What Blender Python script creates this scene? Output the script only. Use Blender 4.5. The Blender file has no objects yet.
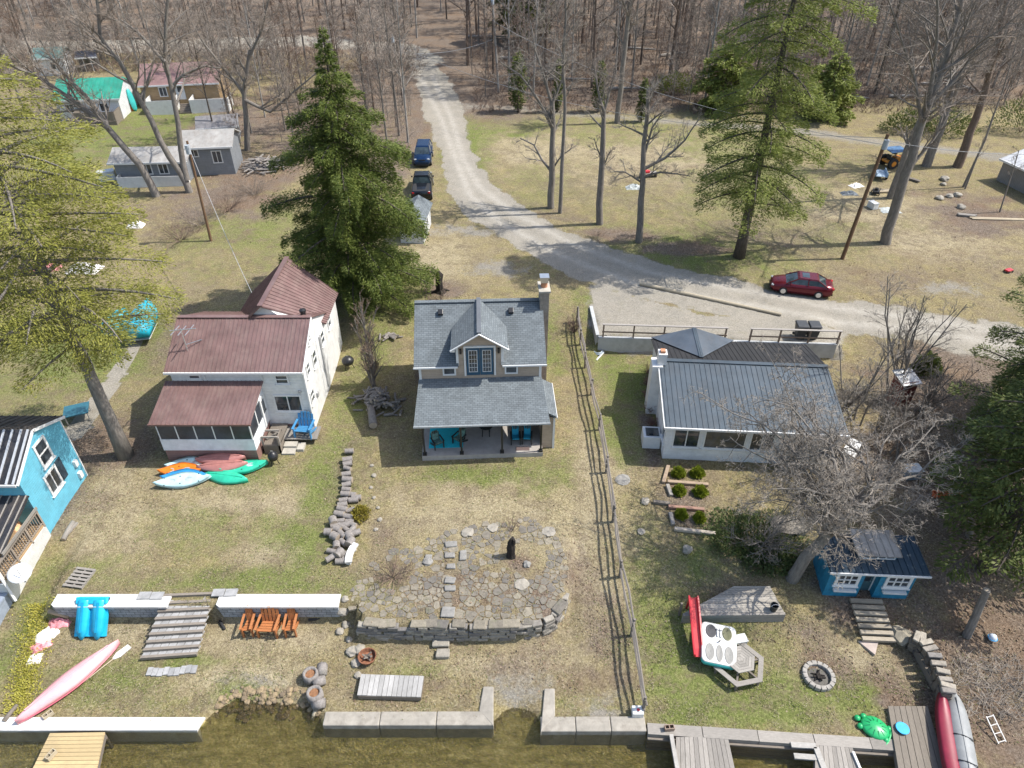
import bpy, math, random
import numpy as np
from mathutils import Vector, Matrix
PI = math.pi
rnd = random.Random(11)
nr = np.random.RandomState(5)
S = bpy.context.scene
COL = S.collection
# ------------------------------------------------------------------ camera maths
CH, CT, CF = 28.0, math.radians(37), 705.0
cT, sT = math.cos(CT), math.sin(CT)
def ray(px, py):
    a = (px-512)/CF; b = (384-py)/CF
    return (a, cT+b*sT, -sT+b*cT)
def Pz(px, py, z=0.0):
    d = ray(px, py); t = (z-CH)/d[2]
    return Vector((d[0]*t, d[1]*t, z))
def PY(px, py, Y):
    d = ray(px, py); t = Y/d[1]
    return Vector((d[0]*t, Y, CH+d[2]*t))
def PX(px, py, X):
    d = ray(px, py); t = X/d[0]
    return Vector((X, d[1]*t, CH+d[2]*t))
# ------------------------------------------------------------------ terrain
LAKE = -1.4
def ss(a, b, x):
    t = np.clip((np.asarray(x, float)-a)/(b-a), 0, 1); return t*t*(3-2*t)
WX = [-22.2, -21.5, -8.0, -7.3, -6.9, 0.5, 1.2, 1.9, 2.5, 2.9, 3.2]
WY = [20.05, 20.05, 20.0, 19.95, 18.95, 18.95, 19.1, 19.5, 20.3, 21.4, 22.3]
def H(x, y):
    x = np.asarray(x, float); y = np.asarray(y, float)
    sm = 1.2*ss(38.5, 46, y)
    st = 1.2*ss(40.9, 41.2, y+.055*(x-6))
    t = ss(5.75, 6.1, x)*(1-ss(21.5, 24, x))
    h = sm*(1-t)+st*t
    f = np.maximum(0, y-48)
    h = h+.018*f+.00012*np.maximum(0, np.minimum(y, 260)-90)**2
    h = h+.05*np.sin(x*.31+1.3)*np.sin(y*.27)*ss(20, 26, y)
    h = h+.012*np.maximum(0, np.abs(x)-40)*ss(30, 60, y)
    # front: terraces
    wy = np.interp(x, WX, WY)
    lo = -1.05-.045*np.clip(20-y, 0, 3.2)
    step = ss(-.13, .13, y-wy)
    smooth = ss(17, 27, y)
    k = np.maximum(ss(2.75, 3.3, x), 1-ss(-22.4, -21.7, x))
    kk = step*(1-k)+smooth*k
    h = h*kk+lo*(1-kk)
    # shore
    xs = [-99, -13.0, -12.8, -12, -8.8, -8.1, -8.0, -.75, -.6, .2, 1.1, 1.25, 5.0, 5.6, 17.6, 18.3, 99]
    sy = np.interp(x, xs, [14.95, 14.95, 15.4, 15.85, 15.6, 15.2, 15.05, 15.05, 15.25, 15.4, 15.25, 15.05, 15.05, 14.75, 13.85, 9, 9])
    soft = np.interp(x, xs, [.12, .12, .6, 1.0, 1.0, .5, .12, .12, .9, 1.2, .9, .12, .12, .12, .12, .5, .5])
    sh = np.clip((y-sy)/soft*.5+.5, 0, 1); sh = sh*sh*(3-2*sh)
    bed = -2.15-.05*np.clip(15-y, 0, 12)
    return h*sh+bed*(1-sh)
def G(px, py):
    d = ray(px, py); t = (9-CH)/d[2]
    for _ in range(500):
        if CH+d[2]*t < float(H(d[0]*t, d[1]*t)): break
        t *= 1.015
    a, b = t/1.015, t
    for _ in range(16):
        m = (a+b)/2
        if CH+d[2]*m < float(H(d[0]*m, d[1]*m)): b = m
        else: a = m
    return Vector((d[0]*b, d[1]*b, float(H(d[0]*b, d[1]*b))))
def gz(x, y): return float(H(x, y))
# ------------------------------------------------------------------ mesh builder
class MB:
    def __init__(s): s.v = []; s.f = []
    def face(s, pts):
        n = len(s.v); s.v += [tuple(p) for p in pts]; s.f.append(tuple(range(n, n+len(pts))))
    def hexa(s, c):      # 8 corners: bottom ring 4, top ring 4
        n = len(s.v); s.v += [tuple(p) for p in c]
        s.f += [(n+3, n+2, n+1, n), (n+4, n+5, n+6, n+7), (n, n+1, n+5, n+4), (n+1, n+2, n+6, n+5), (n+2, n+3, n+7, n+6), (n+3, n, n+4, n+7)]
    def box(s, x0, x1, y0, y1, z0, z1):
        s.hexa([(x0, y0, z0), (x1, y0, z0), (x1, y1, z0), (x0, y1, z0), (x0, y0, z1), (x1, y0, z1), (x1, y1, z1), (x0, y1, z1)])
    def cbox(s, c, size, rz=0, jit=0, rx=0):
        sx, sy, sz = [k/2 for k in size]
        M = Matrix.Translation(c) @ Matrix.Rotation(rz, 4, 'Z') @ Matrix.Rotation(rx, 4, 'X')
        P = [(-sx, -sy, -sz), (sx, -sy, -sz), (sx, sy, -sz), (-sx, sy, -sz), (-sx, -sy, sz), (sx, -sy, sz), (sx, sy, sz), (-sx, sy, sz)]
        if jit: P = [tuple(a*(1+rnd.uniform(-jit, jit)) for a in p) for p in P]
        s.hexa([M @ Vector(p) for p in P])
    def fbox(s, fr, a0, a1, b0, b1, c0, c1):   # frame: origin, u, n ; b is up
        o, u, n = fr; up = Vector((0, 0, 1))
        q = lambda a, b, c: o+u*a+up*b+n*c
        s.hexa([q(a0, b0, c1), q(a1, b0, c1), q(a1, b0, c0), q(a0, b0, c0), q(a0, b1, c1), q(a1, b1, c1), q(a1, b1, c0), q(a0, b1, c0)])
    def slab(s, p, th):  # thick quad, p counter-clockwise from above
        p = [Vector(k) for k in p]; n = (p[1]-p[0]).cross(p[-1]-p[0]).normalized()
        lo = [k-n*th for k in p]; m = len(p); b = len(s.v)
        s.v += [tuple(k) for k in lo+p]
        s.f += [tuple(range(b+m-1, b-1, -1)), tuple(range(b+m, b+2*m))]
        for i in range(m):
            j = (i+1) % m; s.f.append((b+i, b+j, b+m+j, b+m+i))
    def prism(s, poly, z0, z1):
        s.slab([(x, y, z1) for x, y in poly], z1-z0)
    def bar(s, a, b, w, h=None, up=(0, 0, 1)):   # rectangular bar between two points
        a = Vector(a); b = Vector(b); h = h or w
        d = (b-a).normalized(); upv = Vector(up)
        if abs(d.dot(upv)) > .98: upv = Vector((1, 0, 0))
        x = d.cross(upv).normalized()*w/2; y = x.cross(d).normalized()*h/2
        s.hexa([a-x-y, a+x-y, b+x-y, b-x-y, a-x+y, a+x+y, b+x+y, b-x+y])
    def tube(s, pts, rad, n=6, cap=True):
        pts = [Vector(p) for p in pts]
        if not hasattr(rad, '__len__'): rad = [rad]*len(pts)
        b = len(s.v); x = None; m = len(pts)
        for i, p in enumerate(pts):
            d = (pts[min(i+1, m-1)]-pts[max(i-1, 0)]).normalized()
            if x is None: x = d.orthogonal().normalized()
            else: x = (x-d*x.dot(d)).normalized()
            y = d.cross(x)
            for k in range(n):
                a = 2*PI*k/n; s.v.append(tuple(p+(x*math.cos(a)+y*math.sin(a))*rad[i]))
        for i in range(m-1):
            for k in range(n):
                k2 = (k+1) % n
                s.f.append((b+i*n+k, b+i*n+k2, b+(i+1)*n+k2, b+(i+1)*n+k))
        if cap:
            s.f.append(tuple(b+k for k in range(n-1, -1, -1))); s.f.append(tuple(b+(m-1)*n+k for k in range(n)))
    def cone3(s, a, b, r):   # cheap twig
        a = Vector(a); b = Vector(b); d = (b-a).normalized(); x = d.orthogonal().normalized()*r; y = d.cross(x)
        n = len(s.v); s.v += [tuple(a+x), tuple(a-x*.5+y*.87), tuple(a-x*.5-y*.87), tuple(b)]
        s.f += [(n, n+1, n+3), (n+1, n+2, n+3), (n+2, n, n+3)]
    def lathe(s, prof, n=14, c=(0, 0, 0), jit=0):
        b = len(s.v); m = len(prof)
        for r, z in prof:
            for k in range(n):
                a = 2*PI*k/n; q = r*(1+rnd.uniform(-jit, jit)) if jit else r
                s.v.append((c[0]+q*math.cos(a), c[1]+q*math.sin(a), c[2]+z))
        for i in range(m-1):
            for k in range(n):
                k2 = (k+1) % n; s.f.append((b+i*n+k, b+i*n+k2, b+(i+1)*n+k2, b+(i+1)*n+k))
        s.f.append(tuple(b+k for k in range(n-1, -1, -1))); s.f.append(tuple(b+(m-1)*n+k for k in range(n)))
    def loft(s, secs, closed=True):   # list of rings with equal count
        b = len(s.v); n = len(secs[0]); m = len(secs)
        for r in secs: s.v += [tuple(p) for p in r]
        for i in range(m-1):
            for k in range(n):
                k2 = (k+1) % n; s.f.append((b+i*n+k, b+i*n+k2, b+(i+1)*n+k2, b+(i+1)*n+k))
        if closed:
            s.f.append(tuple(b+k for k in range(n-1, -1, -1))); s.f.append(tuple(b+(m-1)*n+k for k in range(n)))
    def mesh(s, name, mat, smooth=False):
        me = bpy.data.meshes.new(name); me.from_pydata(s.v, [], s.f)
        if mat: me.materials.append(mat)
        me.validate()
        import bmesh
        if len(s.f) < 4000:
            bm = bmesh.new(); bm.from_mesh(me); bmesh.ops.recalc_face_normals(bm, faces=bm.faces); bm.to_mesh(me); bm.free()
        if smooth: me.polygons.foreach_set('use_smooth', [True]*len(me.polygons))
        return me
    def obj(s, name, mat, parent=None, smooth=False, loc=None):
        o = bpy.data.objects.new(name, s.mesh(name, mat, smooth)); COL.objects.link(o)
        if parent: o.parent = parent
        if loc is not None: o.location = loc
        return o
def bevel(o, w=.03, seg=2):
    m = o.modifiers.new('bevel', 'BEVEL'); m.width = w; m.segments = seg; m.limit_method = 'ANGLE'; return o
def tag(o, label, cat, group=None):
    o['label'] = label; o['category'] = cat
    if group: o['group'] = group
    return o
def T(name, label, cat, loc, rz=0, group=None):
    o = bpy.data.objects.new(name, None); COL.objects.link(o); o.empty_display_size = .2
    o.location = loc; o.rotation_euler = (0, 0, rz); return tag(o, label, cat, group)
def struct(o, kind='structure'): o['kind'] = kind; return o
def kids(o): return [c for c in bpy.data.objects if c.parent == o]
def dup(root, loc, rz=0, label=None, scale=None):
    def cp(o, par):
        c = o.copy(); COL.objects.link(c)
        if par: c.parent = par
        if o.name not in KID: KID[o.name] = kids(o)
        for k in KID[o.name]: cp(k, c)
        return c
    r = cp(root, None); r.location = loc; r.rotation_euler = (0, 0, rz)
    if label: r['label'] = label
    if scale: r.scale = scale if hasattr(scale, '__len__') else (scale,)*3
    return r
KID = {}
# ------------------------------------------------------------------ materials
class N:
    def __init__(s, name):
        s.m = bpy.data.materials.new(name); s.m.use_nodes = True; s.t = s.m.node_tree
        s.b = s.t.nodes['Principled BSDF']; s.out = s.t.nodes['Material Output']
    def n(s, typ, **kw):
        q = s.t.nodes.new(typ)
        for k, v in kw.items():
            if k.startswith('i_'):
                key = k[2:]; q.inputs[int(key) if key.isdigit() else key.replace('_', ' ')].default_value = v
            else: setattr(q, k, v)
        return q
    def l(s, a, b): s.t.links.new(a, b)
    def co(s, kind='Object'):
        if not hasattr(s, 'tc'): s.tc = s.n('ShaderNodeTexCoord')
        return s.tc.outputs[kind]
    def noise(s, scale, detail=4, rough=.6, vec=None, stretch=None, kind='Object'):
        q = s.n('ShaderNodeTexNoise'); q.inputs['Scale'].default_value = scale; q.inputs['Detail'].default_value = detail; q.inputs['Roughness'].default_value = rough
        v = vec or s.co(kind)
        if stretch:
            mp = s.n('ShaderNodeMapping'); mp.inputs['Scale'].default_value = stretch; s.l(v, mp.inputs['Vector']); v = mp.outputs[0]
        s.l(v, q.inputs['Vector']); return q.outputs['Fac']
    def ramp(s, fac, stops):
        q = s.n('ShaderNodeValToRGB'); e = q.color_ramp.elements
        while len(e) < len(stops): e.new(.5)
        for i, (p, c) in enumerate(stops):
            e[i].position = p; e[i].color = (*c, 1) if hasattr(c, '__len__') else (c, c, c, 1)
        s.l(fac, q.inputs[0]); return q.outputs[0]
    def mix(s, f, a, b, blend='MIX'):
        q = s.n('ShaderNodeMix', data_type='RGBA', blend_type=blend)
        for sock, v in ((q.inputs[0], f), (q.inputs[6], a), (q.inputs[7], b)):
            if isinstance(v, bpy.types.NodeSocket): s.l(v, sock)
            elif hasattr(v, '__len__'): sock.default_value = (*v[:3], 1)
            else: sock.default_value = v
        return q.outputs[2]
    def math(s, op, a, b=0.0, c=None):
        q = s.n('ShaderNodeMath', operation=op)
        for i, v in enumerate((a, b) if c is None else (a, b, c)):
            if isinstance(v, bpy.types.NodeSocket): s.l(v, q.inputs[i])
            else: q.inputs[i].default_value = v
        return q.outputs[0]
    def island(s): return s.n('ShaderNodeNewGeometry').outputs['Random Per Island']
    def bump(s, h, dist=.02, strength=1):
        q = s.n('ShaderNodeBump'); q.inputs['Distance'].default_value = dist; q.inputs['Strength'].default_value = strength
        s.l(h, q.inputs['Height']); s.l(q.outputs[0], s.b.inputs['Normal'])
    def col(s, c): s.l(c, s.b.inputs['Base Color'])
    def set(s, rough=.7, metal=0, spec=.5):
        s.b.inputs['Roughness'].default_value = rough; s.b.inputs['Metallic'].default_value = metal
        s.b.inputs['Specular IOR Level'].default_value = spec; return s.m
MC = {}
def paint(name, c, rough=.5, var=.12, scale=3, metal=0, dirt=0, spec=.5, isl=0, bump=0, bscale=20):
    """a surface of one colour with uneven wear"""
    if name in MC: return MC[name]
    k = N(name); f = k.noise(scale, 5, .65)
    c1 = tuple(v*(1-var) for v in c); c2 = tuple(min(1, v*(1+var)) for v in c)
    o = k.ramp(f, [(.36, c1), (.64, c2)])
    if isl:
        o = k.mix(1, o, k.ramp(k.island(), [(0, 1-isl), (1, 1+isl*.0)]), 'MULTIPLY')
    if dirt:
        g = k.noise(scale*.6+.4, 6, .75); o = k.mix(k.ramp(g, [(.5, 0.), (.72, dirt)]), o, (.13, .11, .085))
    k.col(o)
    if bump: k.bump(k.noise(bscale, 3), bump)
    MC[name] = k.set(rough, metal, spec); return MC[name]
def wood(name, c, axis=(1, 8, 8), isl=.35, rough=.8, var=.25, bump=.004):
    if name in MC: return MC[name]
    k = N(name); f = k.noise(5, 6, .7, stretch=axis)
    o = k.ramp(f, [(.28, tuple(v*(1-var) for v in c)), (.72, tuple(min(1, v*(1+var)) for v in c))])
    o = k.mix(1, o, k.ramp(k.island(), [(0, 1-isl), (1, 1.)]), 'MULTIPLY')
    g = k.noise(.9, 5, .7); o = k.mix(k.ramp(g, [(.5, 0.), (.75, .35)]), o, (.10, .095, .08))
    k.col(o); k.bump(f, bump); MC[name] = k.set(rough); return MC[name]
def glass(name='window_glass', c=(.02, .025, .03)):
    if name in MC: return MC[name]
    k = N(name); f = k.noise(1.3, 3); k.col(k.ramp(f, [(.35, c), (.7, tuple(v*3+.02 for v in c))])); MC[name] = k.set(.06, 0, .8); return MC[name]
def shingles(name, c, sc=1.0):
    if name in MC: return MC[name]
    k = N(name)
    b = k.n('ShaderNodeTexBrick'); b.inputs['Scale'].default_value = 1; b.offset = .5
    b.inputs['Brick Width'].default_value = .34*sc; b.inputs['Row Height'].default_value = .16*sc; b.inputs['Mortar Size'].default_value = .008
    b.inputs['Color1'].default_value = (*[v*.86 for v in c], 1); b.inputs['Color2'].default_value = (*[v*1.14 for v in c], 1); b.inputs['Mortar'].default_value = (*[v*.4 for v in c], 1)
    k.l(k.co('UV'), b.inputs['Vector'])
    f = k.noise(1.1, 5, .7); o = k.mix(1, b.outputs['Color'], k.ramp(f, [(.25, .75), (.75, 1.15)]), 'MULTIPLY')
    g = k.noise(60, 2); o = k.mix(1, o, k.ramp(g, [(.3, .7), (.7, 1.2)]), 'MULTIPLY')
    k.col(o); k.bump(b.outputs['Fac'], -.008); MC[name] = k.set(.9); return MC[name]
def blocks(name, c, bw=.4, bh=.2, rough=.9):
    if name in MC: return MC[name]
    k = N(name); b = k.n('ShaderNodeTexBrick'); b.inputs['Scale'].default_value = 1
    b.inputs['Brick Width'].default_value = bw; b.inputs['Row Height'].default_value = bh; b.inputs['Mortar Size'].default_value = .014
    b.inputs['Color1'].default_value = (*[v*.8 for v in c], 1); b.inputs['Color2'].default_value = (*[v*1.15 for v in c], 1); b.inputs['Mortar'].default_value = (*[v*.35 for v in c], 1)
    k.l(k.co('UV'), b.inputs['Vector']); f = k.noise(3, 6, .75); k.col(k.mix(1, b.outputs['Color'], k.ramp(f, [(.35, .7), (.65, 1.15)]), 'MULTIPLY')); k.bump(b.outputs['Fac'], -.02); MC[name] = k.set(rough); return MC[name]
def siding(name, c, row=.11, dirt=.2, rough=.6, vert=False, line=.35):
    if name in MC: return MC[name]
    k = N(name); sx = k.n('ShaderNodeSeparateXYZ'); k.l(k.co(), sx.inputs[0])
    if vert:
        a = k.math('ADD', sx.outputs[0], sx.outputs[1]); w = k.math('FRACT', k.math('DIVIDE', a, row))
    else: w = k.math('FRACT', k.math('DIVIDE', sx.outputs[2], row))
    ln = k.ramp(w, [(0, line), (.10, 1.), (1, 1.)])
    f = k.noise(1.6, 6, .7); base = k.ramp(f, [(.36, tuple(v*.80 for v in c)), (.64, c)])
    o = k.mix(1, base, ln, 'MULTIPLY')
    g = k.noise(.8, 6, .8, stretch=(1, 1, .35)); o = k.mix(k.ramp(g, [(.48, 0.), (.75, dirt)]), o, (.16, .14, .11))
    k.col(o); k.bump(w, .012); MC[name] = k.set(rough); return MC[name]
def metalroof(name, c, rough=.42, dirt=.35, dc=(.2, .16, .13)):
    if name in MC: return MC[name]
    k = N(name); f = k.noise(.7, 6, .7)
    o = k.ramp(f, [(.36, tuple(v*.78 for v in c)), (.64, tuple(v*1.14 for v in c))])
    g = k.noise(2.2, 7, .8, stretch=(1, .35, 1)); o = k.mix(k.ramp(g, [(.46, 0.), (.66, dirt)]), o, dc)
    k.col(o); MC[name] = k.set(rough, .15, .5); return MC[name]
def stone(name, c, isl=.5, rough=.9, moss=.25, bump=.02):
    if name in MC: return MC[name]
    k = N(name); f = k.noise(4.5, 7, .75)
    o = k.ramp(f, [(.28, tuple(v*.6 for v in c)), (.72, tuple(v*1.25 for v in c))])
    o = k.mix(1, o, k.ramp(k.island(), [(0, (1-isl, 1-isl, 1-isl*.9)), (.5, (.85, .82, .78)), (1, (1.12, 1.08, 1.0))]), 'MULTIPLY')
    g = k.noise(2.1, 5, .7); o = k.mix(k.ramp(g, [(.55, 0.), (.75, moss)]), o, (.11, .12, .06))
    k.col(o); k.bump(k.noise(14, 5, .7), bump); MC[name] = k.set(rough); return MC[name]
def bark(name, c):
    if name in MC: return MC[name]
    k = N(name); f = k.noise(3, 6, .75, stretch=(3, 3, .7))
    o = k.ramp(f, [(.28, tuple(v*.55 for v in c)), (.72, tuple(v*1.4 for v in c))])
    g = k.noise(.8, 4); o = k.mix(k.ramp(g, [(.55, 0.), (.75, .35)]), o, (.12, .13, .08))
    k.col(o); k.bump(f, .03); MC[name] = k.set(.95, 0, .2); return MC[name]
def leaf(name, c1, c2, c3=None, rough=.6):
    if name in MC: return MC[name]
    k = N(name); f = k.noise(.55, 4, .7); r = k.island()
    a = k.mix(k.ramp(f, [(.35, 0.), (.65, 1.)]), c1, c2)
    o = k.mix(k.ramp(r, [(0, 0.), (1, .75)]), a, c3 or tuple(v*1.6 for v in c2))
    k.col(o); k.b.inputs['Transmission Weight'].default_value = 0
    m = k.set(rough, 0, .25)
    tr = k.n('ShaderNodeBsdfTranslucent'); k.l(o, tr.inputs[0]); ms = k.n('ShaderNodeMixShader', i_0=.3)
    k.l(k.b.outputs[0], ms.inputs[1]); k.l(tr.outputs[0], ms.inputs[2]); k.l(ms.outputs[0], k.out.inputs[0])
    MC[name] = m; return m
# common
WHITE = paint('white_paint', (.66, .66, .65), .5, .06, 2, dirt=.18)
TRIM = paint('white_trim', (.70, .70, .69), .5, .03)
BLACK = paint('black_metal', (.018, .018, .02), .4)
RUBBER = paint('black_rubber', (.02, .02, .021), .8)
GREYW = wood('weathered_wood', (.30, .275, .245))
GREYWY = wood('weathered_wood_cross', (.30, .275, .245), axis=(8, 1, 8))
OLDW = wood('old_timber', (.20, .17, .14))
CHROME = paint('bright_metal', (.6, .6, .6), .3, .05, metal=.8)
GLASS = glass()
CONC = paint('old_concrete', (.40, .375, .325), .9, .16, 1.5, dirt=.45, bump=.006, bscale=30)
def uvproj(o, fr=None):
    """lay a metric UV on each face: u along the level direction, v up the slope"""
    me = o.data; uv = me.uv_layers.new(name='UVMap')
    for p in me.polygons:
        n = p.normal; h = Vector((0, 0, 1)).cross(n)
        h = h.normalized() if h.length > .05 else Vector((1, 0, 0)); v = n.cross(h)
        for li in p.loop_indices:
            c = me.vertices[me.loops[li].vertex_index].co
            uv.data[li].uv = (c.dot(h), c.dot(v))
    return o
# ------------------------------------------------------------------ camera, sun, sky
cam = bpy.data.cameras.new('camera'); co = bpy.data.objects.new('camera', cam); COL.objects.link(co); S.camera = co
cam.sensor_width = 36; cam.lens = 36*CF/1024; cam.clip_end = 3000; cam.clip_start = .1
co.location = (0, 0, CH); co.rotation_euler = (PI/2-CT, 0, 0)
SUN = Vector((.585, .062, .81)).normalized()
sl = bpy.data.lights.new('sun', 'SUN'); sl.energy = 4.1; sl.angle = math.radians(.5); sl.color = (1, .955, .88)
so = bpy.data.objects.new('sun', sl); COL.objects.link(so); so.rotation_euler = (-SUN).to_track_quat('-Z', 'Y').to_euler(); so.location = (30, 5, 45)
W = bpy.data.worlds.new('World'); S.world = W; W.use_nodes = True
sk = W.node_tree.nodes.new('ShaderNodeTexSky'); sk.sky_type = 'NISHITA'; sk.sun_disc = False
sk.sun_elevation = math.asin(SUN.z); sk.sun_rotation = math.atan2(SUN.x, SUN.y); sk.air_density = 1.2; sk.dust_density = 2.0
bg = W.node_tree.nodes['Background']; W.node_tree.links.new(sk.outputs[0], bg.inputs[0]); bg.inputs[1].default_value = .15
S.view_settings.view_transform = 'Standard'; S.view_settings.look = 'None'; S.view_settings.exposure = .62; S.view_settings.gamma = 1
S.cycles.max_bounces = 5; S.cycles.diffuse_bounces = 2; S.cycles.glossy_bounces = 2; S.cycles.transparent_max_bounces = 8
S.cycles.caustics_reflective = False; S.cycles.caustics_refractive = False
# ------------------------------------------------------------------ ground sheet cut into its regions
def axis(a, b, st, grow, far):
    m = list(np.arange(a, b+1e-6, st)); d = st; lo = []; v = a
    while v > far[0]: d *= grow; v -= d; lo.append(v)
    d = st; hi = []; v = b
    while v < far[1]: d *= grow; v += d; hi.append(v)
    return np.array(lo[::-1]+m+hi)
gx = axis(-32, 32, .27, 1.03, (-420, 420)); gy = axis(10, 58, .22, 1.018, (-160, 760))
XX, YY = np.meshgrid(gx, gy); ZZ = H(XX, YY)
ZZ = ZZ+(nr.rand(*ZZ.shape)-.5)*.035
def wpoly(px): return [tuple(G(*p)[:2]) for p in px]
def sdf(poly, x, y):      # signed distance, negative inside
    d = np.full(x.shape, 1e9); ins = np.zeros(x.shape, bool); n = len(poly)
    for i in range(n):
        ax, ay = poly[i]; bx, by = poly[(i+1) % n]
        ex, ey = bx-ax, by-ay; wx, wy = x-ax, y-ay
        t = np.clip((wx*ex+wy*ey)/(ex*ex+ey*ey+1e-9), 0, 1)
        d = np.minimum(d, np.hypot(wx-ex*t, wy-ey*t))
        c = ((ay <= y) & (by > y)) | ((by <= y) & (ay > y))
        with np.errstate(divide='ignore', invalid='ignore'): xi = ax+(y-ay)*ex/(ey if ey else 1e-9)
        ins ^= c & (x < xi)
    return np.where(ins, -d, d)
def vnoise(x, y, s, seed=0):
    x = x/s+seed*17.3; y = y/s+seed*9.1; xi = np.floor(x); yi = np.floor(y); fx = x-xi; fy = y-yi
    h = lambda a, b: np.modf(np.abs(np.sin(a*127.1+b*311.7+seed)*43758.5453))[0]
    fx = fx*fx*(3-2*fx); fy = fy*fy*(3-2*fy)
    return (h(xi, yi)*(1-fx)+h(xi+1, yi)*fx)*(1-fy)+(h(xi, yi+1)*(1-fx)+h(xi+1, yi+1)*fx)*fy
ROAD = wpoly([(409, 60), (425, 110), (440, 150), (448, 190), (468, 215), (515, 245), (555, 268), (598, 287), (640, 298), (700, 312), (780, 324), (850, 332), (950, 350), (1024, 364), (1150, 395),
              (1150, 345), (1024, 328), (960, 318), (900, 308), (830, 298), (770, 288), (720, 276), (660, 261), (610, 249), (560, 230), (520, 207), (490, 185), (470, 150), (462, 105), (447, 75), (428, 56)])
LANE = wpoly([(452, 101), (500, 104), (600, 113), (720, 121), (830, 131), (900, 140), (1000, 152), (1100, 165), (1100, 176), (1000, 162), (900, 149), (830, 140), (720, 129), (600, 119), (500, 110), (460, 110)])
FARR = wpoly([(-200, 42), (60, 42), (180, 40), (300, 36), (420, 46), (445, 62), (428, 66), (400, 52), (300, 46), (180, 52), (60, 54), (-200, 54)])
YARD = wpoly([(588, 283), (640, 298), (700, 312), (780, 324), (850, 332), (842, 352), (700, 338), (598, 336), (592, 312)])
PATHL = wpoly([(58, 432), (84, 408), (108, 375), (128, 340), (150, 330), (132, 365), (112, 395), (92, 425), (76, 440)])
LANDR = wpoly([(905, 345), (950, 345), (1040, 362), (1040, 400), (960, 392), (915, 375)])
masks = np.zeros(XX.shape+(4,))
edge = (vnoise(XX, YY, .8, 1)-.5)*.9+(vnoise(XX, YY, 2.3, 2)-.5)*1.0
dR = sdf(ROAD, XX, YY)+edge*.8; dL = sdf(LANE, XX, YY)+edge; dF = sdf(FARR, XX, YY)+edge; dY = sdf(YARD, XX, YY)+edge*.8; dP = sdf(PATHL, XX, YY)+edge*.4
soft = lambda d, w: np.clip(.5-d/w, 0, 1)
grav = np.maximum.reduce([soft(dR, 1.0), soft(dL, 2.2)*.6, soft(dF, 1.5), soft(dY, 1.2)*.95, soft(dP, .6)*.8])
blobs = []
def blob(ch, amt, *pts):
    for px, py, rx, ry in pts: blobs.append((ch, amt, G(px, py), rx, ry))
# 0 green grass, 1 leaf litter and bare soil, 2 gravel, 3 bare straw
blob(0, .85, (330, 480, 1.5, 3), (300, 540, 1.6, 1.8), (250, 580, 4, .7), (130, 350, 2.6, 3), (70, 350, 4, 4), (625, 380, 1.4, 3), (650, 380, 1.6, 2.2), (610, 440, 1.2, 2.5), (480, 475, 3, .8),
     (395, 300, 3, 2.5), (760, 690, 3.2, .8), (690, 700, 2, 1.4), (660, 650, 1.4, 1.6), (850, 690, 2, .8), (750, 710, 4, .6), (470, 140, 2.5, 9), (500, 120, 5, 6), (690, 250, 6, 4), (240, 690, 1.2, .8), (190, 660, 2, .6), (120, 130, 8, 10), (160, 125, 8, 8))
blob(0, .5, (200, 520, 4, 1.8), (545, 340, 1.5, 3.5), (720, 160, 8, 12), (840, 235, 5, 3), (550, 470, 2, 2), (585, 300, 1, 2), (350, 395, 1, 3), (260, 230, 5, 5), (380, 340, 1.5, 3), (100, 680, 3, 1), (420, 670, 1.3, .5), (640, 560, 1.2, 2), (700, 560, 1, 1.5), (80, 560, 2, 1.2), (20, 640, .8, 2.5), (35, 600, .8, 1.5))
blob(1, .95, (110, 440, 3.2, 2.2), (60, 500, 1.5, 2.5), (240, 185, 6, 9), (300, 120, 14, 14), (620, 235, 4, 1.2), (680, 248, 4, 1.5), (980, 215, 5, 5), (985, 640, 4.2, 3.0), (980, 560, 4.2, 4), (925, 480, 5, 6), (940, 700, 1.6, 2), (430, 370, 1.0, 2), (515, 560, .9, .7), (850, 610, 1.2, .8), (890, 690, 1.0, 1.1), (420, 120, 2, 14), (395, 150, 2.5, 12), (440, 290, 2.4, 1.2), (930, 400, 5, 5), (1020, 740, 3, 3), (870, 600, 3, 1.6), (690, 495, 1.5, 1.6), (650, 440, .5, 3), (540, 600, .6, 2))
blob(1, .55, (560, 215, 3, 2), (590, 600, 1.5, 2.2), (380, 540, 1.4, 1.5), (390, 570, 1.8, 1.0), (590, 680, 2.6, .9), (455, 600, 4.5, 1.4), (780, 240, 8, 4), (900, 280, 7, 3), (800, 640, 2, 1), (720, 590, 2, 1), (350, 470, 1, 3), (190, 210, 7, 7), (180, 330, 3, 4), (100, 500, 1.5, 1.5), (410, 690, 2.5, .8), (700, 450, 3.4, 1))
blob(2, .8, (520, 695, 1.6, .6), (600, 712, 1.6, .35), (490, 700, 1, .4), (470, 230, 4, 1.5), (610, 300, 1.4, 2), (960, 290, 3, 1.2), (645, 345, 1.5, .6), (500, 270, 3, 1.4))
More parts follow.
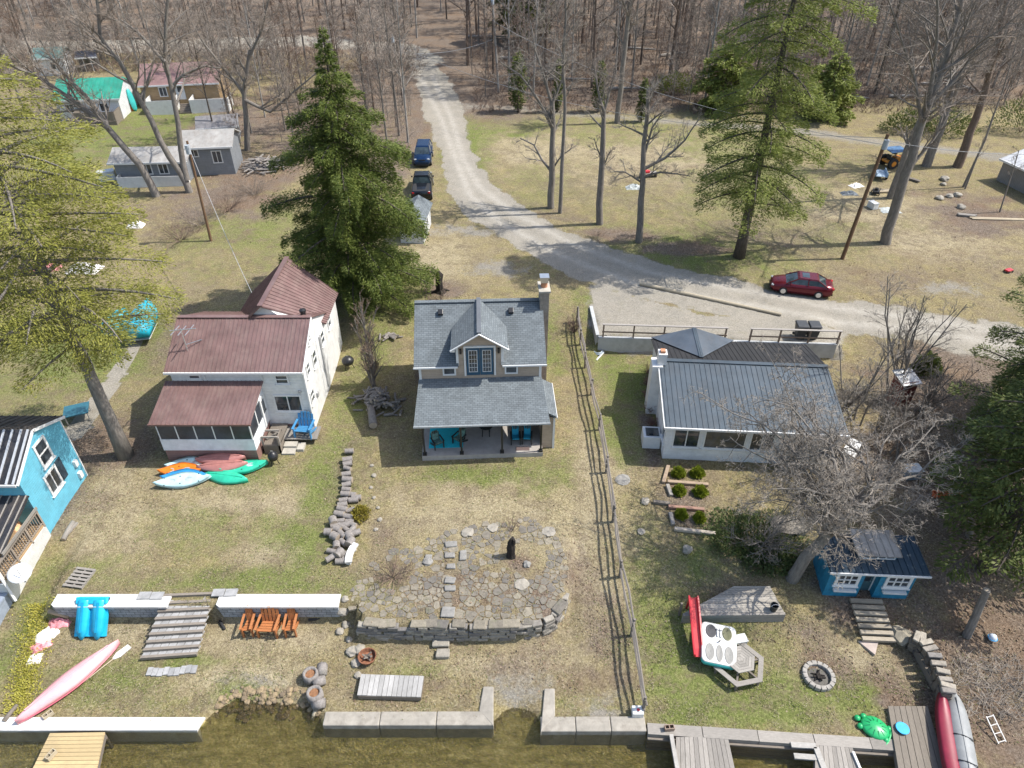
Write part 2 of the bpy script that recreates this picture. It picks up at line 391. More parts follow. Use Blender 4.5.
blob(1, .75, (818, 668, 1.3, .9), (690, 492, 1.8, 2.0), (690, 512, 1.6, 1.2)); blob(1, .6, (520, 665, 2.6, 1.0), (610, 640, 1.8, 1.6), (580, 570, 1.5, 2), (460, 590, 4, 1.6)); blob(2, .5, (520, 680, 2.4, .8), (600, 700, 1.8, .6)); blob(2, .55, (250, 682, 1.9, .6)); blob(3, 1, (250, 680, 2.4, .9), (275, 640, 2.4, .6), (240, 620, .8, .6)); blob(1, .42, (640, 180, 14, 10), (860, 230, 14, 6), (560, 190, 6, 6), (980, 260, 8, 4), (760, 230, 8, 5)); blob(0, .35, (620, 150, 12, 14), (760, 200, 9, 7), (900, 225, 6, 4), (540, 180, 4, 6)); blob(0, .6, (660, 410, 2.5, 2.5), (690, 640, 3, 2.5), (610, 350, 2, 4), (250, 470, 2, 2)); blob(3, .9, (110, 520, 2.2, 2.4), (120, 480, 1.2, 1.6), (240, 500, 4.5, 1.6), (270, 640, 2.6, .7), (140, 630, 2.5, .8), (280, 550, 1.5, 1), (540, 150, 6, 5), (440, 260, 3, 4), (490, 510, 4, 2), (580, 560, 2.5, 3), (870, 210, 6, 4), (940, 240, 6, 3), (640, 160, 8, 6), (500, 660, 3.4, .8), (860, 660, 2.5, .8), (600, 480, 1.5, 4))
wx1 = vnoise(XX, YY, 1.7, 11)+.5*vnoise(XX, YY, .7, 12)-.75; wx2 = vnoise(XX, YY, 1.7, 13)+.5*vnoise(XX, YY, .7, 14)-.75
for ch, amt, c, rx, ry in blobs:
    q = ((XX-c.x+wx1*rx*.9)/rx)**2+((YY-c.y+wx2*ry*.9)/ry)**2
    masks[..., ch] = np.maximum(masks[..., ch], amt*np.exp(-q*.8))
woods = np.clip((YY-86-(.10*np.abs(XX-12))*(XX > 12)+8*(vnoise(XX, YY, 9, 4)-.5))/10, 0, 1)*np.clip((XX+30)/12, 0, 1)
woods = np.maximum(woods, np.clip((YY-112)/16, 0, 1)); woods = np.maximum(woods, np.clip((XX-24)/5, 0, 1)*np.clip((44-YY)/4, 0, 1))
masks[..., 1] = np.maximum(masks[..., 1], woods); masks[..., 0] *= 1-woods*.85
masks[..., 2] = np.maximum(masks[..., 2]*(vnoise(XX, YY, .6, 7)*.6+.5), grav)
masks = np.clip(masks, 0, 1)
# cell owner
cx = (XX[:-1, :-1]+XX[1:, 1:])/2; cy = (YY[:-1, :-1]+YY[1:, 1:])/2
avg = lambda a: (a[:-1, :-1]+a[1:, :-1]+a[:-1, 1:]+a[1:, 1:])/4
own = np.zeros(cx.shape, int)
own[avg(dP) < 0] = 5; own[avg(dF) < 0] = 4; own[avg(dL) < 0] = 3; own[avg(dY) < 0] = 2; own[avg(dR) < 0] = 1
own[(avg(ZZ) < LAKE-.12) & (cy < 17.5)] = 6
def ground_mat():
    k = N('ground_grass_soil'); at = k.n('ShaderNodeAttribute', attribute_name='mask'); sp = k.n('ShaderNodeSeparateColor'); k.l(at.outputs['Color'], sp.inputs[0])
    g, l, v, st = sp.outputs[0], sp.outputs[1], sp.outputs[2], at.outputs['Alpha']
    fine = k.noise(9, 5, .8); mid = k.noise(1.6, 7, .75); big = k.noise(.33, 6, .7); tiny = k.noise(26, 3, .8)
    straw = k.ramp(fine, [(.30, (.118, .094, .044)), (.5, (.255, .210, .105)), (.68, (.42, .36, .205))])
    straw = k.mix(k.ramp(k.noise(.55, 6, .8), [(.42, 0.), (.62, .8)]), straw, k.ramp(fine, [(.3, (.125, .10, .064)), (.68, (.32, .265, .18))]))
    straw = k.mix(k.math('MULTIPLY', st, .75), straw, k.ramp(fine, [(.3, (.21, .17, .10)), (.5, (.38, .325, .215)), (.68, (.54, .475, .345))]))
    green = k.ramp(fine, [(.30, (.062, .082, .022)), (.5, (.148, .175, .05)), (.70, (.29, .305, .12))])
    soil = k.ramp(fine, [(.30, (.060, .047, .036)), (.5, (.165, .130, .102)), (.70, (.31, .255, .205))])
    soil = k.mix(k.ramp(big, [(.45, 0.), (.62, .5)]), soil, k.ramp(fine, [(.3, (.09, .055, .032)), (.7, (.28, .185, .115))]))
    gravel = k.ramp(fine, [(.30, (.125, .115, .096)), (.5, (.235, .217, .183)), (.70, (.355, .332, .285))])
    gravel = k.mix(k.ramp(big, [(.4, 0.), (.6, .5)]), gravel, (.285, .258, .215))
    # patchy lawn: green where the mask and two scales of noise agree
    gm = k.math('ADD', k.math('MULTIPLY', g, .62), k.math('ADD', k.math('MULTIPLY', mid, .75), k.math('MULTIPLY', big, .45)))
    gm = k.math('SUBTRACT', gm, k.math('MULTIPLY', st, .28))
    c = k.mix(k.ramp(gm, [(.60, .0), (.74, .45), (.95, .95)]), straw, green)
    brown = k.ramp(k.noise(.9, 8, .85), [(.48, 0.), (.60, .75)]); c = k.mix(brown, c, k.ramp(fine, [(.3, (.09, .070, .045)), (.7, (.25, .20, .135))]))
    lm = k.math('ADD', l, k.math('MULTIPLY', k.math('SUBTRACT', mid, .5), 1.3)); c = k.mix(k.ramp(lm, [(.25, 0.), (.72, 1.)]), c, soil)
    vm = k.math('ADD', v, k.math('MULTIPLY', k.math('SUBTRACT', k.noise(3.1, 6, .8), .5), 1.1)); c = k.mix(k.ramp(vm, [(.30, 0.), (.62, 1.)]), c, gravel)
    # wheel tracks and fallen leaves, pale flecks
    leafs = k.n('ShaderNodeTexVoronoi'); leafs.inputs['Scale'].default_value = 3.2; k.l(k.co(), leafs.inputs['Vector'])
    lf = k.math('MULTIPLY', k.ramp(leafs.outputs['Distance'], [(.10, 1.), (.16, 0.)]), k.ramp(mid, [(.45, 0.), (.6, .8)]))
    c = k.mix(lf, c, k.mix(leafs.outputs['Color'], (.30, .19, .10), (.42, .36, .27)))
    c = k.mix(1, c, k.ramp(tiny, [(.30, .55), (.70, 1.4)]), 'MULTIPLY')
    k.col(c); hb = k.math('ADD', k.math('MULTIPLY', fine, .7), k.math('MULTIPLY', tiny, .5)); k.bump(hb, .09, .9)
    return k.set(.97, 0, .1)
def road_mat():
    k = N('gravel'); fine = k.noise(11, 5, .8); big = k.noise(.45, 6, .7); at = k.n('ShaderNodeAttribute', attribute_name='mask'); sp = k.n('ShaderNodeSeparateColor'); k.l(at.outputs['Color'], sp.inputs[0])
    c = k.ramp(fine, [(.3, (.15, .138, .116)), (.5, (.26, .24, .203)), (.7, (.38, .352, .298))])
    c = k.mix(k.ramp(big, [(.40, 0.), (.60, .55)]), c, k.ramp(fine, [(.3, (.24, .217, .18)), (.7, (.43, .392, .33))]))
    c = k.mix(k.ramp(k.noise(1.7, 7, .8), [(.54, 0.), (.68, .5)]), c, (.20, .17, .125))
    weeds = k.math('MULTIPLY', k.ramp(k.noise(1.1, 6, .8), [(.56, 0.), (.68, .8)]), k.ramp(sp.outputs[2], [(.8, 1.), (.98, .25)])); c = k.mix(weeds, c, (.19, .17, .085))
    # worn tracks ride in the alpha of the mask
    c = k.mix(k.math('MULTIPLY', k.math('MULTIPLY', at.outputs['Alpha'], k.ramp(k.noise(2.2, 6, .8), [(.35, .15), (.6, .85)])), .8), c, (.45, .42, .37))
    c = k.mix(1, c, k.ramp(k.noise(28, 3, .8), [(.25, .68), (.75, 1.25)]), 'MULTIPLY')
    k.col(c); k.bump(fine, .05, .8); return k.set(.95, 0, .15)
def bed_mat():
    k = N('lake_bed'); f = k.noise(1.5, 8, .82, stretch=(.7, 2.2, 1)); g = k.noise(6, 5, .8)
    c = k.ramp(f, [(.36, (.135, .105, .04)), (.46, (.31, .248, .095)), (.56, (.50, .41, .19)), (.68, (.72, .62, .36))])
    c = k.mix(k.ramp(g, [(.42, 0.), (.6, .7)]), c, (.25, .24, .06))
    k.col(c); k.bump(g, .06); return k.set(.95)
GM, RM, BM = ground_mat(), road_mat(), bed_mat()
# wheel tracks as worn lighter gravel along the road
trk = np.zeros(XX.shape)
for line in ([(420, 75), (442, 120), (456, 160), (470, 195), (500, 222), (560, 255), (640, 285), (720, 300), (820, 318), (920, 330), (1024, 348)], [(432, 75), (452, 120), (463, 160), (480, 188), (515, 213), (570, 243), (650, 272), (730, 288), (830, 307), (930, 321), (1024, 336)]):
    w = wpoly(line); d = np.full(XX.shape, 1e9)
    for i in range(len(w)-1):
        ax, ay = w[i]; ex, ey = w[i+1][0]-ax, w[i+1][1]-ay; t = np.clip(((XX-ax)*ex+(YY-ay)*ey)/(ex*ex+ey*ey), 0, 1); d = np.minimum(d, np.hypot(XX-ax-ex*t, YY-ay-ey*t))
    trk = np.maximum(trk, np.exp(-(d/.42)**2))
am = masks.copy(); roadv = (dR < .6); am[..., 3] = np.where(roadv, trk, am[..., 3])
ny, nx = XX.shape; idx = np.arange(ny*nx).reshape(ny, nx)
allv = np.stack([XX, YY, ZZ], -1).reshape(-1, 3); allm = am.reshape(-1, 4)
for w, (nm, mat) in enumerate([('ground', GM), ('road', RM), ('gravel_yard', RM), ('lane', GM), ('background_road', RM), ('path', RM), ('lake_bed', BM)]):
    jj, ii = np.where(own == w)
    if not len(jj): continue
    q = np.stack([idx[jj, ii], idx[jj, ii+1], idx[jj+1, ii+1], idx[jj+1, ii]], 1)
    u, inv = np.unique(q, return_inverse=True); inv = inv.reshape(q.shape)
    me = bpy.data.meshes.new(nm); me.from_pydata(allv[u].tolist(), [], inv.tolist()); me.materials.append(mat)
    a = me.color_attributes.new('mask', 'FLOAT_COLOR', 'POINT'); a.data.foreach_set('color', allm[u].ravel().astype(np.float32))
    me.polygons.foreach_set('use_smooth', [True]*len(me.polygons))
    o = bpy.data.objects.new(nm, me); COL.objects.link(o); struct(o)
# ------------------------------------------------------------------ lake surface
def water_mat():
    k = N('lake_water'); k.t.nodes.remove(k.b)
    tr = k.n('ShaderNodeBsdfTransparent'); tr.inputs[0].default_value = (.92, .90, .76, 1)
    gl = k.n('ShaderNodeBsdfGlossy'); gl.inputs['Roughness'].default_value = .11; gl.inputs[0].default_value = (1, 1, 1, 1)
    fr = k.n('ShaderNodeFresnel'); fr.inputs[0].default_value = 1.33
    mp = k.n('ShaderNodeMapping'); mp.inputs['Rotation'].default_value = (0, 0, .5); k.l(k.co(), mp.inputs['Vector'])
    a = k.noise(1.5, 5, .7, vec=mp.outputs[0], stretch=(.6, 2.2, 1)); b = k.noise(6.5, 4, .7, vec=mp.outputs[0], stretch=(.7, 1.7, 1)); h = k.math('ADD', a, k.math('MULTIPLY', b, .8))
    bp = k.n('ShaderNodeBump'); bp.inputs['Distance'].default_value = .30; bp.inputs['Strength'].default_value = 1; k.l(h, bp.inputs['Height'])
    k.l(bp.outputs[0], gl.inputs['Normal']); k.l(bp.outputs[0], fr.inputs['Normal'])
    ms = k.n('ShaderNodeMixShader'); k.l(fr.outputs[0], ms.inputs[0]); k.l(tr.outputs[0], ms.inputs[1]); k.l(gl.outputs[0], ms.inputs[2]); k.l(ms.outputs[0], k.out.inputs[0]); return k.m
m = MB(); m.face([(-420, -160, LAKE), (420, -160, LAKE), (420, 17.4, LAKE), (-420, 17.4, LAKE)])
struct(m.obj('lake_water', water_mat()))
# ------------------------------------------------------------------ building helpers (local frame: x along the front, y to the back)
FR = lambda x0, y0, ux, uy, nx, ny: (Vector((x0, y0, 0)), Vector((ux, uy, 0)), Vector((nx, ny, 0)))
def front(y): return FR(0, y, 1, 0, 0, -1)
def side(x, s): return FR(x, 0, 0, 1, s, 0)
FRAME = TRIM
def window(par, fr, x, z, w, h, bars=(1, 0), name='window', mat=None, t=.09, sill=True, gm=None):
    m = MB(); a0, a1 = x-w/2, x+w/2
    m.fbox(fr, a0-t, a0, z, z+h, -.05, .06); m.fbox(fr, a1, a1+t, z, z+h, -.05, .06)
    m.fbox(fr, a0-t, a1+t, z+h, z+h+t, -.05, .065); m.fbox(fr, a0-t, a1+t, z-t, z, -.05, .065)
    for i in range(1, bars[0]+1): q = a0+w*i/(bars[0]+1); m.fbox(fr, q-.03, q+.03, z, z+h, -.03, .05)
    for i in range(1, bars[1]+1): q = z+h*i/(bars[1]+1); m.fbox(fr, a0, a1, q-.03, q+.03, -.03, .052)
    o = m.obj(name, mat or FRAME, par)
    g = MB(); g.fbox(fr, a0, a1, z, z+h, -.04, .015); g.obj('pane', gm or GLASS, o)
    if sill: s = MB(); s.fbox(fr, a0-t-.05, a1+t+.05, z-t-.05, z-t, -.02, .11); s.obj('sill', mat or FRAME, o)
    return o
def door(par, fr, x, z, w, h, mat, pane=True, name='door'):
    m = MB(); m.fbox(fr, x-w/2, x+w/2, z, z+h, -.05, .03); o = m.obj(name, mat, par)
    f = MB(); f.fbox(fr, x-w/2-.09, x-w/2, z, z+h+.09, -.05, .05); f.fbox(fr, x+w/2, x+w/2+.09, z, z+h+.09, -.05, .05); f.fbox(fr, x-w/2, x+w/2, z+h, z+h+.09, -.05, .05); f.obj('frame', TRIM, o)
    k = MB(); k.fbox(fr, x+w/2-.14, x+w/2-.08, z+h*.46, z+h*.5, .03, .09); k.obj('handle', CHROME, o)
    if pane: g = MB(); g.fbox(fr, x-w*.3, x+w*.3, z+h*.45, z+h*.9, .02, .04); g.obj('pane', GLASS, o)
    return o
def ribs(m, pl, pr, tl, tr, step=.3, w=.035, h=.035, skip=()):
    """standing seams from the eave (pl..pr) up to the ridge (tl..tr)"""
    pl, pr, tl, tr = map(Vector, (pl, pr, tl, tr)); n = max(2, int((pr-pl).length/step))
    nrm = (pr-pl).cross(tl-pl).normalized()
    for i in range(n+1):
        f = i/n; f = min(max(f, .01), .99)
        a = pl.lerp(pr, f)+nrm*h/2; b = tl.lerp(tr, f)+nrm*h/2
        if (b-a).length > .1: m.bar(a, b, w, h, up=nrm)
def roofslab(m, pl, pr, tr, tl, th=.09, seam=0, w=.035, h=.035):
    m.slab([pl, pr, tr, tl], th)
    if seam: ribs(m, pl, pr, tl, tr, seam, w, h)
def gablewall(m, x0, x1, y0, y1, ze, zr, z0=-.4, yr=None):
    """closed solid, ridge along x"""
    yr = (y0+y1)/2 if yr is None else yr
    A = [(x0, y0, z0), (x0, y1, z0), (x0, y1, ze), (x0, yr, zr), (x0, y0, ze)]; B = [(x1, *p[1:]) for p in A]
    n = len(m.v); m.v += A+B
    m.f += [tuple(range(n, n+5)), tuple(range(n+9, n+4, -1))]+[(n+(i+1) % 5, n+i, n+5+i, n+5+(i+1) % 5) for i in range(5)]
def gablewall_y(m, x0, x1, y0, y1, ze, zr, z0=-.4):
    xr = (x0+x1)/2
    A = [(x0, y0, z0), (x1, y0, z0), (x1, y0, ze), (xr, y0, zr), (x0, y0, ze)]; B = [(p[0], y1, p[2]) for p in A]
    n = len(m.v); m.v += A+B
    m.f += [tuple(range(n, n+5)), tuple(range(n+9, n+4, -1))]+[(n+(i+1) % 5, n+i, n+5+i, n+5+(i+1) % 5) for i in range(5)]
# ------------------------------------------------------------------ the tan cottage
SH = shingles('grey_blue_shingles', (.15, .172, .185), .8); TAN = siding('tan_siding', (.50, .40, .315), .12, .1)
NAVY = paint('navy_paint', (.02, .075, .13), .4)
th = T('tan_cottage', 'tan cottage with grey shingle roof, gabled dormer and open front porch', 'house', (-5.16, 29.8, 0), math.radians(2.6))
Wd = 6.95
m = MB(); m.box(0, Wd, 0, 9.2, -.5, .35); m.obj('porch_floor', paint('porch_concrete', (.36, .33, .30), .85, .12, 1.5, dirt=.2, bump=.004), th)
m = MB(); gablewall(m, .02, Wd-.02, 2.8, 9.6, 4.72, 6.75, .35); m.obj('wall', TAN, th)
m = MB(); ez, rz_, ry = 4.78, 6.95, 6.1
m.slab([(-.28, 2.55, ez), (2.25, 2.55, ez), (2.25, ry, rz_), (-.28, ry, rz_)], .12); m.slab([(4.69, 2.55, ez), (Wd+.3, 2.55, ez), (Wd+.3, ry, rz_), (4.69, ry, rz_)], .12); m.slab([(2.25, 4.0, ez+.885), (4.69, 4.0, ez+.885), (4.69, ry, rz_), (2.25, ry, rz_)], .12); m.slab([(-.28, ry, rz_), (Wd+.3, ry, rz_), (Wd+.3, 9.7, ez), (-.28, 9.7, ez)], .12)
rf = uvproj(m.obj('roof', SH, th))
m = MB(); m.bar((-.28, ry, rz_+.02), (Wd+.3, ry, rz_+.02), .3, .05); m.obj('ridge_cap', SH, rf); uvproj(bpy.data.objects[rf.name].children[0]) if rf.children else None
for x in (1.25, 5.35): m = MB(); m.cbox((x, 5.4, 6.66), (.3, .34, .2), 0, 0, .55); bevel(m.obj('roof_vent', BLACK, rf), .03)
m = MB(); m.box(-.3, 2.2, 2.5, 2.55, ez-.1, ez+.0); m.obj('fascia', TRIM, rf); m = MB(); m.box(4.74, Wd+.32, 2.5, 2.55, ez-.1, ez+.0)
m.obj('fascia', TRIM, rf)
for x in (.03, Wd-.03): m = MB(); m.box(x-.07, x+.07, 2.76, 2.84, 2.7, 4.7); m.obj('corner_board', TRIM, th)
# porch roof
m = MB(); m.slab([(-.27, -.25, 2.78), (Wd+.33, -.25, 2.78), (Wd+.05, 2.8, 3.8), (-.08, 2.8, 3.8)], .1); pr = uvproj(m.obj('porch_roof', SH, th))
m = MB(); m.box(-.28, Wd+.34, -.29, -.25, 2.69, 2.8); m.obj('fascia', paint('grey_trim', (.42, .44, .45), .5), pr)
m = MB(); m.box(.0, Wd, .05, .17, 2.45, 2.66); m.box(0, .12, .17, 2.8, 2.45, 2.66); m.box(Wd-.12, Wd, .17, 2.8, 2.45, 2.66); m.obj('beam', BLACK, pr)
for x in (.16, 2.28, 4.6, Wd-.12):
    m = MB(); m.box(x-.05, x+.05, .08, .18, .35, 2.5); m.box(x-.11, x+.11, .02, .24, .35, .47); m.obj('post', BLACK, th)
# bump-out on the right
m = MB(); m.box(Wd-.05, Wd+.62, .75, 3.6, -.2, 2.35); b = m.obj('side_nook', TAN, th)
m = MB(); m.slab([(Wd-.05, .6, 3.0), (Wd+.8, .6, 2.5), (Wd+.8, 3.75, 2.5), (Wd-.05, 3.75, 3.0)], .1); uvproj(m.obj('roof', SH, b))
m = MB(); m.box(Wd+.6, Wd+.72, .68, .82, -.2, 2.35); m.box(Wd+.77, Wd+.83, .55, 3.8, 2.36, 2.5); m.obj('corner_board', TRIM, b)
# dormer
dx = 3.47; m = MB(); gablewall_y(m, dx-1.28, dx+1.28, 2.77, 5.4, 6.15, 6.95, 3.8); dm = m.obj('dormer', TAN, th)
m = MB()
for s in (-1, 1):
    q = [(dx+s*1.6, 2.4, 6.05), (dx, 2.4, 7.1), (dx, 6.2, 7.1), (dx+s*1.6, 4.75, 6.05)]
    m.slab(q if s < 0 else q[::-1], .1)
uvproj(m.obj('roof', SH, dm))
m = MB()
for s in (-1, 1):
    m.bar((dx+s*1.63, 2.38, 5.97), (dx, 2.38, 7.03), .05, .16, up=(0, 1, 0)); m.box(dx+s*1.27-.07, dx+s*1.27+.07, 2.73, 2.79, 4.7, 6.1)
    m.box(dx+s*1.5-.12, dx+s*1.5+.12, 2.4, 2.8, 5.86, 5.99)
m.obj('trim', TRIM, dm)
m = MB(); m.bar((dx, 2.4, 7.11), (dx, 6.2, 7.11), .24, .05); m.obj('ridge_cap', paint('ridge_shingle', (.11, .12, .135), .9), dm)
fd = MB(); fd.box(dx-.9, dx-.8, 2.7, 2.8, 4.0, 6.02); fd.box(dx+.8, dx+.9, 2.7, 2.8, 4.0, 6.02); fd.box(dx-.8, dx+.8, 2.7, 2.8, 5.92, 6.02); fdo = fd.obj('door_frame', TRIM, dm)
for s in (-1, 1):
    c = dx+s*.39; m = MB(); m.box(c-.38, c+.38, 2.735, 2.79, 4.02, 5.9); d = m.obj('french_door', NAVY, dm)
    m = MB(); m.box(c-.22, c+.22, 2.722, 2.76, 4.28, 5.72); m.obj('pane', GLASS, d)
    m = MB()
    for i in range(1, 3): m.box(c-.22+.147*i-.007, c-.22+.147*i+.007, 2.712, 2.75, 4.28, 5.72)
    for i in range(1, 5): m.box(c-.22, c+.22, 2.709, 2.75, 4.28+.288*i-.007, 4.28+.288*i+.007)
    for x0, x1, z0, z1 in ((c-.25, c-.22, 4.25, 5.75), (c+.22, c+.25, 4.25, 5.75), (c-.22, c+.22, 4.25, 4.28), (c-.22, c+.22, 5.72, 5.75)): m.box(x0, x1, 2.715, 2.76, z0, z1)
    m.obj('muntin', TRIM, d)
    m = MB(); m.box(dx+s*1.07-.06, dx+s*1.07+.06, 2.64, 2.78, 5.55, 5.85); m.obj('wall_lamp', BLACK, dm)
FRAME = TRIM
for x in (1.7, 5.25): window(th, front(2.8), x, 4.12, .58, .42, (0, 0), sill=False)
m = MB(); m.box(Wd+.1, Wd+.62, 5.5, 6.6, -.3, 7.75); ch = m.obj('chimney', stone('chimney_block', (.33, .30, .27), .3, moss=.05), th)
m = MB(); m.box(Wd+.02, Wd+.7, 5.42, 6.68, 7.75, 7.85); m.obj('cap', CONC, ch)
m = MB(); m.lathe([(.2, 7.85), (.19, 8.15)], 10, (Wd+.36, 6.05, 0)); m.obj('flue', paint('terracotta', (.42, .2, .11), .8), ch)
m = MB(); m.box(Wd+.14, Wd+.58, 5.83, 6.27, 8.18, 8.5); m.box(Wd+.09, Wd+.63, 5.78, 6.32, 8.5, 8.55); m.obj('spark_cage', CHROME, ch)
door(th, front(2.8), 3.4, .35, .9, 2.0, NAVY); window(th, front(2.8), 1.5, 1.2, 1.2, 1.1); window(th, front(2.8), 5.4, 1.2, 1.2, 1.1)
for y in (4.2, 7.0): window(th, side(Wd-.02, 1), y, 1.2, .8, 1.1, (0, 1)); window(th, side(.02, -1), y, 1.2, .8, 1.1, (0, 1))
def onporch(x, y, z=.35): a = math.radians(2.6); return Vector((-5.16+x*math.cos(a)-y*math.sin(a), 29.8+x*math.sin(a)+y*math.cos(a), z))
# ------------------------------------------------------------------ the white house with the red-brown roofs
RED = metalroof('redbrown_metal', (.190, .118, .112), .5, .3, (.30, .24, .21)); WSD = siding('white_siding', (.80, .80, .79), .2, .12, line=.8)
wh = T('white_house', 'white two storey house with reddish brown metal roofs and screened porch', 'house', (-19.5, 32.45, 0), 0)
L_ = 7.55
m = MB(); gablewall(m, 0, L_, 0, 6.1, 4.55, 6.05, 0); wl = m.obj('wall', WSD, wh)
m = MB(); gablewall_y(m, 2.15, L_+.02, 3.3, 8.9, 4.5, 6.85, 0); m.obj('rear_wing', WSD, wh)
m = MB(); roofslab(m, (-.2, -.25, 4.55), (L_+.12, -.25, 4.55), (L_+.12, 3.05, 6.2), (-.2, 3.05, 6.2), .07, .24); roofslab(m, (L_+.12, 6.35, 4.55), (-.2, 6.35, 4.55), (-.2, 3.05, 6.2), (L_+.12, 3.05, 6.2), .07, .24)
m.bar((-.2, 3.05, 6.22), (L_+.12, 3.05, 6.22), .3, .05); mr = m.obj('roof', RED, wh)
m = MB(); xr = 4.86
roofslab(m, (L_+.25, 5.3, 4.3), (L_+.25, 9.15, 4.3), (xr, 9.15, 7.0), (xr, 2.9, 7.0), .07, .24); roofslab(m, (xr*2-L_-.25, 9.15, 4.3), (xr*2-L_-.25, 2.9, 4.3), (xr, 2.9, 7.0), (xr, 9.15, 7.0), .07, .24)
m.bar((xr, 2.9, 7.02), (xr, 9.15, 7.02), .3, .05); m.obj('wing_roof', RED, wh)
m = MB(); m.box(-.2, L_+.12, -.33, -.25, 4.43, 4.56); m.bar((L_+.13, -.25, 4.5), (L_+.13, 3.05, 6.15), .04, .16); m.box(L_+.0, L_+.08, -.07, 0, 0, 4.5); m.obj('fascia', TRIM, mr)
m = MB(); m.lathe([(.16, 6.0), (.16, 6.35), (.2, 6.38), (.2, 6.5), (.05, 6.56)], 10, (L_-.4, 3.35, 0)); m.obj('roof_vent', BLACK, mr)
m = MB()
for a, b in (((.9, 1.0, 5.2), (.9, 1.0, 6.7)), ((.3, .9, 6.6), (1.7, 1.15, 6.6)), ((.5, .5, 6.55), (.6, 1.5, 6.55)), ((.9, .5, 6.55), (1.0, 1.5, 6.55)), ((1.3, .5, 6.55), (1.4, 1.6, 6.55)), ((.9, 1, 5.6), (1.6, 1.6, 5.55))): m.bar(a, b, .04)
m.obj('antenna', CHROME, mr)
for x, z in ((5.15, 3.9), (1.9, 3.9)): m = MB(); m.box(x, x+.07, -.1, -.03, z, 4.45); m.obj('downpipe', TRIM, wh)
fr = front(0); window(wh, fr, 6.35, 1.62, 1.45, 1.05, (1, 0)); window(wh, fr, 6.3, 3.65, .62, .5, (0, 1)); window(wh, fr, 1.35, 4.0, .55, .38, (0, 1))
fr = side(L_, 1)
for y, z, w, h in ((.75, 1.7, .55, .75), (.95, 3.55, .5, .7), (2.45, 3.2, .6, .9), (2.2, 5.0, .3, .4), (4.6, 3.3, .55, .8), (6.6, 3.3, .55, .8)): window(wh, side(L_+.02, 1) if y > 3.1 else fr, y, z, w, h, (0, 1))
GPL = paint('grey_plastic', (.35, .35, .35)); m = MB(); m.fbox(fr, 1.5, 1.75, 1.4, 1.7, 0, .12); m.obj('meter_box', GPL, wh); m = MB(); m.fbox(fr, 3.9, 4.05, .4, 4.2, .02, .1); m.obj('downpipe', GPL, wh); m = MB(); m.fbox(front(0), 7.1, 7.25, 2.95, 3.1, 0, .12); m.obj('wall_lamp', GPL, wh)
m = MB(); m.box(5.05, L_-.02, -.03, .02, .02, .55); m.obj('lattice', siding('red_lattice', (.33, .19, .165), .16, .2, line=.1), wh)
# porch: x -.25..5.0, y -2.6..0
PO = siding('porch_panel', (.78, .80, .82), 2.5, .05, line=1)
m = MB(); m.box(-.25, 5.0, -2.75, -.01, .9, 1.0); m.box(-.25, 5.0, -2.75, -2.67, 1.0, 1.72); m.box(4.92, 5.0, -2.67, -.02, 1.0, 1.72); m.box(-.25, -.17, -2.67, -.02, 1.0, 1.72); pw = m.obj('porch_wall', PO, wh)
m = MB(); roofslab(m, (-.4, -3.0, 3.06), (5.2, -3.0, 3.06), (5.2, -.01, 3.78), (-.4, -.01, 3.78), .07, .24); prr = m.obj('porch_roof', RED, wh)
m = MB(); m.box(-.42, 5.22, -3.06, -3.0, 2.95, 3.06); m.slab([(5.0, -2.6, 1.72), (5.0, -.05, 1.72), (5.0, -.05, 3.6), (5.0, -2.6, 2.95)], .03) if False else None; m.obj('fascia', paint('brown_trim', (.18, .10, .085), .5), prr)
for i in range(6): x = -.2+i*1.03; m = MB(); m.box(x-.03, x+.03, -2.74, -2.68, 1.72, 3.0); m.obj('porch_post', TRIM, pw)
for y in (-1.6, -.75): m = MB(); m.box(4.93, 4.99, y-.05, y+.05, 1.72, 3.3); m.obj('porch_post', TRIM, pw)
SCR = paint('insect_screen', (.035, .04, .05), .35, .4, 1.2)
m = MB(); m.box(-.2, 4.95, -2.72, -2.705, 1.72, 3.0); m.box(4.95, 4.965, -2.65, -.05, 1.72, 3.1); m.box(-.21, -.195, -2.65, -.05, 1.72, 3.1); m.obj('screen', SCR, pw)
m = MB(); m.box(-.22, 4.96, -2.7, -2.65, -.1, .9); m.box(4.9, 4.95, -2.65, -.05, -.1, .9); m.obj('lattice', MC['red_lattice'], wh)
door(wh, side(5.0, 1), -.42, .95, .62, 1.95, TRIM, name='screen_door')
m = MB(); m.slab([(5.0, -2.75, 2.95), (5.0, -.02, 2.95), (5.0, -.02, 3.69), (5.0, -2.75, 3.04)], .04); m.obj('porch_gable', PO, pw)
# wooden landing and steps in the corner, on its own
CORNER = Vector((-19.5, 32.45, 0))
lk = T('wooden_landing', 'weathered wooden landing with concrete steps beside the white house porch', 'deck', (-14.4, 30.3, 0))
m = MB()
for i in range(10): m.box(.0+i*.2+.9, .19+i*.2+.9, .95, 2.1, .32, .4)
m.obj('deck_boards', GREYWY, lk)
m = MB(); m.box(.0, .95, .1, 2.1, .55, .62); m.box(0, .95, .1, .2, -.1, .55); m.box(.88, .95, .1, 1.0, -.1, 1.2); m.obj('bin_box', OLDW, lk)
m = MB(); m.box(1.0, 1.75, .5, .95, -.1, .22); m.box(1.0, 1.75, 0, .5, -.1, .1); m.box(1.8, 2.2, .3, .9, -.1, .16); m.obj('concrete_step', CONC, lk)
m = MB()
for a, b in (((.0, .2, 1.2), (.95, .2, 1.2)), ((.0, .9, 1.1), (.95, .9, 1.1)), ((0, .2, .6), (0, .2, 1.2)), ((.95, .2, .6), (.95, .2, 1.2)), ((.1, .6, .7), (.7, 1.2, .75)), ((.2, 1.3, .7), (.8, 1.0, .8))): m.bar(a, b, .09)
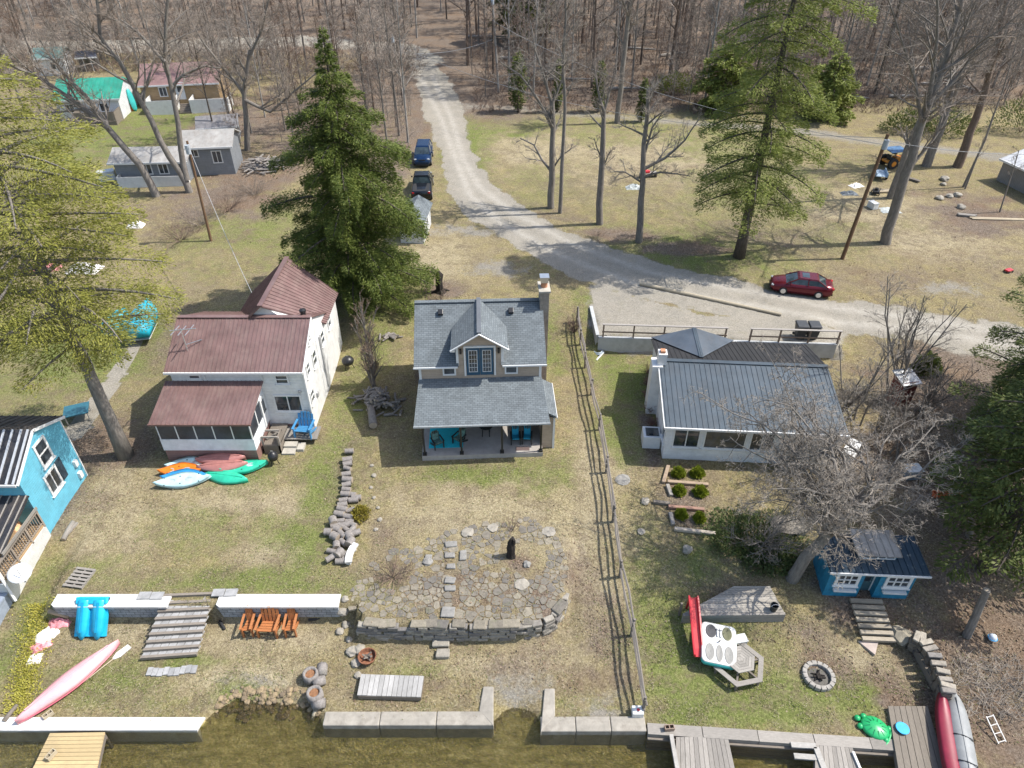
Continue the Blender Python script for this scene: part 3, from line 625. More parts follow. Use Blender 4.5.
m.obj('railing', GREYW, lk)
# ------------------------------------------------------------------ the white house on the right with the blue-grey roof
BLU = metalroof('bluegrey_metal', (.056, .078, .10), .6, .25, (.11, .105, .105)); DRK = metalroof('dark_brown_metal', (.026, .026, .028), .7, .3, (.05, .045, .042))
rh = T('lake_house', 'long low white house with blue grey metal roof behind bare branches', 'house', (8.7, 30.05, 0), math.radians(-4))
RL = 9.5; ez = 2.62; rz_ = 3.62
m = MB(); gablewall(m, 0, RL, 0, 8.3, 2.55, 3.5, -.3, 4.7); m.obj('wall', siding('pale_siding', (.84, .85, .86), .25, .10, line=.85), rh)
m = MB(); roofslab(m, (-.2, -.35, ez), (RL+.25, -.35, ez), (RL+.25, 4.7, rz_), (-.2, 4.7, rz_), .07, .3, .035, .028); m.bar((-.2, 4.7, rz_+.03), (RL+.25, 4.7, rz_+.03), .3, .05); rr = m.obj('roof', BLU, rh)
m = MB(); roofslab(m, (RL+.25, 8.6, ez), (-.2, 8.6, ez), (-.2, 4.7, rz_), (RL+.25, 4.7, rz_), .07, .3, .03, .02); m.obj('rear_roof', DRK, rh)
m = MB(); hx = 2.45
for s in (-1, 1):
    q = [(hx+s*2.65, 8.62, 2.66), (hx, 8.62, 3.5), (hx, 5.35, 3.52), (hx+s*.02, 5.3, 3.5)] if s < 0 else [(hx, 8.62, 3.5), (hx+s*2.65, 8.62, 2.66), (hx+s*.02, 5.3, 3.5), (hx, 5.35, 3.52)]
    m.slab(q, .05)
cr_ = m.obj('cross_gable', metalroof('slate_blue_metal', (.095, .115, .14), .4, .15), rh)
m = MB(); m.bar((hx, 5.3, 3.53), (hx, 8.65, 3.52), .25, .05); m.obj('ridge_cap', BLU, cr_)
m = MB(); m.box(-.25, RL+.28, -.43, -.35, 2.5, 2.63); m.bar((-.24, -.35, 2.57), (-.24, 4.7, rz_-.06), .05, .15); m.obj('fascia', TRIM, rr)
m = MB(); m.box(-.62, .0, 4.0, 5.0, -.2, 3.6); c = m.obj('chimney', WHITE, rh)
m = MB(); m.box(-.32, .2, 4.2, 4.8, 3.6, 4.35); m.obj('stack', WHITE, c); m = MB(); m.box(-.2, .08, 4.34, 4.66, 4.35, 4.5); m.obj('flue', paint('terracotta', (.42, .2, .11)), c)
f = front(0)
window(rh, f, 1.15, 1.0, 1.35, 1.25, (1, 0)); window(rh, f, 3.3, 1.0, 2.2, 1.25, (0, 0)); window(rh, f, 5.35, 1.0, 1.2, 1.25, (1, 0)); window(rh, side(0, -1), .6, 1.0, .7, 1.2, (0, 0))
window(rh, f, 7.6, 1.2, 1.0, .9)
ac = T('window_unit', 'small white glazed entry box on the end wall of the lake house', 'vestibule', (8.15, 31.35, 0), math.radians(-4))
m = MB(); m.box(-.45, .55, -.5, .5, 0, .85); m.obj('body', WHITE, ac); m = MB(); m.box(-.3, .45, -.35, .35, .85, .89); m.obj('top_glass', GLASS, ac)
# ------------------------------------------------------------------ the blue house at the left edge
TEAL = siding('teal_siding', (.15, .50, .66), .14, .14, line=.7); BLK = metalroof('black_metal_roof', (.03, .031, .036), .45, .3)
bh = T('blue_house', 'bright blue gabled house with black ribbed roof at the left edge', 'house', (-23.9, 24.4, 0), 0)
m = MB(); A = [(0, 0, -.6), (0, 4.2, -.3), (0, 4.2, 4.25), (0, 2.1, 5.1), (0, 0, 3.9)]; B = [(-9, *p[1:]) for p in A]; n = len(m.v); m.v += A+B
m.f += [tuple(range(n, n+5)), tuple(range(n+9, n+4, -1))]+[(n+(i+1) % 5, n+i, n+5+i, n+5+(i+1) % 5) for i in range(5)]
m.obj('wall', TEAL, bh)
m = MB(); roofslab(m, (-9.2, -.3, 3.78), (.12, -.3, 3.78), (.12, 2.1, 5.2), (-9.2, 2.1, 5.2), .08); r1 = m.obj('roof', BLK, bh)
m = MB(); ribs(m, (-9.2, -.3, 3.78), (.05, -.3, 3.78), (-9.2, 2.1, 5.2), (.05, 2.1, 5.2), .42, .1, .05); m.obj('roof_ribs', paint('pale_rib', (.42, .44, .47), .5), r1)
m = MB(); roofslab(m, (.12, 4.45, 4.15), (-9.2, 4.45, 4.15), (-9.2, 2.1, 5.2), (.12, 2.1, 5.2), .08, .4); m.obj('rear_roof', metalroof('dark_shingle', (.06, .055, .05), .9), bh)
m = MB(); m.bar((.14, -.3, 3.7), (.14, 2.1, 5.12), .05, .15); m.bar((.14, 2.1, 5.12), (.14, 4.45, 4.07), .05, .15); m.box(-.06, .03, 4.16, 4.23, -.3, 4.2); m.box(-9, .1, -.38, -.3, 3.66, 3.78); m.obj('trim', TRIM, bh)
f = side(0, 1); window(bh, f, 2.2, 3.0, .75, 1.25, (0, 1), t=.12); w = window(bh, f, 1.9, 1.35, .85, 1.1, (1, 0), t=.12)
m = MB(); m.fbox(f, 2.5, 2.95, 1.3, 2.6, 0, .05); m.obj('shutter', paint('dark_shutter', (.03, .05, .07)), bh)
for a, b in ((3.6, 1.2), (3.55, .4)): m = MB(); m.fbox(f, a, a+.25, b, b+.38, 0, .16); m.obj('meter_box', WHITE, bh)
m = MB(); m.slab([(-9, -2.9, 1.9), (.12, -2.9, 1.9), (.12, .0, 2.75), (-9, 0, 2.75)], .08); pr_ = m.obj('porch_roof', BLK, bh)
m = MB(); ribs(m, (-9, -2.9, 1.9), (.1, -2.9, 1.9), (-9, 0, 2.75), (.1, 0, 2.75), .42, .05, .04); m.box(.12, .18, -2.95, 0, 1.8, 1.95); m.obj('roof_ribs', GREYW, pr_)
DECKY = wood('tan_deck', (.40, .27, .15), isl=.3)
m = MB()
for i in range(24): m.box(-4.7+i*.2, -4.52+i*.2, -3.6, -.02, .62, .7)
m.obj('porch_floor', DECKY, bh)
m = MB()
for y in (-3.6, -2.4, -1.2, -.1): m.box(.0, .1, y, y+.1, .55, 1.65)
m.box(-.02, .12, -3.6, 0, 1.6, 1.68); m.box(.02, .08, -3.6, 0, .8, .86)
for i in range(24): m.box(.03, .07, -3.55+i*.15, -3.51+i*.15, .86, 1.6)
m.obj('railing', wood('brown_rail', (.30, .25, .205)), bh)
m = MB(); m.box(.04, .1, -3.65, -.02, -.7, .6); m.box(-4.5, .04, -3.66, -3.6, -.7, .6); m.obj('lattice', siding('white_lattice', (.75, .75, .73), .09, .15, line=.35), bh)
m = MB(); m.box(.0, .12, -3.62, -3.5, .6, 1.95); m.bar((.08, -3.55, 1.9), (.4, -3.9, -.3), .1); m.obj('downpipe', TRIM, bh)
m = MB(); m.box(-4.5, -.05, -4.9, -3.7, -.9, -.1); m.box(-4.5, .0, -4.95, -3.68, -.1, 0.0); m.obj('landing', paint('bluegrey_paint', (.25, .29, .35), .6, dirt=.3), bh)
# ------------------------------------------------------------------ smaller cabins and sheds further off
def cabin(name, label, L, R, depth, hw, hr, roofm, wallm, feats=(), group=None, seam=0, over=.3, yr=.5, cat='house', z0=None):
    a, b = G(*L), G(*R); w = (b-a).xy.length; rz = math.atan2(b.y-a.y, b.x-a.x)
    o = T(name, label, cat, (a.x, a.y, min(a.z, b.z)), rz, group)
    m = MB(); gablewall(m, 0, w, 0, depth, hw, hr-.05, -.6, depth*yr); wl = m.obj('wall', wallm, o)
    dz = (hr-hw)/(depth*yr)*over; db = (hr-hw)/(depth*(1-yr))*over
    m = MB(); roofslab(m, (-over, -over, hw-dz+.08), (w+over, -over, hw-dz+.08), (w+over, depth*yr, hr+.08), (-over, depth*yr, hr+.08), .1, seam)
    roofslab(m, (w+over, depth+over, hw-db+.08), (-over, depth+over, hw-db+.08), (-over, depth*yr, hr+.08), (w+over, depth*yr, hr+.08), .1, seam); r = m.obj('roof', roofm, o)
    m = MB(); m.box(-over-.02, w+over+.02, -over-.06, -over, hw-dz-.08, hw-dz+.1)
    m.obj('fascia', TRIM, r)
    for k in feats:
        if k[0] == 'w': window(o, front(0), w*k[1], k[2], k[3], k[4], sill=False)
        elif k[0] == 'd': door(o, front(0), w*k[1], k[2], .9, 1.95, k[3] if len(k) > 3 else TRIM)
        elif k[0] == 'p':      # porch platform with white panel railing: x0,x1 fraction, depth, height
            m = MB(); x0, x1, dd, zz = w*k[1], w*k[2], k[3], k[4]; m.box(x0, x1, -dd, -.02, zz-.15, zz); pd = m.obj('porch_floor', GREYWY, o)
            m = MB(); m.box(x0, x1, -dd-.05, -dd, -.5, zz+k[5]); m.box(x0-.05, x0, -dd, 0, -.5, zz+k[5]); m.box(x1, x1+.05, -dd, 0, -.5, zz+k[5]); m.obj('railing', k[6], pd)
        elif k[0] == 's':
            m = MB()
            for i in range(5): m.box(w*k[1], w*k[1]+1.4, -k[2]-.3-i*.3, -k[2]-i*.3, -.5, k[3]-.16*(i+1))
            m.obj('steps', OLDW, o)
    return o
GRN = metalroof('green_metal', (.03, .30, .21), .5, .15); PNK = metalroof('faded_red_shingle', (.235, .14, .135), .85, .3); GRY = metalroof('pale_grey_shingle', (.37, .36, .345), .9, .45); PUR = metalroof('grey_shingle', (.22, .215, .225), .9, .3)
TANW = siding('tan_far', (.42, .29, .16), .2); GRW = siding('grey_siding', (.24, .26, .285), .18); WHW = siding('white_far', (.72, .73, .74), .2); DKW = siding('dark_boards', (.12, .11, .105), .2)
cabin('green_roof_cabin', 'white cabin with green metal roof in the far left corner', (62, 121), (124, 119), 6.5, 2.5, 4.0, GRN, WHW, [('w', .2, 1.0, .9, .9), ('w', .75, 1.0, .9, .9), ('p', .35, .98, 2.2, .8, .7, OLDW), ('s', .5, 2.3, .8)], seam=.5)
cabin('pink_roof_cabin', 'tan cabin with faded red roof and two white railed decks', (146, 108), (222, 105), 7.5, 2.8, 4.4, PNK, TANW, [('w', .28, 1.4, .8, 1.0), ('d', .5, .9), ('p', .1, .45, 3, .9, .7, WHITE), ('p', .66, 1.15, 2.8, .9, .6, WHITE), ('s', .5, 1.4, .9)])
cabin('grey_cottage', 'small grey cottage with pale worn roof and white porch railing', (120, 184), (190, 182), 3.6, 2.3, 3.0, GRY, GRW, [('w', .45, 1.0, .8, .9), ('w', .68, 1.0, .8, .9), ('p', .05, 1.0, 1.0, .3, .75, WHITE)], over=.4)
cabin('grey_cottage_wing', 'taller grey wing with white framed window beside the porch cottage', (191, 176), (236, 174), 4.2, 3.0, 3.9, GRY, GRW, [('w', .2, 2.0, .7, .6), ('w', .68, 1.3, .8, 1.1)], over=.35)
cabin('garden_shed', 'low grey shed with purplish roof behind the grey cottage', (203, 146), (240, 143), 3.4, 2.0, 2.7, PUR, GRW, [('d', .6, 0, DKW)], cat='shed')
cabin('teal_shed', 'white shed with dull teal roof behind the green roof cabin', (40, 76), (68, 75), 4, 2.4, 3.3, metalroof('teal_shingle', (.11, .21, .20), .8), WHW, [('d', .6, 0)], cat='shed')
cabin('dark_shed', 'dark shed with navy roof beside the far back road', (82, 72), (99, 71), 2.6, 2.0, 2.5, metalroof('navy_roof', (.05, .06, .09), .6), DKW, [('d', .5, 0, OLDW)], cat='shed')
cabin('weathered_shed', 'weathered grey board shed with white metal roof at the right edge', (996, 180), (1060, 212), 4.2, 2.2, 2.9, metalroof('white_metal', (.6, .61, .62), .5, .2), siding('grey_boards', (.27, .255, .245), .2, .4, vert=True), [('d', .7, 0, OLDW)], seam=.5, cat='shed')
o = T('spruce_shed', 'small grey roofed shed half hidden by the dark spruce', 'shed', G(401, 243), math.radians(-4))
m = MB(); gablewall_y(m, 0, 2.0, 0, 3.8, 2.0, 2.6, -.3); m.obj('wall', WHW, o)
m = MB(); m.slab([(-.25, -.25, 1.98), (1, -.25, 2.72), (1, 4.05, 2.72), (-.25, 4.05, 1.98)], .08); m.slab([(1, -.25, 2.72), (2.25, -.25, 1.98), (2.25, 4.05, 1.98), (1, 4.05, 2.72)], .08); uvproj(m.obj('roof', SH, o))
window(o, side(2, 1), 1.9, .8, .6, .7, sill=False)
# ------------------------------------------------------------------ the blue cabin by the lake
DBL = paint('deep_blue_boards', (.022, .20, .33), .5, .2, 4, dirt=.15); CBR = metalroof('steel_blue_metal', (.035, .065, .095), .8, .25, (.14, .13, .12))
p = G(822, 595); cb = T('blue_cabin', 'small deep blue cabin with white windows and raised pale roof panel', 'cabin', (p.x, p.y, p.z), math.radians(-3))
cw = (G(905, 598)-p).xy.length
m = MB(); m.box(0, 1.62, 0, 1.8, -.3, 1.95); m.box(2.35, cw, 0, 1.8, -.3, 1.95); m.box(1.62, 2.35, .4, 1.8, -.3, 1.95); m.obj('wall', DBL, cb)
m = MB(); roofslab(m, (-.2, -.25, 2.02), (cw+.4, -.25, 2.02), (cw+.4, 1.95, 2.28), (-.2, 1.95, 2.28), .06, .3, .04, .04); r = m.obj('roof', CBR, cb)
m = MB(); m.box(-.22, cw+.42, -.30, -.25, 1.93, 2.03); m.obj('fascia', TRIM, r)
m = MB(); m.box(1.3, 3.05, .6, 1.8, 2.0, 2.4); sc = m.obj('clerestory', DBL, r)
m = MB(); roofslab(m, (1.15, .45, 2.45), (3.2, .45, 2.45), (3.2, 1.95, 2.62), (1.15, 1.95, 2.62), .06, .3, .03, .03); m.obj('roof', metalroof('worn_pale_metal', (.36, .34, .315), .6, .6, (.14, .12, .11)), sc)
window(sc, front(.6), 2.17, 2.19, 1.5, .17, (3, 0), sill=False, t=.05)
f = front(0); window(cb, f, .85, .95, .85, .62, (2, 1), t=.13); window(cb, f, 3.2, .95, .95, .62, (2, 1), t=.13)
for a, b in ((.35, 1.4), (2.65, 3.75)): m = MB(); m.fbox(f, a, b, .52, .62, .02, .2); m.obj('flower_box', WHITE, cb)
door(cb, front(.4), 1.98, 0, .62, 1.6, paint('teal_door', (.06, .12, .14)))
m = MB()
for i in range(7):
    y = -.35-i*.31; zg = gz(cb.location.x+1.8, cb.location.y+y)-cb.location.z; m.box(1.2, 2.7, y-.1, y+.1, zg+.1, zg+.24)
m.obj('steps', wood('step_boards', (.36, .31, .24)), cb)
m = MB(); m.bar((cw+.2, -.1, -.1), (cw+.45, -1.0, -.3), .5, .07); m.obj('leaning_board', wood('yellow_board', (.45, .34, .17)), cb)
# ------------------------------------------------------------------ walls, docks and shore
def at(px, py, dz=0): p = G(px, py); p.z += dz; return p
def yaw(a, b): return math.atan2(b.y-a.y, b.x-a.x)
BLOCK = blocks('wall_block', (.36, .38, .41)); WCAP = paint('white_cap', (.60, .59, .57), .6, .12, 1.2, dirt=.35)
for nm, x0, x1, lab in (('block_wall', -21.4, -16.0, 'white capped grey block retaining wall left of the timber steps'), ('block_wall', -13.75, -8.05, 'white capped grey block retaining wall right of the timber steps, behind orange chairs')):
    o = T(nm, lab, 'wall', ((x0+x1)/2, 20.1, -1.0)); w = (x1-x0)/2
    m = MB(); m.hexa([(-w+.25, -.12, -.3), (w-.1, -.12, -.3), (w-.1, .3, -.3), (-w+.25, .3, -.3), (-w+.03, -.2, 1.02), (w-.03, -.2, 1.02), (w-.03, .4, 1.02), (-w+.03, .4, 1.02)]); uvproj(m.obj('blocks', BLOCK, o))
    m = MB(); m.prism([(-w, -.12), (-w+.2, -.26), (w, -.26), (w, .46), (-w, .46)], 1.02, 1.12); m.obj('cap', WCAP, o)
PAV = paint('grey_paver', (.34, .34, .34), .9, .15, 4, isl=.3)
for px, py, lab in ((151, 596, 'two grey pavers lying on the wall cap left of the timber steps'), (225, 593, 'two grey pavers lying on the wall cap right of the timber steps')):
    o = T('paver_pair', lab, 'pavers', Pz(px, py, .125), rnd.uniform(-.1, .1))
    for i in range(2): m = MB(); m.cbox((-.3+i*.6, 0, .03), (.56, .4, .06), .03); m.obj('paver', PAV, o)
# timber steps
st = T('timber_steps', 'old timber edged steps going down between two white capped walls', 'steps', Pz(185, 600, 0))
TIM = wood('dark_timber', (.25, .215, .18)); M0 = st.location
for i in range(9):
    f = i/8; z = .06-.13*i; L = Pz(164-23*f, 596+62*f, z).xy; R = Pz(213-16*f, 594+60*f, z).xy
    m = MB(); m.bar((L.x-M0.x, L.y-M0.y, z), (R.x-M0.x, R.y-M0.y, z), .13, .17); m.obj('timber_edge', TIM, st)
    if i:
        m = MB(); n = 7
        for j in range(n):
            a = L.lerp(R, (j+.04)/n); b = L.lerp(R, (j+.94)/n); m.slab([(a.x-M0.x, a.y-M0.y+.08, z+.06), (b.x-M0.x, b.y-M0.y+.08, z+.06), (b.x-M0.x+.06, b.y-M0.y+.40, z+.06), (a.x-M0.x+.06, a.y-M0.y+.40, z+.06)], .07)
        m.obj('paver_tread', PAV, st)
a, b = at(147, 673), at(197, 670); o = T('paver_row', 'row of grey pavers in the grass at the foot of the timber steps', 'pavers', a, yaw(a, b))
L = (b-a).length; m = MB()
for j in range(9): m.cbox((L*(j+.5)/9, rnd.uniform(-.05, .05), .03), (L/9*.93, .38, .09), rnd.uniform(-.05, .05))
m.obj('pavers', PAV, o)
# sea walls
o = T('white_seawall', 'long white concrete seawall at the waterline on the left', 'seawall', (-15, 15.2, -1.5))
m = MB(); m.box(-30, 1.85, -.42, .0, -.9, .26); m.obj('wall', CONC, o); m = MB(); m.slab([(-30, -.5, .36), (1.9, -.45, .36), (2.05, .1, .36), (-30, .12, .36)], .1); m.obj('cap', WCAP, o)
SWC = paint('seawall_concrete', (.30, .275, .235), .9, .18, 1.6, dirt=.5, bump=.006, bscale=30)
def seawall(lab, x0, x1, y0, y1, rx, ry, mat=SWC):
    o = T('concrete_seawall', lab, 'seawall', ((x0+x1)/2, y0, -1.5)); cx_ = (x0+x1)/2; n = 3
    m = MB()
    for i in range(n): a = x0+(x1-x0)*i/n; b = x0+(x1-x0)*(i+1)/n-.02; m.hexa([(a-cx_, -.05, -.9), (b-cx_, -.05, -.9), (b-cx_, y1-y0, -.9), (a-cx_, y1-y0, -.9), (a-cx_, .04, .36+.01*i), (b-cx_, .04, .36+.01*i), (b-cx_, y1-y0, .36+.01*i), (a-cx_, y1-y0, .36+.01*i)])
    bevel(m.obj('wall', mat, o), .04)
    m = MB(); s = 1 if rx > cx_ else -1; e = (x1 if s > 0 else x0)
    m.hexa([(e-cx_-s*.62, y1-y0+.01, -.9), (e-cx_+s*.02, -.02, -.9), (rx-cx_+s*.2, ry-y0, -.9), (rx-cx_-s*.25, ry-y0, -.9), (e-cx_-s*.62, y1-y0+.01, .37), (e-cx_+s*.02, -.02, .4), (rx-cx_+s*.2, ry-y0, .45), (rx-cx_-s*.25, ry-y0, .45)])
    bevel(m.obj('return_wall', mat, o), .04)
    return o
zc = -1.12
A_, B_ = Pz(322, 726, zc), Pz(493, 727, zc); C_, D_ = Pz(324, 711, zc), Pz(489, 687, zc)
seawall('long tan concrete seawall with a short return, left of the beach gap', A_.x, B_.x, A_.y, C_.y, D_.x, D_.y)
A_, B_ = Pz(541, 732, zc), Pz(648, 736, zc); C_, D_ = Pz(545, 716, zc), Pz(549, 689, zc)
seawall('shorter tan concrete seawall with a return, right of the beach gap', A_.x, B_.x, A_.y, C_.y, D_.x, D_.y)
# timber bulkhead on the right
a, b = Pz(648, 733, -1.1), Pz(930, 752, -1.1); o = T('timber_bulkhead', 'weathered timber bulkhead along the lawn on the right shore', 'seawall', a, yaw(a, b)); L = (b-a).length
m = MB(); 
for i in range(5): m.box(L*i/5, L*(i+1)/5-.03, -.05, .42, -1.2, .02+.01*(i % 2))
m.obj('top_beam', GREYW, o); m = MB()
for i in range(3): m.box(0, L, -.16, -.06, -1.2+i*.35, -.9+i*.35)
m.obj('facing', OLDW, o)
def dock(lab, px, zt, mat, n, along, posts=True, nm='dock', kind='dock', boards='boards'):
    """deck from four pixel corners (fl, fr, br, bl) at height zt; boards run across"""
    q = [Pz(x, y, zt) for x, y in px]; o = T(nm, lab, kind, (sum((k for k in q), Vector())/4)); l = [k-o.location for k in q]
    m = MB()
    for i in range(n):
        f, g = (i+.03)/n, (i+.95)/n
        if along: p = [l[0].lerp(l[1], f), l[0].lerp(l[1], g), l[3].lerp(l[2], g), l[3].lerp(l[2], f)]
        else: p = [l[0].lerp(l[3], f), l[1].lerp(l[2], f), l[1].lerp(l[2], g), l[0].lerp(l[3], g)]
        dz = Vector((0, 0, rnd.uniform(-.008, .008))); m.slab([k+dz for k in p], .05)
    m.obj(boards, mat, o)
    m = MB()
    for i in range(4):
        a, b = l[i], l[(i+1) % 4]; c = sum(l, Vector())/4; a = a.lerp(c, .03); b = b.lerp(c, .03); m.bar(a-Vector((0, 0, .17)), b-Vector((0, 0, .17)), .06, .22)
    m.obj('frame', OLDW, o)
    if posts:
        for k in l: p = k.lerp(Vector(), .06); m = MB(); m.tube([p-Vector((0, 0, 1.6)), p-Vector((0, 0, .06))], .07, 8); m.obj('post', OLDW, o)
    return o
YDECK = wood('new_deck_boards', (.50, .38, .20), axis=(1, 8, 8), isl=.22, var=.15)
dock('yellow wooden dock reaching out from the white seawall', [(22, 790), (92, 790), (105, 732), (50, 733)], -1.02, YDECK, 14, False)
dock('weathered dock with pale edge beam beside the timber bulkhead', [(676, 800), (742, 800), (728, 737), (676, 737)], -1.08, GREYWY, 12, True)
dock('small weathered dock bay between the two slips on the right', [(815, 800), (868, 800), (853, 748), (815, 744)], -1.08, GREYWY, 9, True)
dock('dark weathered boardwalk along the red canoe', [(905, 810), (958, 810), (928, 706), (888, 706)], -1.0, wood('dark_boards_walk', (.185, .16, .13), axis=(8, 1, 8), isl=.15), 7, True)
a = Pz(671, 735, -1.05); o = T('dock_edge_rail', 'pale grey edge beam with gap along the weathered dock', 'beam', a); m = MB(); m.bar((0, 0, .03), (0, -4, .03), .16, .1); m.obj('beam', wood('pale_beam', (.42, .40, .37)), o)
m = MB(); m.bar((0, 0, -.12), (0, -4, -.12), .12, .16); m.obj('stringer', OLDW, o)
o = T('slip_frame', 'pale timber frame of the boat slip beside the small dock bay', 'dock frame', Pz(791, 745, -1.05)); WB = wood('pale_beam', (.42, .40, .37))
for a, b in (((0, 0, 0), (1.0, -.05, 0)), ((0, -.42, -.05), (1.05, -.5, -.05)), ((.98, -.1, 0), (1.1, -3, 0))): m = MB(); m.bar(a, b, .22, .09); m.obj('beam', WB, o)
o = T('metal_slip_rail', 'white metal rail at the outer side of the small dock bay', 'rail', Pz(853, 752, -1.02)); m = MB(); m.bar((0, 0, 0), (.12, -3, 0), .09, .09); m.obj('rail', WHITE, o); m = MB(); m.tube([(0, -.1, -1.2), (0, -.1, .05)], .04, 8); m.obj('post', CHROME, o)
# ------------------------------------------------------------------ centre stone terrace
STN = stone('field_stone', (.29, .275, .25)); FLG = stone('flag_stone', (.235, .216, .18), .40, moss=.75)
o = T('stone_retaining_wall', 'dry stacked stone retaining wall curving round the flagstone terrace', 'wall', (-3, 19, -.9))
path = [(-7.25, 19.05), (-5, 18.98), (-2, 18.95), (.4, 18.98), (1.2, 19.12), (1.85, 19.45), (2.35, 20.1), (2.6, 20.8)]
def walk(path, step):
    out = []; acc = 0
    for i in range(len(path)-1):
        a = Vector((*path[i], 0)); b = Vector((*path[i+1], 0)); L = (b-a).length; d = (b-a)/L; t = -acc
        while True:
            t += step(); 
            if t > L: acc = L-t+0; break
            out.append((a+d*t, math.atan2(d.y, d.x)))
        acc = 0
    return out
def stonewall(o, path, z0, h, rows, th=.34, mat=STN, capm=None, capw=.45):
    m = MB(); base = o.location
    for r in range(rows):
        for p, a in walk(path, lambda: rnd.uniform(.25, .55)):
            m.cbox((p.x-base.x, p.y-base.y+rnd.uniform(-.03, .03), z0+h*(r+.5)/rows-base.z), (rnd.uniform(.3, .58), th*rnd.uniform(.8, 1.05), h/rows*rnd.uniform(.8, 1.08)), a+rnd.uniform(-.08, .08), .1)
    bevel(m.obj('stones', mat, o), .03, 1)
    m = MB()
    for p, a in walk(path, lambda: rnd.uniform(.5, .95)):
        m.cbox((p.x-base.x, p.y-base.y+rnd.uniform(.0, .08), z0+h+.03-base.z), (rnd.uniform(.55, .9), capw*rnd.uniform(.85, 1.15), .11), a+rnd.uniform(-.1, .1), .12)
    bevel(m.obj('capstones', capm or FLG, o), .03, 1)
stonewall(o, path, -1.0, 1.0, 5)
# flagstones laid over the terrace
def pip(poly, x, y):
    c = False
    for i in range(len(poly)):
        ax, ay = poly[i]; bx, by = poly[(i+1) % len(poly)]
        if (ay > y) != (by > y) and x < (bx-ax)*(y-ay)/(by-ay)+ax: c = not c
    return c
terr = wpoly([(348, 612), (352, 590), (375, 560), (400, 545), (440, 535), (470, 525), (500, 522), (530, 517), (552, 530), (565, 555), (566, 585), (556, 605), (535, 622), (500, 628), (350, 626)])
bare = [(G(526, 558), 1.15), (G(395, 575), .9), (G(430, 560), .5)]
m = MB(); pts = []
for _ in range(14000):
    x, y = rnd.uniform(-8.2, 3.2), rnd.uniform(18.7, 26); r = rnd.choice([.11, .15, .19, .25])
    if all((x-a)**2+(y-b)**2 > (r+c)**2*.72 for a, b, c in pts): pts.append((x, y, r))
gx0 = G(455, 590).x
for x, y, r in pts:
    if not pip(terr, x, y) or any((x-c.x)**2+(y-c.y)**2 < q*q for c, q in bare) or abs(x-gx0) < .22: continue
    inner = 1 if (y < 21.4 or x > .9 or abs(x-gx0) < .9) else .7
    if rnd.random() > .9*inner: continue
    P = [(x-.6, y-.6), (x+.6, y-.6), (x+.6, y+.6), (x-.6, y+.6)]
    for a, b, c in pts:
        dx_, dy_ = a-x, b-y; D = math.hypot(dx_, dy_)
        if D < .02 or D > 1.3: continue
        lim = D*(r/(r+c))-.028; ux, uy = dx_/D, dy_/D; Q = []
        for i in range(len(P)):
            p, q = P[i], P[(i+1) % len(P)]; dp = (p[0]-x)*ux+(p[1]-y)*uy-lim; dq = (q[0]-x)*ux+(q[1]-y)*uy-lim
            if dp <= 0: Q.append(p)
            if dp*dq < 0: t = dp/(dp-dq); Q.append((p[0]+(q[0]-p[0])*t, p[1]+(q[1]-p[1])*t))
        P = Q
        if len(P) < 3: break
    if len(P) < 3: continue
    P = [(min(max(a, x-.42), x+.42), min(max(b, y-.42), y+.42)) for a, b in P]
    z = gz(x, y)+rnd.uniform(.006, .032); m.slab([(a, b, z+rnd.uniform(-.008, .008)) for a, b in P], .1)
fs = struct(m.obj('flagstone_terrace', FLG)); bevel(fs, .012, 1)
# dark path slabs through the terrace
SLB = stone('path_slab', (.235, .235, .235), .25, moss=.15)
for i, (px, py, w, d) in enumerate([(450, 556, .5, .3), (451, 567, .42, .28), (450, 581, .5, .36), (450, 589, .55, .3), (448, 613, .62, .55), (451, 545, .6, .35), (428, 560, .34, .55), (463, 556, .34, .6)]):
    p = at(px, py, .02); o = MB(); o.cbox((0, 0, .04), (w, d, .12), 0, .12); q = bevel(o.obj('stepping_slab', SLB, loc=p), .03, 1); q.rotation_euler.z = rnd.uniform(-.15, .15); tag(q, 'dark flat stepping slab in the path across the terrace', 'stepping stone', 'stepping slabs through the flagstones')
for px, py, lab, w, d in ((441, 643, 'tan stone step against the foot of the stone wall', .75, .55), (443, 655, 'grey stone step in the grass in front of the tan one', .62, .42)):
    o = MB(); o.cbox((0, 0, .1), (w, d, .26), 0, .1); q = bevel(o.obj('stone_step', STN, loc=at(px, py)), .04, 1); tag(q, lab, 'step')
def rock(lab, px, py, s, mat=STN, nm='rock', flat=.6, grp=None):
    import bmesh
    bm = bmesh.new(); bmesh.ops.create_icosphere(bm, subdivisions=2, radius=s)
    for v in bm.verts: v.co *= rnd.uniform(.8, 1.15); v.co.z *= flat
    me = bpy.data.meshes.new(nm); bm.to_mesh(me); bm.free(); me.materials.append(mat); o = bpy.data.objects.new(nm, me); COL.objects.link(o); o.location = at(px, py, s*flat*.5); o.rotation_euler.z = rnd.random()*6; return tag(o, lab, 'rock', grp)
rock('pale flat boulder set in the terrace behind the dark stump', 549, 532, .36, flat=.16); rock('pale round boulder on the terrace in front of the dark stump', 522, 585, .36, flat=.16); rock('small dark rock on the bare soil by the dark stump', 527, 565, .2, SLB)
rock('upright grey rock beside the path at the back of the terrace', 428, 562, .28, SLB, flat=.4); rock('tall grey boulder at the upper edge of the terrace', 468, 533, .33, flat=.35); rock('pale rock at the edge of terrace right of the boulder', 493, 528, .3, flat=.2)
for px, py in ((345, 600), (343, 612), (346, 625), (349, 640), (352, 652), (356, 664), (340, 632), (360, 650), (358, 676)): rock('rough stone in the tumbled row between the two lower lawns', px, py, rnd.uniform(.16, .3), STN, grp='tumbled stones between the lower lawns')
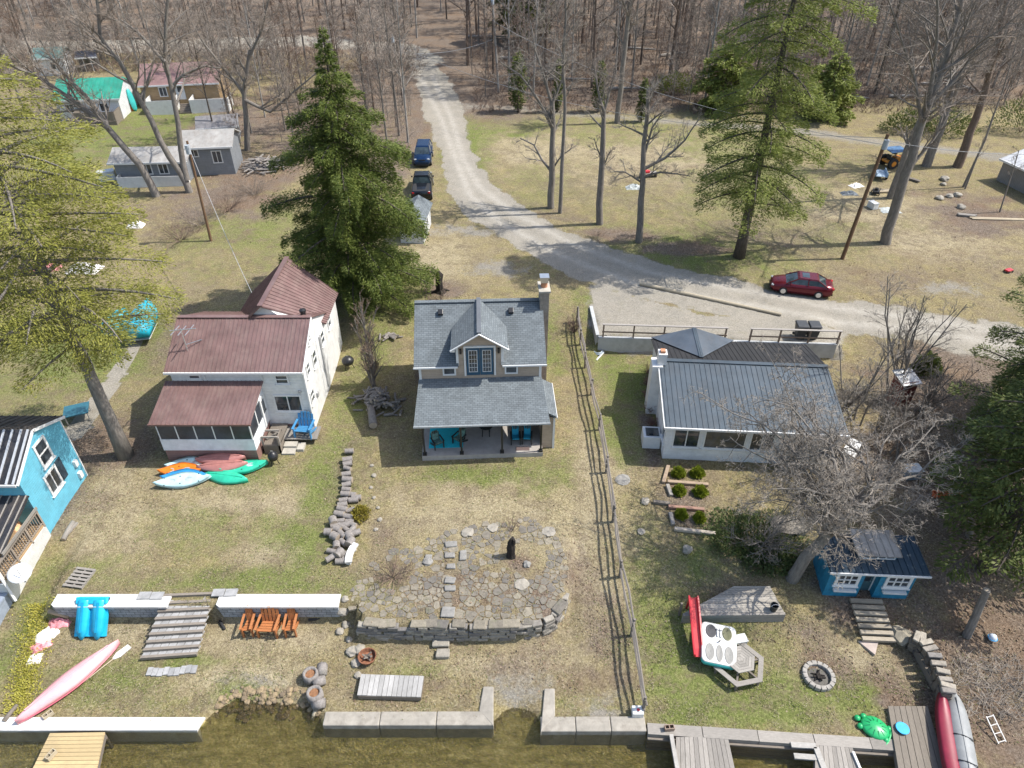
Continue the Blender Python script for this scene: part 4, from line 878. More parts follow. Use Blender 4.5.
for px, py in ((372, 466), (374, 476), (371, 488), (374, 498), (378, 508), (380, 520), (376, 530)): rock('small pale stone along the edge beside the log row', px, py, rnd.uniform(.1, .17), STN, grp='pale edging stones beside the log row')
# dark pointed stump
DKWD = bark('charred_wood', (.035, .03, .027))
o = T('pointed_stump', 'dark pointed wooden stump standing on the bare terrace soil', 'stump', at(511, 556)); m = MB(); m.lathe([(.26, 0), (.2, .25), (.21, .7), (.16, 1.0), (.05, 1.3)], 9, jit=.12); m.obj('stump', DKWD, o); m = MB(); m.cbox((.12, 0, 1.15), (.1, .3, .3), .4); m.obj('splinter', DKWD, o)
# ------------------------------------------------------------------ log rounds in a row
LOGB = bark('log_bark', (.235, .215, .20)); LOGE = wood('log_end', (.40, .33, .25), isl=.4)
def logproto(L, r):
    o = T('log', 'short grey round log lying in the long log row', 'log', (0, 0, 0), 0, 'cut logs in the row beside the lawn')
    m = MB(); n = 11; b = [(-L/2+L*i/3, 0, r) for i in range(4)]; m.tube(b, [r*1.02, r*.97, r, r*.98], n, cap=False); m.obj('bark', LOGB, o, True)
    for s in (-1, 1): m = MB(); m.tube([(s*L*.5-s*.02, 0, r), (s*(L*.5-.004), 0, r)], r*.98, n); m.obj('cut_end', LOGE, o)
    return o
protos = [logproto(.56, .18), logproto(.5, .155), logproto(.42, .22)]; first = [True]*3
rows = [(350, 454, 1), (348, 462, 0), (348, 466, 0), (348, 471, 1), (347, 477, 1), (348, 482, 0), (347, 487, 1), (347, 492, 1), (346, 497, 0), (344, 502, 0), (352, 497, 1), (343, 507, 1), (354, 502, 0), (343, 512, 0), (351, 512, 1), (340, 517, 0), (349, 519, 0), (341, 523, 1), (350, 523, 1), (334, 525, 2), (345, 527, 0), (353, 527, 1), (329, 535, 2), (338, 532, 2), (346, 531, 1), (352, 533, 1), (336, 540, 2), (343, 538, 0), (350, 540, 2), (356, 536, 1), (337, 548, 2), (344, 545, 1), (351, 546, 2), (332, 553, 1), (340, 557, 2), (346, 556, 1), (331, 561, 1), (341, 563, 0), (347, 562, 1), (357, 500, 1), (336, 528, 1)]
for px, py, k in rows:
    loc = at(px, py, rnd.uniform(-.02, .1)); rz = rnd.uniform(-.35, .35) if py < 520 else rnd.uniform(-1.4, 1.4)
    if first[k]: protos[k].location = loc; protos[k].rotation_euler.z = rz; first[k] = False
    else: dup(protos[k], loc, rz, scale=rnd.uniform(.86, 1.05))
o = T('curved_bench', 'white curved slab bench at the lower end of the log row', 'bench', at(352, 557)); m = MB()
arc = lambda r: [(r*math.cos(a)-2.2, r*math.sin(a)) for a in np.linspace(-.32, .32, 9)]
inn, out = arc(2.05), arc(2.45); m = MB(); m.loft([[(x0, y0, .32), (x1, y1, .32), (x1, y1, .44), (x0, y0, .44)] for (x0, y0), (x1, y1) in zip(inn, out)]); s = m.obj('seat', WCAP, o); 
for y in (-.5, .5): m = MB(); m.box(-.1, .15, y-.08, y+.08, -.1, .32); m.obj('leg', WCAP, o)
o.rotation_euler.z = PI-.12; o.scale = (.85, .85, .85)
# split rail fence
FP = [(577, 322), (580, 345), (585, 368), (591, 395), (599, 430), (606, 473), (613, 522), (620, 577), (631, 636), (643, 712)]
fo = T('split_rail_fence', 'weathered split rail fence running from the gravel down to the lake', 'fence', at(606, 473)); fb = fo.location; RAIL = wood('fence_rail', (.215, .19, .165), axis=(6, 6, 6))
PP = [at(*p)-fb for p in FP]
for i, p in enumerate(PP):
    m = MB(); t = Vector((rnd.uniform(-.05, .05), rnd.uniform(-.05, .05), 1.3)); m.tube([p-Vector((0, 0, .3)), p+t*.5, p+t], [.08, .075, .065], 6); m.obj('post', RAIL, fo)
for i in range(len(PP)-1):
    for z in (.4, .78, 1.14):
        a = PP[i]+Vector((rnd.uniform(-.06, .06), .12, z+rnd.uniform(-.05, .05))); b = PP[i+1]+Vector((rnd.uniform(-.06, .06), -.15, z+rnd.uniform(-.05, .05))); c = a.lerp(b, .5)+Vector((rnd.uniform(-.1, .1), 0, rnd.uniform(-.06, .03)))
        m = MB(); m.tube([a, a.lerp(c, .5), c, c.lerp(b, .5), b], [.042, .054, .058, .053, .042], 5); m.obj('rail', RAIL, fo)
# gravel yard retaining walls with railings
CW = paint('grey_concrete_wall', (.42, .43, .43), .85, .12, 1.2, dirt=.3)
o = T('yard_retaining_wall', 'long grey concrete wall holding up the gravel yard behind the lake house', 'wall', (6, 41, 0)); ya = math.radians(-3.15); o.rotation_euler.z = ya
m = MB(); m.box(0, 16.2, -.12, .1, -.3, 1.22); m.obj('wall', CW, o)
o2 = T('yard_side_wall', 'short sloping concrete wall at the left end of the gravel yard', 'wall', (5.95, 41.1, 0), PI/2+.03); m = MB(); m.hexa([(0, -.12, -.3), (3.9, -.12, -.3), (3.9, .12, -.3), (0, .12, -.3), (0, -.12, 1.3), (3.9, -.12, 1.3), (3.9, .12, 1.3), (0, .12, 1.3)]); m.obj('wall', CW, o2)
BR = wood('railing_brown', (.27, .20, .15))
for x0, x1, lab in ((.3, 8.6, 'brown wooden railing on the concrete wall, behind the cross gable'), (10.3, 16.2, 'brown wooden railing on the concrete wall, in front of the dark bins')):
    r = T('yard_railing', lab, 'railing', Vector((6, 41, 1.22)), ya); n = 4 if x0 < 1 else 3
    for i in range(n+1): x = x0+(x1-x0)*i/n; m = MB(); m.box(x-.05, x+.05, -.06, .04, 0, 1.0); m.obj('post', BR, r)
    for z in (.45, .95): m = MB(); m.box(x0-.1, x1+.1, -.09, -.05, z-.05, z+.05) if z < .9 else m.box(x0-.1, x1+.1, -.1, .07, 1.0, 1.05); m.obj('rail', wood('railing_top', (.37, .34, .31)) if z > .9 else BR, r)
p = Vector((6, 41, 1.22))
for i, lab in enumerate(('left one of two dark bins behind the yard railing', 'right one of two dark bins behind the yard railing')):
    b = T('wheelie_bin', lab, 'bin', Vector((6+13.9*math.cos(ya)+i*.85, 41+13.9*math.sin(ya)+.75-i*.05, 1.2)), ya)
    m = MB(); m.hexa([(-.26, -.3, 0), (.26, -.3, 0), (.26, .3, 0), (-.26, .3, 0), (-.36, -.4, 1.0), (.36, -.4, 1.0), (.36, .4, 1.0), (-.36, .4, 1.0)]); bevel(m.obj('body', paint('bin_plastic', (.035, .037, .04), .5), b), .03)
    m = MB(); m.hexa([(-.4, -.44, 1.0), (.4, -.44, 1.0), (.4, .42, 1.0), (-.4, .42, 1.0), (-.36, -.36, 1.1), (.36, -.36, 1.1), (.36, .4, 1.12), (-.36, .4, 1.12)]); bevel(m.obj('lid', paint('bin_lid', (.05, .052, .056), .45), b), .02)
    for s in (-1, 1): m = MB(); m.tube([(s*.3, .3, .12), (s*.36, .3, .12)], .12, 10); m.obj('wheel', RUBBER, b)
    m = MB(); m.tube([(-.28, .47, .98), (.28, .47, .98)], .025, 6); m.obj('handle', RUBBER, b)
a, b = at(640, 285, .12), at(781, 316, .12); o = T('edge_pole', 'long pale utility pole lying along the edge of the gravel yard', 'pole', a, yaw(a, b)); L = (b-a).length; m = MB(); m.tube([(0, 0, .0), (L/2, 0, (b.z-a.z)/2), (L, 0, b.z-a.z)], [.15, .14, .11], 10); m.obj('pole', wood('pale_log', (.50, .43, .31), axis=(1, 6, 6)), o); m = MB(); m.tube([(-.012, 0, 0), (.0, 0, 0)], .14, 10); m.obj('cut_end', LOGE, o)
# planting bed
BEDT = wood('bed_timber', (.36, .27, .19))
for i, (a, b, lab) in enumerate([((663, 484), (668, 467), 'short upright timber at the top left corner of the shrub bed'), ((667, 483), (708, 486), 'long timber below the upper pair of round shrubs'), ((667, 486), (671, 497), 'short leaning timber left of the middle pair of shrubs'), ((653, 503), (670, 505), 'short grey log lying left of the shrub bed'), ((668, 508), (704, 511), 'thin reddish timber above the lower pair of shrubs'), ((670, 514), (673, 526), 'short leaning timber left of the lower pair of shrubs'), ((674, 530), (715, 535), 'long pale weathered timber at the bottom of the shrub bed')]):
    p, q = at(*a, .1), at(*b, .1); o = MB(); o.bar((0, 0, 0), q-p, .2, .18); w = o.obj('bed_timber', [BEDT, BEDT, GREYW, OLDW, wood('red_timber', (.33, .19, .14)), GREYW, wood('pale_timber', (.47, .40, .32))][i], loc=p); tag(bevel(w, .02, 1), lab, 'timber')
rock('round flat paving stone in the lawn right of the fence', 623, 480, .42, SLB, 'paving_stone', .15); rock('small grey rock left of the shrub bed', 645, 502, .25); rock('pale driftwood like rock in the lawn below the shrub bed', 687, 551, .26, flat=.9); rock('flat reddish stone in grass between fence and shrub bed', 641, 532, .22, flat=.3)
# right: wooden platform
o = dock('raised grey wooden platform with dark bucket on the right lawn', [(684, 613), (784, 612), (770, 586), (734, 586)], -.28, wood('platform_boards', (.38, .345, .295)), 12, False, False, 'platform', 'platform')
q = [Pz(x, y, -.32)-o.location for x, y in ((683, 614), (785, 613))]; m = MB()
for z in (.0, -.24, -.48): m.bar(q[0]+Vector((0, -.03, z-.1)), q[1]+Vector((0, -.03, z-.1)), .14, .22)
m.obj('front_beam', GREYW, o); m = MB(); m.bar(q[0]+Vector((-.05, .3, -.5)), q[0]+Vector((-.05, .3, .4)), .1); m.obj('corner_post', OLDW, o)
b = T('bucket', 'dark bucket standing on the right end of the grey platform', 'bucket', Pz(773, 610, -.28)); m = MB(); m.lathe([(.14, 0), (.19, .38), (.17, .38), (.13, .05)], 12); m.obj('body', paint('dark_plastic', (.02, .025, .03)), b); m = MB(); m.tube([(.18*math.cos(a), .18*math.sin(a)*.3-.1, .38+.1*math.sin(a)) for a in np.linspace(0, PI, 7)], .012, 5); m.obj('handle', CHROME, b)
# red slide
p, q = at(690, 610), at(697, 664); o = T('red_slide', 'red plastic slide lying against the left end of the platform', 'slide', p); d = q-p; d.z = 0; n_ = Vector((-d.y, d.x, 0)).normalized()
top = Vector((0, 0, .95)); bot = d+Vector((0, 0, .22)); m = MB(); RS = paint('red_plastic', (.55, .035, .045), .35, .15)
prof = [(-.24, .16), (-.17, .17), (-.14, .0), (.14, .0), (.17, .17), (.24, .16), (.24, .02), (.18, -.04), (-.18, -.04), (-.24, .02)]
m.loft([[c+n_*u+Vector((0, 0, v)) for u, v in prof] for c in [top, top.lerp(bot, .2)+Vector((0, 0, .02)), top.lerp(bot, .55)-Vector((0, 0, .05)), top.lerp(bot, .85)-Vector((0, 0, .08)), bot]]); m.obj('chute', RS, o)
m = MB(); m.bar(top+n_*.15, Vector((0, .1, -.1))+n_*.15, .08); m.obj('support_leg', RS, o); m = MB(); m.bar(top-n_*.15, Vector((0, .1, -.1))-n_*.15, .08); m.obj('support_leg', RS, o)
# pedal boat
a, b = at(703, 668), at(728, 664); o = T('pedal_boat', 'white and teal pedal boat with two seats resting on the hexagonal table', 'pedal boat', at(716, 652, .25), .12)
TQ = paint('teal_plastic', (.05, .44, .42), .35, .1); WP = paint('white_plastic', (.62, .62, .60), .4, .1, dirt=.2)
rr = lambda w, l, z, r=.2: [(x, y, z) for x, y in sum([[(sx*(w-r)+r*math.cos(t), sy*(l-r)+r*math.sin(t)) for t in np.linspace(t0, t0+PI/2, 4)] for sx, sy, t0 in ((1, 1, 0), (-1, 1, PI/2), (-1, -1, PI), (1, -1, 1.5*PI))], [])]
m = MB(); m.loft([rr(.62, .85, 0), rr(.76, .98, .14), rr(.78, 1.0, .40)]); m.obj('hull', TQ, o, True)
m = MB(); m.loft([rr(.78, 1.0, .40), rr(.77, .99, .44), rr(.72, .94, .46)]); dk = m.obj('deck', WP, o)
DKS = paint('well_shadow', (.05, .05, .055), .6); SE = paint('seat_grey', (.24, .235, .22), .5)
for x, y, w, l, mt, nm in ((-.36, .55, .24, .34, DKS, 'footwell'), (.36, .55, .22, .34, paint('algae_green', (.12, .12, .06)), 'footwell'), (-.42, -.5, .2, .42, SE, 'seat'), (.0, -.5, .15, .42, SE, 'seat'), (.42, -.5, .2, .42, SE, 'seat')):
    m = MB(); 
    for i in (0, 1): pass
    m.lathe([(1, .0), (1.0, .012), (.9, .018), (.0, .004)], 16); q = m.obj(nm, mt, o); q.scale = (w, l, 1); q.location = (x, y, .462); 
m = MB()
for s in (-1, 1): m.cbox((s*.07, .45, .5), (.06, .3, .06)); m.cbox((s*.07, .68, .52), (.1, .1, .1))
m.obj('pedal', WP, o); m = MB(); m.tube([(0, .1, .44), (0, .05, .62)], .03, 6); m.obj('tiller', BLACK, o)
o.rotation_euler = (.04, .05, -.2)
# hexagonal table
o = T('hexagonal_table', 'weathered hexagonal picnic table with attached bench ring', 'picnic table', at(737, 668), .2); o.scale = (1, 1, 1)
hexp = lambda r, z: [Vector((r*math.cos(PI/3*i), r*math.sin(PI/3*i), z)) for i in range(6)]
m = MB()
for r0, r1 in ((.0, .14), (.15, .28), (.29, .42), (.43, .56), (.57, .70)):
    A, B = hexp(max(r0, .01), .72), hexp(r1, .72)
    for i in range(6): m.slab([A[i], B[i], B[(i+1) % 6], A[(i+1) % 6]], .05)
m.obj('tabletop', wood('hex_boards', (.34, .315, .28), axis=(5, 5, 5)), o)
for i in range(6):
    m = MB(); A, B = hexp(.95, .44), hexp(1.2, .44); j = (i+1) % 6; m.slab([A[i], B[i], B[j], A[j]], .05); m.obj('bench', GREYW, o)
    m = MB(); p = hexp(1.05, 0)[i]; m.bar(p+Vector((0, 0, -.05)), p+Vector((0, 0, .4)), .09); m.bar(Vector((0, 0, .38)), p+Vector((0, 0, .36)), .08); m.obj('leg', OLDW, o)
m = MB(); m.bar((0, 0, 0), (0, 0, .68), .14); m.obj('pedestal', OLDW, o)
g = T('grey_cooler', 'small pale grey cooler wedged behind the pedal boat', 'cooler', at(739, 643), .2); m = MB(); m.box(-.28, .28, -.2, .2, 0, .32); bevel(m.obj('body', paint('cooler_grey', (.45, .46, .48)), g), .03); m = MB(); m.box(-.3, .3, -.22, .22, .32, .4); bevel(m.obj('lid', WP, g), .03)
# fire ring
o = T('fire_ring', 'round fire pit ringed with grey blocks on the right lawn', 'fire pit', at(818, 677)); o.scale = (.88, .88, .9); BLK2 = stone('ring_block', (.33, .32, .31), .3, moss=0)
for i in range(16):
    a = 2*PI*i/16; m = MB(); m.cbox((.68*math.cos(a), .68*math.sin(a), .1), (.22, .25, .24), a, .06); bevel(m.obj('block', BLK2, o), .02, 1)
m = MB(); m.lathe([(.56, .0), (.56, .03), (.3, .06), (.0, .05)], 14, jit=.05); m.obj('ash_bed', stone('ash', (.14, .135, .13)), o)
m = MB()
for i in range(7): a = rnd.random()*6; m.tube([(-.35*math.cos(a), -.35*math.sin(a), .09), (.3*math.cos(a+.4), .3*math.sin(a+.4), .13+i*.012)], .035, 6)
m.box(-.12, .02, -.2, .1, .1, .22); m.obj('charred_logs', DKWD, o)
# green turtle sandbox
o = T('turtle_sandbox', 'green plastic turtle sandbox on the lawn by the bulkhead', 'sandbox', at(874, 729), -.6); o.scale = (.82, .82, .82); GT = paint('green_plastic', (.02, .36, .12), .35, .1)
m = MB(); m.lathe([(.5, 0), (.58, .05), (.6, .16), (.5, .24), (.3, .33), (.02, .37)], 18); q = m.obj('shell', GT, o, True); q.scale.x = 1.15
m = MB()
for i in range(12): m.tube([(.56*math.cos(PI/6*i), .5*math.sin(PI/6*i), .23), (.3*math.cos(PI/6*i), .26*math.sin(PI/6*i), .36)], .02, 5)
m.obj('shell_ridges', paint('dark_green_plastic', (.015, .22, .10), .4), o)
for x, y, nm in ((-.62, .32, 'flipper'), (-.62, -.3, 'flipper'), (.6, .35, 'flipper'), (.6, -.32, 'flipper'), (-.85, .05, 'head')): m = MB(); m.lathe([(.12, 0), (.17, .08), (.14, .17), (.03, .22)], 10); q = m.obj(nm, GT, o, True); q.location = (x, y, 0)
m = MB(); m.tube([(.62, -.75, .06), (.72, -.3, .12), (.74, .1, .12), (.7, .55, .14)], .06, 7); m.obj('rim_bar', GT, o)
o = T('blue_saucer', 'bright blue round plastic saucer on the dark boardwalk', 'saucer', Pz(902, 729, -.97)); m = MB(); m.lathe([(.25, .07), (.2, .02), (.04, .0)], 18); m.obj('dish', paint('blue_plastic', (.03, .36, .68), .35, .08), o); m = MB(); m.lathe([(.25, .06), (.27, .08), (.255, .09)], 18); m.obj('rim', MC['blue_plastic'], o)
# stacked wall by the canoe
o = T('stacked_block_wall', 'curving stacked block wall leading from the blue cabin steps', 'wall', at(935, 665)); w = [tuple(Pz(*p, -.2)[:2]) for p in [(914, 636), (924, 640), (932, 652), (940, 668), (946, 684), (949, 694)]]
RB = stone('rubble', (.19, .165, .14)); CB = stone('cap_block', (.34, .315, .28), .35, moss=.15); m = MB(); mc = MB(); k = 0
for i in range(len(w)-1):
    p, q = Vector((*w[i], 0)), Vector((*w[i+1], 0)); n = max(2, int((q-p).length/.26)); a = yaw(p, q)
    for j in range(n):
        c = p.lerp(q, (j+.5)/n)-Vector((o.location.x, o.location.y, 0))
        for z in range(4): m.cbox((c.x+rnd.uniform(-.04, .04), c.y, -.95+.2*z-o.location.z), (.27, rnd.uniform(.38, .5), .2), a+rnd.uniform(-.1, .1), .12)
        mc.cbox((c.x+rnd.uniform(-.05, .05), c.y, -.14+rnd.uniform(-.02, .02)-o.location.z), (.235, rnd.uniform(.5, .68), .12), a+rnd.uniform(-.15, .15), .1)
bevel(m.obj('stones', RB, o), .02, 1); bevel(mc.obj('capstones', CB, o), .02, 1)
rock('big rough mossy boulder at the foot of the blue cabin steps', 900, 638, .5, stone('rough_rock', (.26, .24, .2), moss=.2))
a, b = at(915, 653, .1), at(934, 690, .1); o = MB(); o.bar((0, 0, 0), b-a, .2, .5); tag(o.obj('leaning_plank', OLDW, loc=a), 'dark plank leaning along the stacked block wall', 'plank')
o = MB(); o.prism([(-.5, .3), (.0, -.4), (.45, .32)], 0, .1); tag(o.obj('stone_slab', paint('pink_slab', (.42, .35, .31), .9), loc=at(871, 648)), 'pinkish triangular stone slab in front of the cabin steps', 'slab')
# leaning post, ball, ladder
a = at(967, 636); o = T('dead_tree', 'grey broken tree trunk standing on the leafy slope at the right', 'dead trunk', a); e = PY(987, 590, a.y+.2)-a; m = MB(); m.tube([(0, 0, -.2), e*.4, e], [.2, .17, .15], 9); m.obj('trunk', bark('grey_bark', (.21, .19, .17)), o); m = MB(); m.tube([e*.985, e*1.005], .14, 9); m.obj('broken_end', LOGE, o)
o = T('white_ball', 'pale blue and white ball lying on the leaf litter', 'ball', at(991, 640)); m = MB(); m.lathe([(.01, 0), (.13, .05), (.19, .19), (.13, .33), (.01, .38)], 12); m.obj('ball', paint('ball_vinyl', (.62, .68, .76), .4), o, True)
m = MB(); m.tube([(.19*math.cos(t), .19*math.sin(t), .19) for t in np.linspace(0, 2*PI, 17)], .02, 5); m.obj('stripe', MC['blue_plastic'], o)
a = at(1000, 742); LAD = paint('ladder_grey', (.5, .49, .47)); o = T('white_ladder', 'small pale ladder lying among twigs at the lower right', 'ladder', a, .25)
for s in (-1, 1): m = MB(); m.bar((s*.24, -.1, .1), (s*.22+.15, 1.2, .55), .05); m.obj('rail', LAD, o)
o.scale = (.75, .75, .75)
for i in range(4): m = MB(); f = i/3.3+.05; m.bar((-.24+.15*f, -.1+1.3*f, .1+.45*f), (.24+.15*f, -.1+1.3*f, .1+.45*f), .04); m.obj('rung', LAD, o)
# ------------------------------------------------------------------ boats on the grass
def kayak(name, lab, cat, L, Wd, Ht, hullm, deckm, loc, rz, flip=False, kind='sit', group=None, tilt=0, pitch=0, sharp=1.6):
    o = T(name, lab, cat, loc, rz, group); n = 15; hs = []; ds = []
    for i in range(n):
        t = -1+2*i/(n-1); w = Wd/2*max(.02, (1-abs(t)**sharp)**.75); x = t*L/2; rise = Ht*.45*abs(t)**3
        zt = Ht+rise
        hs.append([(x, -w, zt*.82), (x, -w*.85, zt*.4), (x, -w*.3, rise*.55), (x, w*.3, rise*.55), (x, w*.85, zt*.4), (x, w, zt*.82)])
        ds.append([(x, -w, zt*.82), (x, -w*.55, zt*(1.05 if kind != 'open' else .9)), (x, 0, zt*1.12), (x, w*.55, zt*1.05), (x, w, zt*.82)])
    def fl(secs): return [[(x, -y, Ht*1.1-z) for x, y, z in r] for r in secs] if flip else secs
    m = MB(); m.loft(fl(hs)); m.obj('hull', hullm, o, True)
    if kind != 'open' or not flip: m = MB(); m.loft(fl(ds)); d = m.obj('deck', deckm, o, True)
    if not flip and kind == 'sit':
        for x, l in ((-.55, .28), (.35, .3)): m = MB(); m.lathe([(.12, 0), (.11, .006), (.02, .004)], 10); q = m.obj('seat_well', MC['seat_shadow'], o); q.scale = (l/.16, 1.1, 1); q.location = (x, 0, Ht*1.115)
        for x in (-.95, -.12, .85):
            for s in (-1, 1): m = MB(); m.lathe([(.035, 0), (.035, .025)], 7); q = m.obj('scupper', RUBBER, o); q.location = (x, s*Wd*.22, Ht*1.06)
    if not flip and kind == 'pit':
        m = MB(); m.lathe([(.2, 0), (.22, .05), (.18, .05), (.15, .0)], 14); q = m.obj('cockpit_rim', RUBBER, o); q.scale = (1.9, 1.1, 1); q.location = (0, 0, Ht*1.08)
        m = MB(); m.lathe([(.155, .0), (.15, .012)], 14); q = m.obj('cockpit', MC['seat_shadow'], o); q.scale = (1.9, 1.1, 1); q.location = (0, 0, Ht*1.1)
    if flip:
        m = MB(); m.bar((-L*.4, 0, Ht*1.1), (L*.4, 0, Ht*1.1), .05, .04); m.obj('keel', hullm, o)
    o.rotation_euler = (tilt, pitch, rz); return o
paint('seat_shadow', (.34, .42, .45), .6, .3)
kp = lambda n, c: paint(n, c, .38, .14, 2)
SEA, ORG, BLUK, PNKR, MINT = kp('pale_aqua_hull', (.45, .66, .70)), kp('orange_hull', (.78, .20, .02)), kp('blue_hull', (.03, .25, .55)), kp('faded_red_hull', (.36, .155, .14)), kp('mint_green_hull', (.03, .45, .29))
def km(a, b): a = at(*a); b = at(*b); return (a+b)/2, yaw(a, b), (b-a).length
KK = [((176, 467), (206, 464), 'pale aqua and blue kayak at the back of the pile, against the porch lattice', SEA, SEA, 0, 'sit', 0, 2.6), ((163, 473), (203, 471), 'orange kayak at the left of the pile below the porch', ORG, ORG, 0, 'sit', 0, 2.5),
      ((165, 480), (208, 478), 'blue kayak with dark paddle grip squeezed between the orange and pale ones', BLUK, BLUK, 0, 'sit', .06, 2.5), ((158, 486), (211, 479), 'pale aqua and white kayak lying foremost in the pile', SEA, SEA, 0, 'sit', .05, 3.0),
      ((198, 465), (247, 463), 'upper one of two upturned faded red kayaks on the pile', PNKR, PNKR, 1, 'pit', .33, 2.8), ((199, 472), (249, 468), 'lower one of two upturned faded red kayaks on the pile', PNKR, PNKR, 1, 'pit', .24, 2.8),
      ((226, 473), (264, 466), 'green kayak tucked under the red ones at the right', MINT, MINT, 0, 'sit', 0, 2.6), ((206, 476), (248, 482), 'green kayak lying on the grass in front of the red ones', MINT, MINT, 1, 'pit', .02, 2.6)]
for a, b, lab, hm, dm_, flp, kd, dz, Lk in KK:
    c, rz, L = km(a, b); c.z += dz; kayak('kayak', lab, 'kayak', max(L, Lk), .98, .32, hm, dm_, c, rz, bool(flp), kd, 'kayaks piled below the white house porch', tilt=.42 if not flp and hm is not MINT else rnd.uniform(.05, .2))
c, rz, L = km((20, 724), (112, 650)); CN = paint('pale_pink_hull', (.72, .36, .38), .4, .1, 1.2)
kayak('canoe', 'long pale pink upturned canoe on the lower lawn at the left', 'canoe', 4.6, 1.0, .42, CN, CN, c+Vector((.12, .12, .05)), rz, True, 'open')
q = [ob for ob in bpy.data.objects if ob.name == 'canoe'][0]; m = MB()
pts = [(-2.25+4.5*i/20, .485*(1-abs(-1+i/10)**1.6)**.75, .1) for i in range(21)]
for s in (-1, 1): m = MB(); m.tube([(x, s*y, z) for x, y, z in pts], .035, 6); m.obj('gunwale', paint('rose_rim', (.50, .10, .14), .4), q)
c = at(103, 668); o = T('paddle', 'pale paddle lying beside the pink canoe', 'paddle', c+Vector((0, 0, .06)), .95); m = MB(); m.tube([(-.9, 0, 0), (.5, 0, 0)], .025, 6); m.obj('shaft', wood('paddle_shaft', (.5, .42, .3)), o); m = MB(); m.prism([(.5, -.05), (.75, -.17), (1.3, -.14), (1.3, .14), (.75, .17), (.5, .05)], -.01, .015); m.obj('blade', WHITE, o)
a, b = Pz(938, 696, -.9), Pz(954, 800, -.9); rz = yaw(a, b); c = (a+b)/2; c.z = -.96; REDI = paint('crimson_hull', (.20, .015, .035), .4, .15, 2)
kayak('canoe', 'dark red canoe lying on the boardwalk beside the grey one', 'canoe', 4.6, .75, .4, REDI, REDI, c, rz, False, 'deck', sharp=3)
q = kayak('canoe', 'grey upturned canoe strapped down beside the red one', 'canoe', 4.6, .95, .42, paint('grey_hull', (.24, .25, .255), .5, .12, 2, dirt=.2), GREYW, (Pz(951, 694, -.9)+Pz(970, 800, -.9))/2, yaw(Pz(951, 694, -.9), Pz(970, 800, -.9)), True, 'open', sharp=4)
for x in (-.2, .9, 1.7): m = MB(); m.tube([(x, -.5, .05), (x+.05, -.3, .4), (x+.1, 0, .49), (x+.12, .3, .42), (x+.2, .5, .1)], .022, 5); m.obj('strap', BLACK, q)
# blue catamaran pedal boat standing against the wall
BL = paint('cyan_plastic', (.015, .42, .66), .35, .08); o = T('blue_pedal_boat', 'bright blue twin hull boat leaning upright on the white capped wall', 'pedal boat', at(90, 640), 0)
up = lambda x, s, t: (x, s*.72-t*.69, .02+s*.69+t*.72)       # s along the boat, t out of its face
for sx in (-.36, .36):
    m = MB(); m.loft([[up(sx+u*w, s, t*k) for u, t in ((-1, 0), (-.8, .22), (.8, .22), (1, 0), (.8, -.12), (-.8, -.12))] for s, w, k in ((0, .03, .3), (.18, .16, .7), (.45, .27, 1), (1.2, .30, 1), (1.75, .29, 1), (1.9, .24, .7))]); m.obj('hull', BL, o, True)
    m = MB(); m.loft([[up(sx+u*.05, s, .235+t) for u, t in ((-1, 0), (-1, .02), (1, .02), (1, 0))] for s in (.35, 1.7)]); m.obj('keel_rib', paint('deep_cyan', (.01, .30, .50), .4), o)
m = MB(); m.loft([[up(u*.72, s, t) for u, t in ((-1, -.1), (-1, .03), (1, .03), (1, -.1))] for s in (.15, 1.9)]); m.obj('deck', BL, o)
m = MB(); m.loft([[up(u*.72, s, t) for u, t in ((-1, -.1), (-1, .2), (1, .2), (1, -.1))] for s in (1.62, 1.93)]); bevel(m.obj('bow_bridge', BL, o), .04)
# pallet, scraps
c = at(80, 579); o = T('pallet', 'small grey wooden pallet lying on the upper left lawn', 'pallet', c, -.15)
for i in range(6): m = MB(); m.box(-.5, .5, -.55+i*.2, -.43+i*.2, .1, .13); m.obj('slat', GREYW, o)
for x in (-.45, 0, .45): m = MB(); m.box(x-.04, x+.04, -.55, .57, 0, .1); m.obj('runner', GREYWY, o)
def crumple(name, lab, cat, px, py, sx, sy, mat, h=.25, rz=0, grp=None, n=9, dz=0):
    m = MB(); P = [[(-sx/2+sx*i/n+rnd.uniform(-.3, .3)*sx/n, -sy/2+sy*j/n+rnd.uniform(-.3, .3)*sy/n, max(0.01, h*(rnd.random()*.7+.3)*(1-(2*i/n-1)**4)*(1-(2*j/n-1)**4))) for i in range(n+1)] for j in range(n+1)]
    b = [p for r in P for p in r]; m.v = b+[(x, y, -.03) for x, y, z in b]; k = n+1; N_ = k*k
    for j in range(n):
        for i in range(n): a = j*k+i; m.f.append((a, a+1, a+k+1, a+k)); m.f.append((N_+a, N_+a+k, N_+a+k+1, N_+a+1))
    for i in range(n):
        for a, b_ in ((i, i+1), (n*k+i+1, n*k+i), ((i+1)*k, i*k), (i*k+n, (i+1)*k+n)): m.f.append((b_, a, N_+a, N_+b_))
    o = m.obj(name, mat, loc=at(px, py, dz)); o.rotation_euler.z = rz; return tag(o, lab, cat, grp)
WSH = paint('white_sheet', (.75, .72, .70), .6, .15, 5); PSH = paint('pink_sheet', (.62, .24, .26), .6, .5, 4)
crumple('crumpled_sheet', 'white and pink crumpled sheet nearest the blue upright boat', 'sheet', 60, 622, 1.0, .75, PSH, .3, .3); crumple('crumpled_sheet', 'white crumpled sheet in the middle of the left scrap heap', 'sheet', 46, 636, 1.0, .8, WSH, .25, 1)
